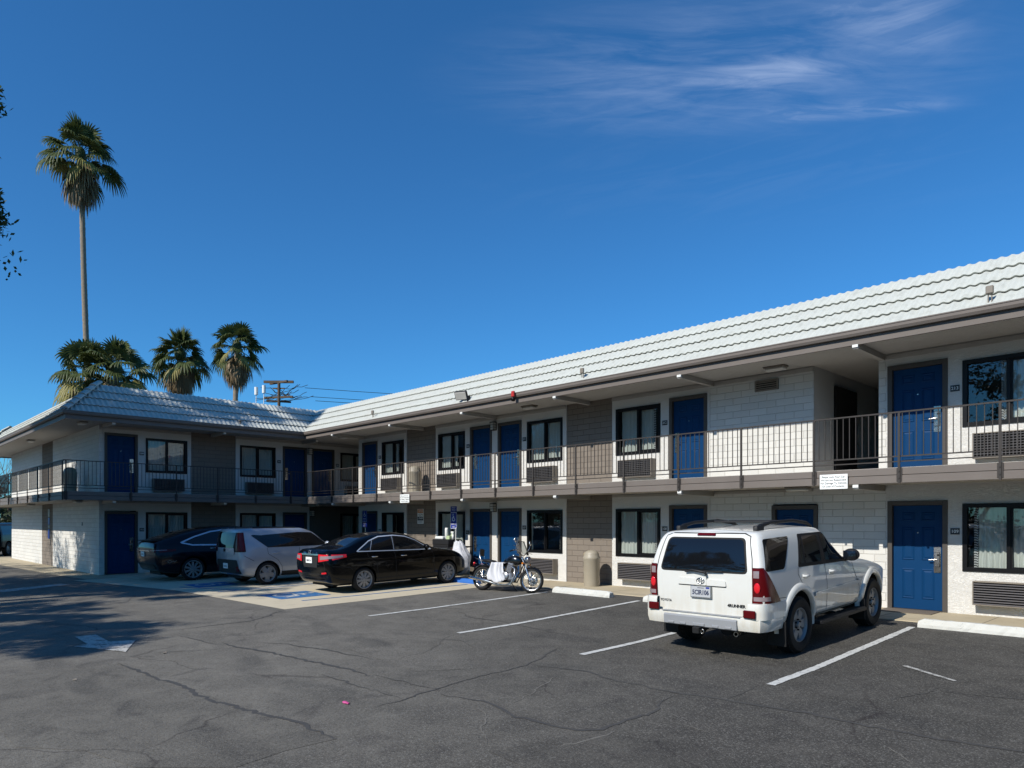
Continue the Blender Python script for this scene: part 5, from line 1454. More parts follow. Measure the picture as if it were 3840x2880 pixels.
for sg in (1, -1): sed.panel('', 'F', [(sg*.36, .60), (sg*.52, .60), (sg*.56, .70), (sg*.40, .70)], 0, .006, .04, mb=w)
build_split(w, 'headlight', M['clearlens'], sed.root)

# ================= silver boxy hatchback
bx = Car('parked_hatchback', 'silver boxy hatchback with tall tail lamps, between the black saloon and the navy car', 'hatchback', -20.15, 9.05, 0, 'carsilver')
r0 = D(-.78, .36, .72, .80, .80, .77, 1.02, .71, 1.30, .65, 1.53, .56, 1.59, 1.605, y6=.03, y7=.065, y8=.085, y9=.10, z3=.55, z4=.80, yb=.03)
S_ = [scaled(r0, 0, -.05), scaled(r0, .5, -.04), scaled(r0, .88, -.015), r0,
  D(-.68, .30, .80, .875, .875, .845, 1.03, .77, 1.30, .70, 1.545, .60, 1.605, 1.622, y6=.025, y7=.05, y8=.065, y9=.08),
  D(-.3, .24, .84, .89, .90, .865, 1.03, .785, 1.30, .705, 1.55, .60, 1.608, 1.627),
  D(.5, .22, .85, .89, .90, .865, 1.02, .785, 1.30, .705, 1.545, .60, 1.60, 1.622),
  D(1.1, .22, .85, .89, .90, .865, 1.01, .785, 1.30, .70, 1.53, .60, 1.585, 1.607),
  D(1.5, .22, .85, .89, .90, .86, 1.00, .775, 1.25, .67, 1.43, .56, 1.48, 1.50),
  D(2.05, .22, .85, .89, .895, .85, .99, .76, 1.05, .66, 1.09, .5, 1.11, 1.125),
  D(2.6, .24, .84, .88, .885, .83, .93, .74, .99, .62, 1.03, .46, 1.05, 1.06),
  D(3.1, .26, .74, .79, .80, .74, .84, .66, .90, .55, .93, .4, .945, .955),
  D(3.3, .30, .55, .60, .60, .56, .78, .50, .82, .42, .84, .3, .85, .855)]
S_ += [scaled(S_[-1], .5, .03), scaled(S_[-1], 0, .045)]
bx.body(S_, [(0, .32, .375), (2.57, .32, .375)], .375, 100, 52, .52)
bx.panel('rear_window', 'B', [(-.60, 1.06), (.60, 1.06), (.565, 1.50), (-.565, 1.52)], M['carglass'], .004, .05, round_=.05)
bx.panel('windscreen', 'T', [(-.52, 1.2), (.52, 1.2), (.62, 2.0), (-.62, 2.0)], M['carglass'], .004, .08, round_=.06)
w = MB(); bx.panel('', 'R', [(-.16, 1.41), (-.36, 1.43), (-.42, 1.41), (.02, 1.06), (1.98, 1.055), (1.46, 1.44), (1.0, 1.47)], 0, .004, .05, mirror=True, mb=w, round_=.02)
build_split(w, 'side_window', M['carglass'], bx.root)
w = MB()
for pts in ([(.0, 1.06), (.02, .88), (.30, .70), (.42, .52), (.45, .30)], [(.98, 1.05), (1.0, .30)], [(-.68, .86), (-.40, .70)], [(1.98, 1.05), (2.02, .3)]): bx.ribbon('', 'R', pts, .010, 0, .002, True, mb=w)
w.build('panel_seam', M['seam'], bx.root)
corner_lamp(bx, .96, 1.50, .60, -.62, (.0, .0), [(0, 1, -.25, 1, 3, 0), (.04, .97, .1, .92, 2, .008)], off=.014, yr=-.70)
bx.panel('lower_bumper', 'B', [(-.78, .36), (.78, .36), (.66, .74), (-.66, .74)], M['plastic'], .012, .05, round_=.05)
bx.panel('tailgate_panel', 'B', [(-.55, .88), (.55, .88), (.55, 1.07), (-.55, 1.07)], bx.paint, .022, .05, round_=.04)
plate_on(bx, 'B', -.02, .56, '7USR502', .022); 
w = MB(); c = bx.place('B', -.02, 1.01, .03); w.lathe([(.001, 0), (.045, 0), (.05, .008)], 20, Matrix.Translation(c) @ Matrix.Rotation(R(90), 4, 'X')); w.build('emblem', M['rubber'], bx.root)
w = MB()
for sg in (1, -1): bx.panel('', 'B', [(sg*.60, .42), (sg*.72, .42), (sg*.72, .56), (sg*.62, .56)], 0, .02, .04, mb=w)
build_split(w, 'bumper_reflector', M['redlens'], bx.root)
bx.panel('side_sill', 'R', [(.42, .25), (2.15, .25), (2.15, .37), (.42, .37)], M['plastic'], .01, .06, mirror=True)
car_bits(bx, [(.26, .90), (1.2, .90)], (1.85, 1.10)); underbody(bx, -.6, 2.9, .2, .34)
w = MB()
for sg in (1, -1): bx.panel('', 'F', [(sg*.36, .70), (sg*.56, .70), (sg*.60, .82), (sg*.40, .82)], 0, .006, .04, mb=w)
build_split(w, 'headlight', M['clearlens'], bx.root)
w = MB()
for sg in (1, -1): w.tube([(sg*.60, y, bx.hit('T', sg*.60, y)[0].z+.02) for y in (-.3, 0, .5, 1.0)], .016, 6)
build_split(w, 'roof_rail', M['plastic'], bx.root)
for yy in (0, 2.57):
    for sg in (1, -1): wheel(bx.root, sg*.785, yy, .325, .232, .20, 5, sg, 'five')

# ================= navy crossover with a sloping tail
nv = Car('parked_crossover', 'dark navy crossover with fastback tail and silver window outline, by the short wing', 'car', -23.4, 8.15, 0, 'carnavy')
r0 = D(-1.06, .40, .78, .88, .88, .80, 1.02, .74, 1.13, .67, 1.19, .5, 1.21, 1.22, y6=.02, y7=.04, y8=.05, y9=.06, z3=.56, z4=.82, yb=.06)
S_ = [scaled(r0, 0, -.05), scaled(r0, .5, -.04), scaled(r0, .88, -.015), r0,
  D(-.95, .34, .86, .95, .955, .87, 1.05, .80, 1.16, .71, 1.22, .52, 1.245, 1.26),
  D(-.6, .26, .92, .985, .995, .92, 1.07, .82, 1.23, .72, 1.32, .54, 1.36, 1.375),
  D(-.1, .22, .93, .985, 1.0, .93, 1.06, .82, 1.28, .715, 1.43, .55, 1.49, 1.51),
  D(.5, .21, .93, .985, 1.0, .93, 1.05, .82, 1.31, .71, 1.53, .55, 1.59, 1.61),
  D(1.2, .21, .93, .985, 1.0, .93, 1.03, .82, 1.33, .70, 1.57, .55, 1.63, 1.66),
  D(1.8, .21, .93, .985, 1.0, .93, 1.01, .82, 1.30, .69, 1.53, .54, 1.59, 1.62),
  D(2.4, .21, .93, .98, .99, .92, .99, .80, 1.15, .66, 1.29, .5, 1.33, 1.35),
  D(2.95, .22, .92, .97, .98, .90, .95, .80, 1.03, .68, 1.07, .5, 1.09, 1.10),
  D(3.5, .26, .84, .89, .90, .80, .84, .70, .92, .58, .96, .42, .975, .985),
  D(3.85, .32, .55, .6, .6, .55, .72, .48, .78, .4, .80, .3, .81, .815)]
S_ += [scaled(S_[-1], .5, .03), scaled(S_[-1], 0, .045)]
nv.body(S_, [(0, .35, .40), (2.96, .35, .40)], .40, 110, 52, .58)
ol = [(-.33, 1.17), (.0, 1.09), (.8, 1.065), (2.3, 1.03), (2.05, 1.33), (1.7, 1.50), (1.2, 1.55), (.6, 1.48), (.1, 1.34)]
nv.panel('side_window', 'R', ol, M['carglass'], .004, .06, mirror=True, round_=.08)
w = MB(); nv.ribbon('', 'R', ol, .042, 0, .008, True, mb=w, closed=True); build_split(w, 'chrome_trim', M['satin'], nv.root)
nv.panel('rear_window', 'T', [(-.52, -.72), (.52, -.72), (.50, .6), (-.50, .6)], M['carglass'], .004, .08, round_=.08)
nv.panel('windscreen', 'T', [(-.5, 1.7), (.5, 1.7), (.62, 2.85), (-.62, 2.85)], M['carglass'], .004, .08, round_=.08)
w = MB()
for pts in ([(.05, 1.08), (.0, .9), (.36, .72), (.5, .5), (.55, .30)], [(1.15, 1.05), (1.2, .30)], [(2.3, 1.03), (2.36, .3)]): nv.ribbon('', 'R', pts, .010, 0, .002, True, mb=w)
w.build('panel_seam', M['seam'], nv.root)
w = MB(); w.rbox(-.62, .62, -1.10, -.92, 1.235, 1.26, .01); w.build('spoiler', M['plastic'], nv.root)
corner_lamp(nv, .86, 1.00, .46, -.50, (.03, .55), [(0, 1, 0, 1, 2, 0), (.62, .8, .1, .7, 1, .004)], yr=-.92)
nv.panel('boot_strip', 'B', [(-.46, .93), (.46, .93), (.46, .955), (-.46, .955)], M['chrome'], .012, .05)
plate_on(nv, 'B', -.08, .84, '7XYK321', .02); nv.panel('lower_bumper', 'B', [(-.72, .40), (.72, .40), (.66, .55), (-.66, .55)], M['plastic'], .01, .05)
m = MB(); c = nv.hit('R', -.62, .62)[0]; nv.ribbon('', 'R', [(-.70+.05*math.cos(R(a)), .62+.035*math.sin(R(a))) for a in range(0, 360, 30)], .016, 0, .004, mb=m, closed=True); nv.ribbon('', 'R', [(-.64, .60), (-.60, .64), (-.56, .60), (-.50, .645)], .018, 0, .004, mb=m); m.build('bumper_sticker', M['sleeve'], nv.root)
car_bits(nv, [(.62, .97), (1.5, .95)], (2.2, 1.1), hmat=M['nickel']); underbody(nv, -.8, 3.4, .2, .34)
for yy in (0, 2.96):
    for sg in (1, -1): wheel(nv.root, sg*.86, yy, .352, .262, .25, 10, sg, 'blade')

# ================= black vehicle beyond the short wing
far = Car('distant_car', 'black off-road car cut off by the end of the short wing at left', 'car', -46.2, 6.3, R(58), 'carblack')
r0 = D(-.85, .40, .74, .82, .82, .80, 1.10, .74, 1.40, .66, 1.66, .56, 1.72, 1.74, y6=.04, y7=.08, y8=.10, y9=.1, z3=.55, z4=.80)
S_ = [scaled(r0, 0, -.05), scaled(r0, .5, -.04), scaled(r0, .9, -.015), r0,
  D(-.7, .36, .84, .90, .90, .88, 1.10, .80, 1.40, .72, 1.68, .6, 1.75, 1.77), D(1.2, .34, .84, .90, .90, .88, 1.10, .80, 1.40, .72, 1.68, .6, 1.75, 1.77),
  D(1.95, .34, .84, .90, .90, .88, 1.10, .76, 1.14, .66, 1.17, .5, 1.19, 1.20), D(3.3, .36, .78, .84, .84, .80, 1.0, .70, 1.05, .58, 1.08, .4, 1.09, 1.10)]
S_ += [scaled(S_[-1], .5, .03), scaled(S_[-1], 0, .045)]
far.body(S_, [(0, .38, .44), (2.6, .38, .44)], .44, 60, 40, .55)
far.panel('side_window', 'R', [(-.6, 1.15), (1.75, 1.15), (1.3, 1.6), (-.55, 1.6)], M['carglass'], .005, .08, mirror=True, round_=.05)
far.panel('rear_window', 'B', [(-.6, 1.15), (.6, 1.15), (.55, 1.58), (-.55, 1.58)], M['carglass'], .005, .08, round_=.05)
for yy in (0, 2.6):
    for sg in (1, -1): wheel(far.root, sg*.80, yy, .37, .23, .22, 5, sg, 'five')

# ================= motorcycle, seen from its right side, leaning away on its stand
M['motoblack'] = m_carpaint('black_tank_paint', '#0a0a0c', rough=.2)
M['engine'] = plain('cast_aluminium', '#a3a3a6', .32, metal=.8, var=.1, scale=20)
M['leather'] = plain('black_seat_vinyl', '#121214', .45, var=.15)
M['cloth'] = plain('white_cotton', '#cfcfd1', .9, var=.05)
M['screen'] = m_glass('tinted_windscreen', .5, 1.45)
bx0, by0 = -12.70, 12.10; byaw = math.atan2(.30, 1.44)
mc = thing('parked_motorcycle', 'black chrome cruiser motorcycle with small windscreen, on its side stand by the blue stop', 'motorcycle', (bx0, by0, ground_z(bx0, by0)), rot=(R(-9), 0, byaw))
# local frame: +x forwards, -y its right side (towards the viewer); the side stand leg is on the far side (+y)
def T2(p): return Vector(p)
RW, FW = (-.73, 0, .305), (.73, 0, .305)
def spoke_wheel(name_x, z, r, w, turn=0):
    e = thing('wheel', None, None, (name_x, 0, z), rotz=turn); e.parent = mc; A = Matrix.Rotation(R(90), 4, 'X'); m = MB()
    ri = r-.085 if w > .11 else r-.065; h = w/2
    m.lathe([(ri, -h*.6), (ri+.02, -h*.9), (r-.03, -h), (r-.006, -h*.55), (r, 0), (r-.006, h*.55), (r-.03, h), (ri+.02, h*.9), (ri, h*.6)], 48, A, closed=True); m.build('tyre', M['tyre'], e)
    m = MB(); m.lathe([(ri+.012, -h*.62), (ri-.004, -h*.66), (ri-.018, -h*.3), (ri-.018, h*.3), (ri-.004, h*.66), (ri+.012, h*.62)], 48, A)
    m.lathe([(.03, -.06), (.045, -.06), (.045, -.045), (.026, -.03), (.026, .03), (.045, .045), (.045, .06), (.03, .06)], 20, A)
    for k in range(28):
        a = 2*math.pi*k/28; b = a+(.35 if k % 2 else -.35); s = -1 if k % 4 < 2 else 1
        m.cyl((.04*math.cos(b), s*.045, .04*math.sin(b)), ((ri-.012)*math.cos(a), s*.01, (ri-.012)*math.sin(a)), .0032, n=4, caps=False)
    m.build('rim', M['chrome'], e)
    m = MB(); m.lathe([(.03, -.066), (.13, -.068), (.13, -.074), (.03, -.074)], 28, A, closed=True); m.build('brake_disc', M['nickel'], e)
    return e
spoke_wheel(-.73, .305, .305, .13); spoke_wheel(.73, .305, .30, .10, R(14))
m = MB()   # frame
for s in (-.05, .05):
    m.tube([(.50, s*.5, .78), (.42, s, .50), (.25, s*1.6, .25), (-.25, s*1.8, .24), (-.42, s*1.6, .36), (-.35, s, .60)], .016, 8)
    m.tube([(.50, s*.4, .82), (.0, s, .70), (-.40, s*1.5, .60), (-.80, s*1.6, .62)], .016, 8); m.tube([(-.30, s*1.6, .32), (-.73, s*1.8, .305)], .018, 8)
m.build('frame', M['motoblack'], mc)
m = MB()   # fork: raked, chrome
for s in (-.085, .085):
    m.tube([(.44, s, .86), (.60, s, .56)], .019, 10); m.tube([(.60, s, .56), (.735, s*.95, .29)], .026, 10)
m.box(.45, .53, -.11, .11, .80, .825); m.box(.49, .57, -.11, .11, .69, .715); m.build('fork', M['chrome'], mc, sharp=50)
m = MB(); m.tube([(.33, -.34, .995), (.37, -.24, 1.02), (.40, -.10, .93), (.43, 0, .90), (.40, .10, .93), (.37, .24, 1.02), (.33, .34, .995)], .012, 8)
m.build('handlebar', M['chrome'], mc)
for s in (-1, 1):
    m = MB(); m.tube([(.28, s*.40, .965), (.345, s*.30, 1.01)], .018, 8); m.build('handgrip', M['rubber'], mc)
    m = MB(); m.tube([(.36, s*.26, 1.03), (.40, s*.30, 1.14), (.38, s*.33, 1.20)], .006, 6); m.ell((.375, s*.335, 1.25), (.02, .045, .065), Matrix.Rotation(R(-12), 4, 'Y')); m.build('mirror', M['chrome'], mc)
    m = MB(); m.tube([(.40, s*.26, 1.0), (.46, s*.34, .975)], .006, 6); m.build('brake_lever', M['chrome'], mc)
m = MB(); A = Matrix.Translation((.56, 0, .80)) @ Matrix.Rotation(R(90), 4, 'Y'); m.lathe([(.001, -.09), (.05, -.085), (.08, -.04), (.088, .03), (.09, .045), (.082, .05)], 24, A); m.lathe([(.082, .047), (.05, .062), (.001, .066)], 24, A, 1); m.build('headlight', [M['chrome'], M['clearlens']], mc)
m = MB(); pts = [[(.54-.17*(k/6)+.04*(1-(j/4-1)**2), -.125+.25*j/8, .92+.33*k/6) for j in range(9)] for k in range(7)]; pts = [[(x-.05*abs(j/4-1)**2, y*(1-.12*(k/6)), z) for j, (x, y, z) in enumerate(r)] for k, r in enumerate(pts)]
m.grid(pts, 0); o = m.build('windscreen', M['screen'], mc); 
m = MB(); edge = [r[0] for r in pts]+list(pts[-1])+[r[-1] for r in reversed(pts)]; m.tube(edge, .006, 6); m.build('windscreen_rim', M['rubber'], mc)
# tank
m = MB(); secs_t = []
for x, w_, z0, z1 in ((.42, .045, .73, .80), (.36, .10, .68, .86), (.24, .135, .655, .90), (.08, .125, .65, .885), (-.06, .085, .645, .81), (-.14, .04, .65, .735)):
    secs_t.append([Vector((x, w_*math.copysign(abs(math.cos(a))**.75, math.cos(a)), (z0+z1)/2+(z1-z0)/2*math.copysign(abs(math.sin(a))**.8, math.sin(a)))) for a in [2*math.pi*k/20 for k in range(21)]])
m.grid(secs_t, 0); m.add(secs_t[0][:20], [tuple(range(20))]); m.add(secs_t[-1][:20], [tuple(range(20))]); m.lathe([(.001, .03), (.03, .03), (.034, 0)], 16, Matrix.Translation((.14, 0, .895)), 1); o = m.build('fuel_tank', [M['motoblack'], M['chrome']], mc); fix_normals(o)
m = MB()   # seat: low rider seat stepping up to a pad
secs_t = []
for x, w_, zc, h in ((-.10, .07, .69, .05), (-.20, .13, .665, .075), (-.34, .15, .665, .08), (-.44, .12, .715, .10), (-.58, .10, .74, .09), (-.74, .085, .745, .07), (-.80, .05, .74, .03)):
    secs_t.append([Vector((x, w_*math.copysign(abs(math.cos(a))**.6, math.cos(a)), zc+h*.5*math.copysign(abs(math.sin(a))**.8, math.sin(a)))) for a in [2*math.pi*k/18 for k in range(19)]])
m.grid(secs_t, 0); m.build('seat', M['leather'], mc)
m = MB(); m.rbox(-.86, -.82, -.09, .09, .86, 1.04, .018); m.build('backrest', M['leather'], mc, bevel=.008)
m = MB(); m.tube([(-.72, -.10, .62), (-.80, -.10, .78), (-.87, -.08, .95), (-.875, 0, 1.02), (-.87, .08, .95), (-.80, .10, .78), (-.72, .10, .62)], .009, 8); m.tube([(-.78, -.1, .74), (-1.0, -.08, .80), (-1.02, 0, .80), (-1.0, .08, .80), (-.78, .1, .74)], .008, 6); m.build('sissy_bar', M['chrome'], mc)
def fender(cx, cz, r, a0, a1, w, name):
    m = MB(); rows = []
    for k in range(17):
        a = R(a0+(a1-a0)*k/16); rows.append([(cx+(r-.035*(j/3-1)**2)*math.cos(a), w*(j/3-1), cz+(r-.035*(j/3-1)**2)*math.sin(a)) for j in range(7)])
    m.grid(rows, 0); return m.build(name, M['motoblack'], mc)
fender(-.73, .305, .355, 40, 172, .085, 'rear_fender'); fender(.73, .305, .335, 35, 150, .065, 'front_fender')
m = MB(); m.rbox(-1.07, -1.03, -.04, .04, .60, .66, .012); m.build('tail_light', M['redlens'], mc)
m = MB(); m.box(-1.125, -1.118, -.09, .09, .46, .57); m.box(-1.13, -1.125, -.085, .085, .465, .565, 1); m.build('number_plate', [M['chrome'], M['plastic']], mc)
for x, s, z in ((.53, -1, .70), (.53, 1, .70), (-.93, -1, .66), (-.93, 1, .66)):
    m = MB(); m.cyl((x, s*.06, z), (x, s*.14, z), .007, n=6); m.ell((x, s*.165, z), (.03, .028, .028), mat=1); m.build('turn_signal', [M['chrome'], M['amber' if x > 0 else 'redbright']], mc)
# engine: two upright cylinders on a crankcase
m = MB()
m.rbox(-.20, .22, -.14, .14, .27, .47, .03); m.lathe([(.001, .0), (.085, 0), (.10, -.012), (.10, -.05)], 24, Matrix.Translation((.04, -.185, .38)) @ Matrix.Rotation(R(90), 4, 'X'))
m.lathe([(.001, .0), (.07, 0), (.085, -.012), (.085, -.05)], 24, Matrix.Translation((-.13, -.165, .36)) @ Matrix.Rotation(R(90), 4, 'X'))
tl = Matrix.Translation((.10, 0, .47)) @ Matrix.Rotation(R(12), 4, 'Y')
for k in range(8): m.rbox(-.075, .075, -.13, .13, .012+.021*k, .024+.021*k, .003, 0, tl)
m.rbox(-.055, .055, -.105, .105, 0, .18, .005, 1, tl); m.rbox(-.085, .085, -.125, .125, .175, .245, .02, 0, tl)
m.build('engine', [M['engine'], M['brake']], mc, bevel=.004)
m = MB(); m.ell((-.08, -.10, .56), (.075, .06, .07)); m.cyl((-.08, -.12, .56), (-.08, -.16, .56), .055, n=18); m.build('air_cleaner', M['chrome'], mc, sharp=40)
m = MB()
m.tube([(.19, -.10, .62), (.29, -.13, .56), (.315, -.15, .40), (.24, -.16, .22), (.08, -.17, .155), (-.20, -.17, .17), (-.32, -.18, .195)], .019, 10); m.tube([(-.28, -.18, .185), (-.50, -.185, .225), (-1.02, -.19, .30), (-1.03, -.19, .302)], [.024, .042, .042, .03], 14)
m.tube([(.19, .06, .62), (.31, -.02, .54), (.33, -.10, .36), (.22, -.14, .17), (-.1, -.15, .14), (-.3, -.17, .165)], .018, 8); m.build('exhaust', M['chrome'], mc, sharp=60)
for s in (-1, 1):
    m = MB(); a, b = Vector((-.60, s*.13, .34)), Vector((-.46, s*.12, .58)); m.cyl(a, b, .012, n=8)
    for k in range(9): q = a.lerp(b, .15+.08*k); m.lathe([(.03, -.005), (.03, .005)], 12, Matrix.Translation(q) @ (b-a).to_track_quat('Z', 'Y').to_matrix().to_4x4(), closed=False)
    m.build('shock_absorber', M['chrome'], mc)
    m = MB(); m.cyl((.12, s*.16, .27), (.12, s*.30, .26), .014, n=8); m.build('foot_peg', M['rubber'], mc)
m = MB(); m.tube([(.05, .12, .25), (.16, .26, .02), (.20, .30, -.03)], .011, 8); m.build('kickstand', M['motoblack'], mc)
m = MB(); m.rbox(-.30, -.08, -.115, .115, .48, .62, .03); m.build('side_cover', M['motoblack'], mc)
m = MB()
for pts in ([(.44, -.06, .92), (.52, -.12, .80), (.55, -.11, .60), (.70, -.1, .33)], [(.36, -.22, 1.02), (.46, -.12, .9), (.42, -.1, .78), (.3, -.09, .66)], [(.36, .22, 1.02), (.47, .1, .88), (.42, .08, .75)]): m.tube(pts, .006, 6)
m.build('cable', M['rubber'], mc)
# cloth thrown over the seat
cl = []
for i in range(25):
    u = i/24; row = []
    for j in range(29):
        v = j/28; y = -.185+.30*v if False else 0
        # v runs from the near hem up over the seat and down the far side
        s_ = -.62+1.10*v; sx = -.43+.38*u
        if s_ < -.14: yy, zz = -.175-.05*min(1, (-.14-s_)/.4), .70+(s_+.14)
        elif s_ > .14: yy, zz = .175+.03*min(1, (s_-.14)/.3), .70-(s_-.14)
        else: yy, zz = s_*1.2, .715-.05*(s_/.14)**2
        fold = .036*math.sin(21*u+5*v+2.2*math.sin(5*v)+1.3*math.sin(9*u))*min(1, abs(s_)/.2); hem = max(0, -.14-s_)
        row.append((sx + .28*hem*(u-.2) + .10*hem - .03*math.sin(9*v), yy - fold*(1 if s_ < 0 else -1) - .02*math.sin(11*u)*(hem*2), zz + .03*math.sin(7*u+1)*min(1, hem*3)))
    cl.append(row)
ctg = MB(); ctg.grid(cl, 0); co2 = ctg.build('draped_cloth', M['cloth']); sm = co2.modifiers.new('thick', 'SOLIDIFY'); sm.thickness = .006
co2.matrix_world = Matrix.Translation(mc.location) @ mc.rotation_euler.to_matrix().to_4x4(); tag(co2, 'white cloth draped over the seat of the motorcycle', 'cloth')

# ================= wheel stops
def wheel_stop(label, x0, x1, y, mat, h=.135, yaw=0):
    cx = (x0+x1)/2; Ln = x1-x0; m = MB(); rnd = random.Random(int(cx*100)); rows = []
    for i in range(25):
        x = -Ln/2+Ln*i/24; e = 1 if 0 < i < 24 else .75; jj = lambda: rnd.uniform(-.006, .006)
        rows.append([(x, -.085+jj(), -.03), (x, -.08+jj(), h*.35), (x+jj(), -.055+jj(), h*e+jj()), (x, .055+jj(), h*e+jj()), (x, .08+jj(), h*.35), (x, .085, -.03)])
    m.grid(rows, 0, False); 
    for r in (rows[0], rows[-1]): m.add(r, [tuple(range(6))])
    o = m.build('wheel_stop', mat, bevel=.012); fix_normals(o); o.location = (cx, y, ground_z(cx, y)); o.rotation_euler = (0, 0, yaw); return tag(o, label, 'wheel stop', 'wheel stops along the walkway')
wheel_stop('chipped white concrete wheel stop in front of the beige dome-top bin', -11.7, -9.95, 12.78, M['kerbwhite'])
wheel_stop('white concrete wheel stop half hidden behind the white SUV', -9.0, -7.2, 12.72, M['kerbwhite'])
wheel_stop('white concrete wheel stop under the window of room 109', -3.7, -1.9, 12.85, M['kerbwhite'])
wheel_stop('blue painted wheel stop between the black saloon and the motorcycle', -16.2, -14.55, 12.86, M['kerbblue'], .12)

# ================= bins
def bin_(label, x, y, z, s=1.0):
    t = thing('trash_can', label, 'trash can', (x, y, z), group='beige dome-top bins'); t.scale = (s, s, s); m = MB()
    m.lathe([(.001, 0), (.20, 0), (.205, .02), (.215, .70), (.222, .71), (.222, .735)], 32); m.build('body', M['beige'], t, sharp=40)
    m = MB(); m.lathe([(.222, .735), (.222, .76), (.20, .80), (.19, .84)]+[(.19*math.cos(R(a)), .84+.11*math.sin(R(a))) for a in range(15, 91, 15)], 32); m.build('dome_lid', M['beige'], t, sharp=60)
    m = MB(); mm = Matrix.Rotation(R(200), 4, 'Z'); m.rbox(.13, .202, -.09, .09, .775, .885, .02, 0, mm); m.build('flap', plain_beige, t); return t
plain_beige = plain('beige_flap_plastic', '#9e9079', .45)
bin_('beige dome-top bin against the taupe block wall on the ground floor', -11.95, 14.50, .012)
bin_('beige dome-top bin on the upper walkway above the tall poster', -19.9, 14.62, DECK)
bin_('beige dome-top bin at the corner of the upper walkway of the short wing', -28.9, 6.25, DECK)
bin_('beige dome-top bin on the walkway beyond the black saloon', -19.25, 14.55, .012)

# ================= housekeeping cart and its load
ct = thing('housekeeping_cart', 'black housekeeping cart with handles, parked before the window of room 106', 'cart', (-17.55, 14.15, .012))
m = MB(); m.rbox(-.72, .40, -.28, .28, .16, .22, .015); m.rbox(-.36, .38, -.27, .27, .22, .82, .03); m.build('body', M['plastic'], ct)
m = MB(); m.rbox(-.42, .42, -.30, .30, .82, .90, .015); m.rbox(-.40, .40, -.285, .285, .97, 1.14, .02); m.rbox(-.38, .38, -.27, .27, .90, .97, .01); m.build('top_tray', M['plastic'], ct)
m = MB(); m.rbox(-1.02, -.42, -.25, .25, .80, .87, .02); m.rbox(-.98, -.44, -.22, .22, .50, .54, .01); m.tube([(-1.0, -.22, .2), (-1.0, -.22, .82)], .014, 8); m.tube([(-1.0, .22, .2), (-1.0, .22, .82)], .014, 8); m.build('side_shelf', M['plastic'], ct)
m = MB(); m.tube([(.40, -.26, .86), (.86, -.26, .92), (.92, 0, .93), (.86, .26, .92), (.40, .26, .86)], .018, 8); m.build('handle', M['plastic'], ct)
for x in (-.62, .32):
    for y in (-.22, .22): m = MB(); m.cyl((x, y-.02, .08), (x, y+.02, .08), .08, n=20); m.box(x-.02, x+.02, y-.03, y+.03, .10, .17); m.build('caster', M['rubber'], ct)
m = MB(); m.rbox(.42, .50, -.24, .20, .24, .86, .02); tag(m.build('copper_bag', plain('copper_brown_bag', '#a5664a', .6, var=.2), None, loc=(-17.55, 14.15, .012)), 'copper brown bag hanging on the cart beside the laundry bag', 'bag')
def on_cart(o, label, cat): return tag(o, label, cat)
CX, CY, CZ_ = -17.55, 14.15, 1.152
m = MB(); m.rbox(-.20, .20, -.12, .12, 0, .085, .02); m.rbox(-.18, .18, -.10, .10, .085, .09, .004); on_cart(m.build('white_tub', M['white'], None, loc=(CX-.20, CY-.06, CZ_)), 'white folded paper stack lying on the left of the cart', 'towels')
m = MB(); m.lathe([(.001, 0), (.05, 0), (.055, .30), (.045, .36), (.001, .36)], 16)
for k in range(14): m.lathe([(.0535+.0001*k, .03+.02*k), (.058, .035+.02*k), (.0535, .04+.02*k)], 16)
on_cart(m.build('cup_stack', M['white'], None, loc=(CX+.08, CY-.08, CZ_)), 'tall stack of white cups standing on the cart', 'cups')
def spray(label, x, y, mat):
    t = thing('spray_bottle', label, 'bottle', (x, y, CZ_)); m = MB(); m.lathe([(.001, 0), (.04, 0), (.04, .12), (.018, .17), (.016, .20)], 14); m.build('bottle_body', mat, t)
    m = MB(); m.rbox(-.045, .03, -.014, .014, .20, .245, .006); m.tube([(-.03, 0, .21), (-.045, 0, .16)], .006, 6); m.build('trigger', M['white'], t)
M['greenplastic'] = plain('green_plastic', '#b9c89a', .5)
spray('pale green spray bottle standing behind the green box on the cart', CX+.22, CY+.02, M['greenplastic']); spray('white spray bottle at the right end of the cart top', CX+.36, CY-.05, M['white'])
m = MB(); m.rbox(-.07, .09, -.06, .06, 0, .11, .006); on_cart(m.build('green_box', M['greenplastic'], None, loc=(CX+.22, CY-.10, CZ_)), 'pale green box on the cart between cups and spray bottle', 'box')
m = MB(); m.tube([(0, 0, -.30), (.015, 0, .36)], .013, 8); m.rbox(-.01, .12, -.04, .04, -.13, -.10, .01); on_cart(m.build('white_brush', M['white'], None, loc=(CX+.55, CY-.10, CZ_+.02)), 'white long handled brush standing upright beside the cart top', 'brush')
m = MB(); m.rbox(-.16, .16, -.14, .14, 0, .09, .03); m.rbox(-.14, .15, -.13, .13, .09, .16, .03); on_cart(m.build('folded_linen', M['cloth'], None, loc=(CX-.72, CY, .565)), 'folded white linen on the side shelf of the cart', 'linen')
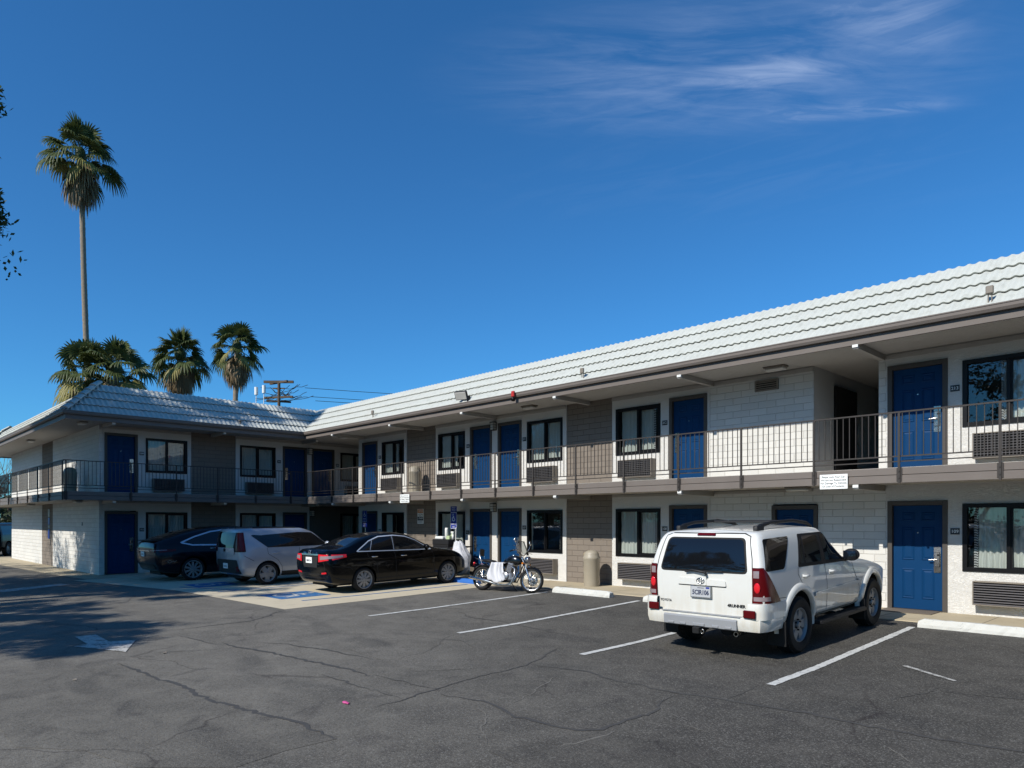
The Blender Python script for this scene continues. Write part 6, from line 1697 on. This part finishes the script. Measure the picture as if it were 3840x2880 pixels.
# the see-through laundry sack hanging from the handle
def m_bag():
    t = NT('clear_sack_film'); p = t.obj()
    c = t.mix(t.noise(p, 5, 4), srgb('#c9c9cc'), srgb('#f4f4f6')); t.set(Base__Color=c, Roughness=.35, Normal=t.bump(t.noise(p, 9, 5, .6, 1.2), .9, .06))
    tr = t.n('BsdfTransparent'); mx = t.n('MixShader'); mx.inputs[0].default_value = .85; t.l(tr.outputs[0], mx.inputs[1]); t.l(t.b.outputs[0], mx.inputs[2]); t.l(mx.outputs[0], t.out.inputs[0]); return t.m
bg_ = thing('laundry_sack', 'bulging see-through sack of white laundry hanging from the cart handle', 'sack', (-16.66, 13.95, .012)); m = MB(); rnd = random.Random(4); rows = []
for i in range(25):
    f = i/24; z = .05+1.04*f; r = (.30*math.sin(min(1, f/.32)*math.pi/2)**.7 if f < .32 else .30+.03*math.sin((f-.32)*8)) if f < .62 else .31-.22*((f-.62)/.38)**.8
    rows.append([(r*(1.15)*math.cos(a)*(1+.10*math.sin(3*a+7*f)+.05*math.sin(9*a+2)) -.10*max(0, f-.5), r*.9*math.sin(a)*(1+.10*math.sin(4*a+5*f)+.05*math.sin(11*a)), z) for a in [2*math.pi*k/40 for k in range(41)]])
m.grid(rows, 0); m.build('film', m_bag(), bg_)
m = MB()
for k in range(34): f = rnd.random(); a = rnd.random()*6.3; rr = rnd.uniform(0, .19); m.ell((rr*math.cos(a), rr*.8*math.sin(a), .14+.55*f), (rnd.uniform(.07, .12), rnd.uniform(.06, .11), rnd.uniform(.04, .08)), Matrix.Rotation(rnd.random()*3, 4, 'Z') @ Matrix.Rotation(rnd.random()*2, 4, 'X'), 8, 6)
m.build('laundry', M['cloth'], bg_)
m = MB(); hem = [[(-.10+.13*math.cos(a)*(1+k*.12)+.05*math.sin(5*a)*k*.3, .12*math.sin(a)*(1+k*.12), 1.09-.10*k+.03*math.sin(4*a)) for a in [2*math.pi*q/24 for q in range(25)]] for k in range(4)]; m.grid(hem, 0); m.build('turned_rim', M['cloth'], bg_)

# ================= door mat, small litter
m = MB(); m.rbox(-.5, .42, -.30, .26, 0, .014, .004); tag(m.build('door_mat', M['mat'], None, loc=(-4.38, 14.72, .013)), 'worn grey brown door mat before the door of room 109', 'door mat')
m = MB(); m.ell((0, 0, .012), (.045, .025, .014)); m.rbox(.02, .07, -.012, .012, .004, .02, .004); tag(m.build('pink_scrap', plain('pink_plastic', '#c4508a', .5), None, loc=(-6.62, 3.96, ground_z(-6.62, 3.96))), 'small pink scrap lying on the asphalt', 'litter')
def scrap(label, x, y, s=.045):
    m = MB(); rnd = random.Random(int(x*77)); m.add([(rnd.uniform(-s, 0), -s*.5, .006), (s, rnd.uniform(-s, 0), .012), (s*.7, s*.6, .008), (-s*.4, s*.5, .018)], [(0, 1, 2), (0, 2, 3)]); o = m.build('paper_scrap', M['sleeve'], None, loc=(x, y, ground_z(x, y))); sm_ = o.modifiers.new('t', 'SOLIDIFY'); sm_.thickness = .002; tag(o, label, 'litter')
scrap('pale dry leaf lying right of the painted arrow', -10.9, 3.55); scrap('small white scrap left of the patched asphalt edge', -9.95, 2.2, .04)

# ================= signs, lamps and fittings on the building
def room_sign(F, num, u, z, extra):
    t = thing('room_number_sign', 'black room number plate %s %s' % (num, extra), 'room sign', F(u, 0, z), group='room number plates'); m = MB()
    W2 = Face((0, 0, 0), F.u, F.n); W2.box(m, -.075, .075, .001, .014, -.058, .058, 0, .003); m.build('plate', M['signblack'], t)
    m = MB(); m.text(num, .082, lambda a, b: W2(a, .0165, b-.002), 0, bold=.0006); m.build('number', M['signwhite'], t)
for num, u, z, ex in (('209', -22.68, 4.13, 'right of the innermost door upstairs'), ('210', -17.58, 4.16, 'left of the paired upstairs doors'), ('211', -14.99, 4.17, 'right of the paired upstairs doors'), ('212', -10.05, 4.17, 'between upstairs window and door'), ('213', -3.73, 4.18, 'beside the door at the passage'),
                      ('105', -22.68, 1.36, 'under a blue sign by the innermost door'), ('106', -17.60, 1.36, 'left of the paired ground floor doors'), ('107', -14.99, 1.53, 'right of the paired ground floor doors'), ('108', -10.05, 1.53, 'left of a ground floor door behind the SUV'), ('109', -3.73, 1.53, 'beside the ground floor door with mat')):
    room_sign(FR, num, u, z, ex)
for num, u, z, ex in (('208', 8.06, 4.11, 'upstairs next to the corner door'), ('206', 13.18, 4.12, 'upstairs mid short wing'), ('205', 15.83, 4.12, 'upstairs in the inner corner'), ('103', 8.06, 1.42, 'on the ground floor behind the navy car')):
    room_sign(FL, num, u, z, ex)
room_sign(FE, '102', -29.3, 1.62, 'on the white end wall')

def lock_sign(label, u):
    t = thing('notice_sign', label, 'sign', (u, 13.63, 2.46), group='lock your car notices'); F = Face((0, 0, 0), (1, 0, 0), (0, -1, 0)); m = MB(); F.box(m, -.255, .255, .0, .008, -.14, .135, 0, .003); m.build('board', M['signwhite'], t)
    m = MB()
    for k, ln in enumerate(('Please Lock Your Car.', 'We are not Responsible', 'For Damage To Vehicles', 'Or Loss of Contents.')): m.text(ln, .052, lambda a, b, k=k: F(a, .0105, b+.085-.058*k), 0, bold=.0004, sx=.92)
    m.build('lettering', M['ink'], t)
    return t
lock_sign('white lock your car notice on the deck edge below the passage', -5.36).location.y = 13.595
lock_sign('white lock your car notice on the deck edge above the tall poster', -19.05).location.y = 13.595

def wheelchair(mb, F, cx, cz, s, d, mat):
    def seg(p, q, w=.075):
        p, q = Vector(p), Vector(q); dd = (q-p).normalized(); n = Vector((-dd.y, dd.x))*w/2
        mb.quad(*[F(cx+v.x*s, d, cz+v.y*s) for v in (p-n, q-n, q+n, p+n)], mat)
    arc = [(-.02+.24*math.cos(R(a)), -.16+.24*math.sin(R(a))) for a in range(120, 381, 20)]
    for p, q in zip(arc, arc[1:]): seg(p, q)
    seg((-.10, .32), (-.06, -.02)); seg((-.08, .0), (.16, -.02)); seg((.14, .0), (.26, -.28)); seg((.24, -.28), (.34, -.25)); seg((-.07, .14), (.12, .13))
    mb.add([F(cx-.10*s+.065*s*math.cos(R(a)), d, cz+.43*s+.065*s*math.sin(R(a))) for a in range(0, 360, 45)], [tuple(range(8))], mat)
def ada_sign(label, u, z0, z1, fine_top):
    t = thing('accessible_parking_sign', label, 'sign', (u, 14.6, 0), group='blue accessible parking signs'); F = Face((0, 0, 0), (1, 0, 0), (0, -1, 0))
    m = MB(); m.tube([(0, .02, 0), (0, .02, z1)], .022, 8); m.build('post', M['nickel'], t)
    w = .155; fh = .17; a0, a1 = (z0, z1-fh-.015) if fine_top else (z0+fh+.015, z1); b0, b1 = (z1-fh, z1) if fine_top else (z0, z0+fh)
    m = MB(); F.box(m, -w, w, .01, .016, a0, a1, 0, .003)
    for x0, x1, y0, y1 in ((-w+.008, w-.008, a0+.008, a0+.016), (-w+.008, w-.008, a1-.016, a1-.008), (-w+.008, -w+.016, a0+.016, a1-.016), (w-.016, w-.008, a0+.016, a1-.016)): m.quad(F(x0, .018, y0), F(x1, .018, y0), F(x1, .018, y1), F(x0, .018, y1), 1)
    h = a1-a0; wheelchair(m, F, 0, a1-h*.34, h*.48, .018, 1)
    for k, ln in enumerate(('PARKING', 'ONLY')): m.text(ln, .074, lambda a, b, k=k: F(a, .018, b+a0+h*.27-.088*k), 1, sx=.70)
    m.build('symbol_panel', [M['signblue'], M['signwhite']], t)
    m = MB(); F.box(m, -w, w, .01, .016, b0, b1, 0, .003)
    for k, ln in enumerate(('MINIMUM', 'FINE $250')): m.text(ln, .052, lambda a, b, k=k: F(a, .018, b+b1-.05-.07*k), 1, sx=.8)
    m.build('fine_panel', [M['signblue'], M['signwhite']], t)
ada_sign('blue wheelchair parking sign with fine panel above, by the housekeeping cart', -17.75, 1.47, 2.20, True)
ada_sign('blue wheelchair parking sign with fine panel below, above the black saloon', -23.0, 1.50, 2.13, False)
t = thing('tall_poster', 'tall narrow poster with orange, white and black bands on taupe block wall', 'poster', (-20.17, 15.078, 1.89)); F = Face((0, 0, 0), (1, 0, 0), (0, -1, 0)); m = MB()
F.box(m, -.175, .175, 0, .012, -.26, .26, 0); F.box(m, -.16, .16, .013, .015, .12, .245, 1); F.box(m, -.16, .16, .013, .015, -.145, -.01, 2)
m.text('CCTV', .10, lambda a, b: F(a+.02, .016, b+.05), 2, bold=.002); m.text('STAFF', .09, lambda a, b: F(a+.02, .017, b-.075), 0, bold=.002); m.text('NOTICE', .07, lambda a, b: F(a+.02, .017, b+.185), 0, bold=.001)
for k in range(4): m.quad(F(-.14, .0135, -.17-.02*k), F(.13, .0135, -.17-.02*k), F(.13, .0135, -.163-.02*k), F(-.14, .0135, -.163-.02*k), 2)
m.build('printed_sheet', [M['signwhite'], M['signorange'], M['ink']], t)
t = thing('vertical_notice', 'narrow strip of small notices on the dark band of the end wall', 'sign', (-34.6, 6.725, 1.6)); m = MB(); FE0 = Face((0, 0, 0), (1, 0, 0), (0, -1, 0))
for k, (z0, z1, mi) in enumerate(((.3, .62, 0), (-.02, .26, 1), (-.16, -.06, 0), (-.6, -.2, 1))): FE0.box(m, -.16, .16, .002, .012, z0, z1, mi)
m.build('strip', [plain('grey_notice', '#9a978f', .5), M['signblue']], t)

def wall_lamp(label, F, u, z):
    t = thing('wall_lamp', label, 'wall lamp', F(u, 0, z), group='square wall lanterns'); W2 = Face((0, 0, 0), F.u, F.n); m = MB()
    W2.box(m, -.08, .08, .0, .02, -.13, .14); W2.box(m, -.085, .085, .02, .15, .11, .135); W2.box(m, -.085, .085, .02, .15, -.13, -.115)
    for z0 in (-.04, .035): W2.box(m, -.085, .085, .02, .15, z0-.006, z0+.006)
    for x in (-.08, .074): W2.box(m, x, x+.006, .142, .148, -.115, .11)
    m.build('cage', M['frameblack'], t); m = MB(); W2.box(m, -.07, .07, .022, .135, -.11, .105); m.build('lamp_glass', M['lampglass'], t)
wall_lamp('square wall lantern between the paired upstairs doors', FR, -16.29, 4.68); wall_lamp('square wall lantern between the paired ground floor doors', FR, -16.29, 2.14)
wall_lamp('square wall lantern upstairs in the dim inner corner', FL, 14.51, 4.62); wall_lamp('square wall lantern in the dim ground floor corner', FL, 14.60, 2.05)
def soffit_light(label, x, y, z):
    t = thing('ceiling_light', label, 'ceiling light', (x, y, z), group='flat ceiling lights under the walkways'); m = MB(); m.rbox(-.23, .23, -.12, .12, -.03, 0, .005); m.build('housing', M['sleeve'], t); m = MB(); m.rbox(-.21, .21, -.10, .10, -.085, -.03, .015); m.build('diffuser', M['lampglass'], t)
for x, y, z, lb in ((-24.27, 14.45, 5.0, 'boxy ceiling light under the eave at the inner corner'), (-14.16, 14.41, 5.0, 'flat ceiling light under the eave near the red alarm'), (-6.92, 14.5, 5.0, 'flat ceiling light under the eave by the passage'), (-26.75, 6.14, 5.0, 'flat ceiling light under the eave at the outer corner'), (-34.1, 6.0, 5.0, 'flat ceiling light under the eave of the end wall'), (-34.1, 6.0, 2.42, 'flat ceiling light under the deck of the end wall'), (-27.2, 6.1, 2.42, 'flat ceiling light under the deck corner'), (-6.4, 14.4, 2.42, 'flat ceiling light under the deck above the SUV')):
    soffit_light(lb, x, y, z)
t = thing('floodlight', 'grey floodlight on a bracket at the roof edge', 'floodlight', (-16.2, 13.66, 5.26)); m = MB(); mm = Matrix.Translation((0, -.05, .20)) @ Matrix.Rotation(R(22), 4, 'Z') @ Matrix.Rotation(R(30), 4, 'X')
m.rbox(-.20, .20, -.05, .04, -.13, .13, .012, 0, mm); m.build('lamp_head', M['frameblack'], t); m = MB(); m.rbox(-.18, .18, -.06, -.045, -.11, .11, .004, 0, mm); m.build('lamp_glass', M['lampglass'], t)
m = MB(); m.tube([(0, .02, -.05), (0, .02, .16)], .02, 8); m.rbox(.20, .30, -.03, .05, .0, .16, .01); m.build('bracket', M['frameblack'], t)
t = thing('fire_alarm', 'red alarm box fixed to the gutter', 'alarm', (-13.85, 13.50, 5.12)); m = MB(); m.rbox(-.055, .055, -.07, 0, -.02, .14, .015); m.build('housing', M['red'], t); m = MB(); m.lathe([(.001, -.14), (.05, -.13), (.06, -.06), (.03, -.02)], 16, Matrix.Translation((0, -.03, 0))); m.build('horn', M['frameblack'], t)
for x, lb in ((-21.1, 'small grey junction box on the tiles at the inner roof'), (-11.6, 'small grey junction box on the tiles above room 212'), (-2.9, 'small grey junction box on the tiles at the right edge')):
    t = thing('junction_box', lb, 'junction box', (x, 13.72, 5.30), group='junction boxes on the roof tiles'); m = MB(); m.rbox(-.055, .055, -.05, .01, .14, .27, .012); m.build('box', M['sleeve'], t)
    m = MB(); m.tube([(-.025, 0, -.08), (-.025, 0, .16)], .01, 8); m.tube([(.025, 0, -.08), (.025, 0, .16)], .01, 8); m.build('conduit', M['sleeve'], t)
t = thing('roof_vent_pipe', 'small vent pipe with cap on the short wing tiles', 'vent pipe', (-25.95, 11.1, 5.28)); m = MB(); m.cyl((0, 0, -.1), (0, 0, .16), .035, n=12); m.lathe([(.001, .22), (.07, .19), (.07, .15)], 16); m.build('pipe', M['sleeve'], t)

# ================= utility pole and wires
t = thing('utility_pole', 'wooden utility pole with cross arms and transformers behind the roof', 'utility pole', (-56.8, 27.6, -.5)); Hh = 14.0; m = MB(); m.tube([(0, 0, 0), (.05, 0, Hh)], [.17, .12], 10); m.build('pole', M['bark'], t)
fr_ = Vector((.696, .718, 0)); sdv = Vector((-.5, .86, 0))
def arm(z, half, w=.07, dirv=None):
    d = (dirv or fr_).normalized(); m = MB(); c = Vector((0, 0, z)); n = Vector((-d.y, d.x, 0)); 
    vs = [c+d*a+n*b+Vector((0, 0, e)) for a in (-half, half) for b in (-w, w) for e in (-w, w)]; m.add(vs, [(0, 1, 3, 2), (4, 6, 7, 5), (0, 4, 5, 1), (2, 3, 7, 6), (0, 2, 6, 4), (1, 5, 7, 3)]); return m.build('cross_arm', M['bark'], t)
arm(Hh+.0, 1.25, .10); arm(Hh-.05, 1.1, .08, Vector((.9, .2, 0))); arm(Hh-1.3, 1.3, .08, Vector((.8, .55, 0))); arm(Hh-1.65, 1.0, .07, Vector((.35, .9, 0))); arm(Hh-.55, .5, .05)
for k, (x, z) in enumerate(((-1.9, -.75), (-1.25, -.6))):
    p = fr_*x; m = MB(); m.cyl((p.x, p.y, Hh+z-.35), (p.x, p.y, Hh+z+.3), .15, n=14); m.tube([(p.x, p.y, Hh+z-.3), (p.x*1.03, p.y*1.03, Hh+z-3.2)], .03, 6); m.build('transformer', M['white'], t)
m = MB(); rnd = random.Random(9)
for k in range(13):
    a = fr_*rnd.uniform(-2, .8)+Vector((0, 0, Hh+rnd.uniform(-1.7, 0))); b = fr_*rnd.uniform(.6, 3.0)+Vector((0, 0, Hh+rnd.uniform(-1.4, -.1))); m.tube([a.lerp(b, f)+Vector((0, 0, -1.6*f*(1-f)*rnd.uniform(.3, 1))) for f in [i/8 for i in range(9)]], .022, 5, caps=False)
m.build('loose_wires', M['rubber'], t)
for k, (o, dz) in enumerate(((0, 0), (.5, -.75), (.9, -1.1))):
    a = Vector((-56.8, 27.6, 0))+fr_*(2.2+o)+Vector((0, 0, 13.0+dz)); b = Vector((-20, 98, 17.5+dz*.6)); m = MB()
    m.tube([a.lerp(b, f)+Vector((0, 0, -4*1.6*f*(1-f))) for f in [i/20 for i in range(21)]], .022, 5, caps=False)
    tag(m.build('overhead_wire', M['rubber']), ('topmost wire running right from the utility pole', 'middle wire running right from the utility pole', 'lowest wire running right from the utility pole')[k], 'wire', 'overhead wires')
t = thing('blue_road_sign', 'small blue sign on a post beyond the short wing at left edge', 'sign', (-48.9, 6.0, -.5)); m = MB(); m.tube([(0, 0, 0), (0, 0, 2.6)], .03, 8); m.build('post', M['nickel'], t); m = MB(); mm = Matrix.Rotation(R(35), 4, 'Z'); m.rbox(-.45, .45, -.02, 0, 2.3, 2.95, .01, 0, mm); m.build('panel', [plain('sky_blue_sign', '#2f62b0', .4)], t)

# ------------------------------------------------------------------ camera, sun, sky
cam = bpy.data.cameras.new('camera'); co = bpy.data.objects.new('camera', cam); COL.objects.link(co); S.camera = co
cam.sensor_width = 36; cam.lens = 36*2662/3840; cam.shift_y = 515/3840; cam.clip_end = 3000; cam.clip_start = .05
fwd = Vector((-.718, .696, 0)).normalized(); right = Vector((.696, .718, 0)).normalized(); up = Vector((0, 0, 1))
co.matrix_world = Matrix(((right.x, up.x, -fwd.x, 0), (right.y, up.y, -fwd.y, 0), (right.z, up.z, -fwd.z, 1.715), (0, 0, 0, 1)))

EL = math.atan(.80); AZX = .035          # light travels towards +Y and a little +X
sd = Vector((AZX, 1, -.80)).normalized()
sun = bpy.data.lights.new('sun', 'SUN'); sun.energy = 4.9; sun.angle = R(.55); sun.color = (1, .955, .88)
so = bpy.data.objects.new('sun', sun); COL.objects.link(so); so.rotation_euler = sd.to_track_quat('-Z', 'Y').to_euler(); so.location = (0, -20, 30)

wd = bpy.data.worlds.new('World'); S.world = wd; wd.use_nodes = True; nt = wd.node_tree
bg = nt.nodes['Background']; sky = nt.nodes.new('ShaderNodeTexSky'); sky.sky_type = 'NISHITA'; sky.sun_disc = False
sky.sun_elevation = EL; sky.sun_rotation = math.pi + AZX; sky.altitude = 300; sky.air_density = 1.0; sky.dust_density = .25; sky.ozone_density = 3.0
L_ = nt.links.new
def wn(t, **kw):
    n = nt.nodes.new('ShaderNode'+t)
    for k, v in kw.items():
        if k.startswith('_'): setattr(n, k[1:], v)
        else: n.inputs[k].default_value = v
    return n
tc = wn('TexCoord'); sep = wn('SeparateXYZ'); L_(tc.outputs['Generated'], sep.inputs[0])
def wm(op, a, b=None):
    n = wn('Math', _operation=op)
    for i, v in enumerate((a, b)):
        if v is None: continue
        if hasattr(v, 'is_output'): L_(v, n.inputs[i])
        else: n.inputs[i].default_value = v
    return n.outputs[0]
zc = wm('MAXIMUM', sep.outputs[2], .05)
pl = wn('CombineXYZ'); L_(wm('DIVIDE', sep.outputs[0], zc), pl.inputs[0]); L_(wm('DIVIDE', sep.outputs[1], zc), pl.inputs[1])
# high cirrus: a streaky patch on the cloud plane
def patch(cx, cy, ang, la, lb):
    mp = wn('Mapping', _vector_type='TEXTURE'); mp.inputs['Location'].default_value = (cx, cy, 0); mp.inputs['Rotation'].default_value = (0, 0, ang); mp.inputs['Scale'].default_value = (la, lb, 1)
    L_(pl.outputs[0], mp.inputs[0]); ln = wn('VectorMath', _operation='LENGTH'); L_(mp.outputs[0], ln.inputs[0])
    r = wn('MapRange', _interpolation_type='SMOOTHSTEP'); r.inputs['From Min'].default_value = 1; r.inputs['From Max'].default_value = .1; L_(ln.outputs['Value'], r.inputs['Value']); return r.outputs[0]
def streak(ang, sx, sy, det, dist, lo, hi):
    mp = wn('Mapping'); mp.inputs['Rotation'].default_value = (0, 0, -ang); mp.inputs['Scale'].default_value = (sx, sy, 1)
    # Mapping POINT scales before it rotates, so rotate first
    m0 = wn('Mapping'); m0.inputs['Rotation'].default_value = (0, 0, -ang); L_(pl.outputs[0], m0.inputs[0])
    mp.inputs['Rotation'].default_value = (0, 0, 0); L_(m0.outputs[0], mp.inputs[0])
    nz = wn('TexNoise', Scale=1, Detail=det, Roughness=.62, Distortion=dist); L_(mp.outputs[0], nz.inputs['Vector'])
    r = wn('MapRange'); r.inputs['From Min'].default_value = lo; r.inputs['From Max'].default_value = hi; L_(nz.outputs['Fac'], r.inputs['Value']); return r.outputs[0]
A = .74
s1 = streak(A, 1.8, 6, 8, 1.3, .38, .80); s2 = streak(A+.10, 4, 17, 7, 1.1, .42, .82); s3 = streak(A-.5, 2.2, 6, 8, 1.0, .48, .85)
main = wm('MULTIPLY', patch(-.80, 1.45, A, .78, .36), wm('ADD', wm('MULTIPLY', s1, .75), wm('MULTIPLY', s2, .55)))
core = wm('ADD', wm('MULTIPLY', patch(-.73, 1.52, .66, .24, .075), wm('ADD', s2, .25)), wm('MULTIPLY', patch(-.66, 1.80, .68, .34, .06), wm('ADD', s2, .18)))
wisp = wm('MULTIPLY', patch(-.49, 1.46, 1.40, .38, .15), wm('ADD', s3, .12))
thin = wm('MULTIPLY', patch(-1.0, 1.9, A, 1.1, .5), wm('MULTIPLY', s3, .05))
cl = wm('ADD', wm('ADD', wm('MULTIPLY', main, .26), wm('MULTIPLY', core, .27)), wm('ADD', wm('MULTIPLY', wisp, .5), thin))
cl = wm('MINIMUM', cl, .8)
mix = wn('Mix', _data_type='RGBA'); L_(cl, mix.inputs[0]); 
tint = wn('Mix', _data_type='RGBA', _blend_type='MULTIPLY'); tint.inputs[0].default_value = 1; L_(sky.outputs[0], tint.inputs[6]); tint.inputs[7].default_value = (.42, 1.13, 1.66, 1)
L_(tint.outputs[2], mix.inputs[6]); mix.inputs[7].default_value = (7.2, 8.6, 11.5, 1)
L_(mix.outputs[2], bg.inputs['Color']); bg.inputs['Strength'].default_value = .085

vs = S.view_settings; vs.view_transform = 'Standard'; vs.look = 'None'; vs.exposure = 0; vs.gamma = 1; vs.use_curve_mapping = False
S.render.engine = 'CYCLES'; S.cycles.max_bounces = 8; S.cycles.diffuse_bounces = 1; S.cycles.transparent_max_bounces = 16
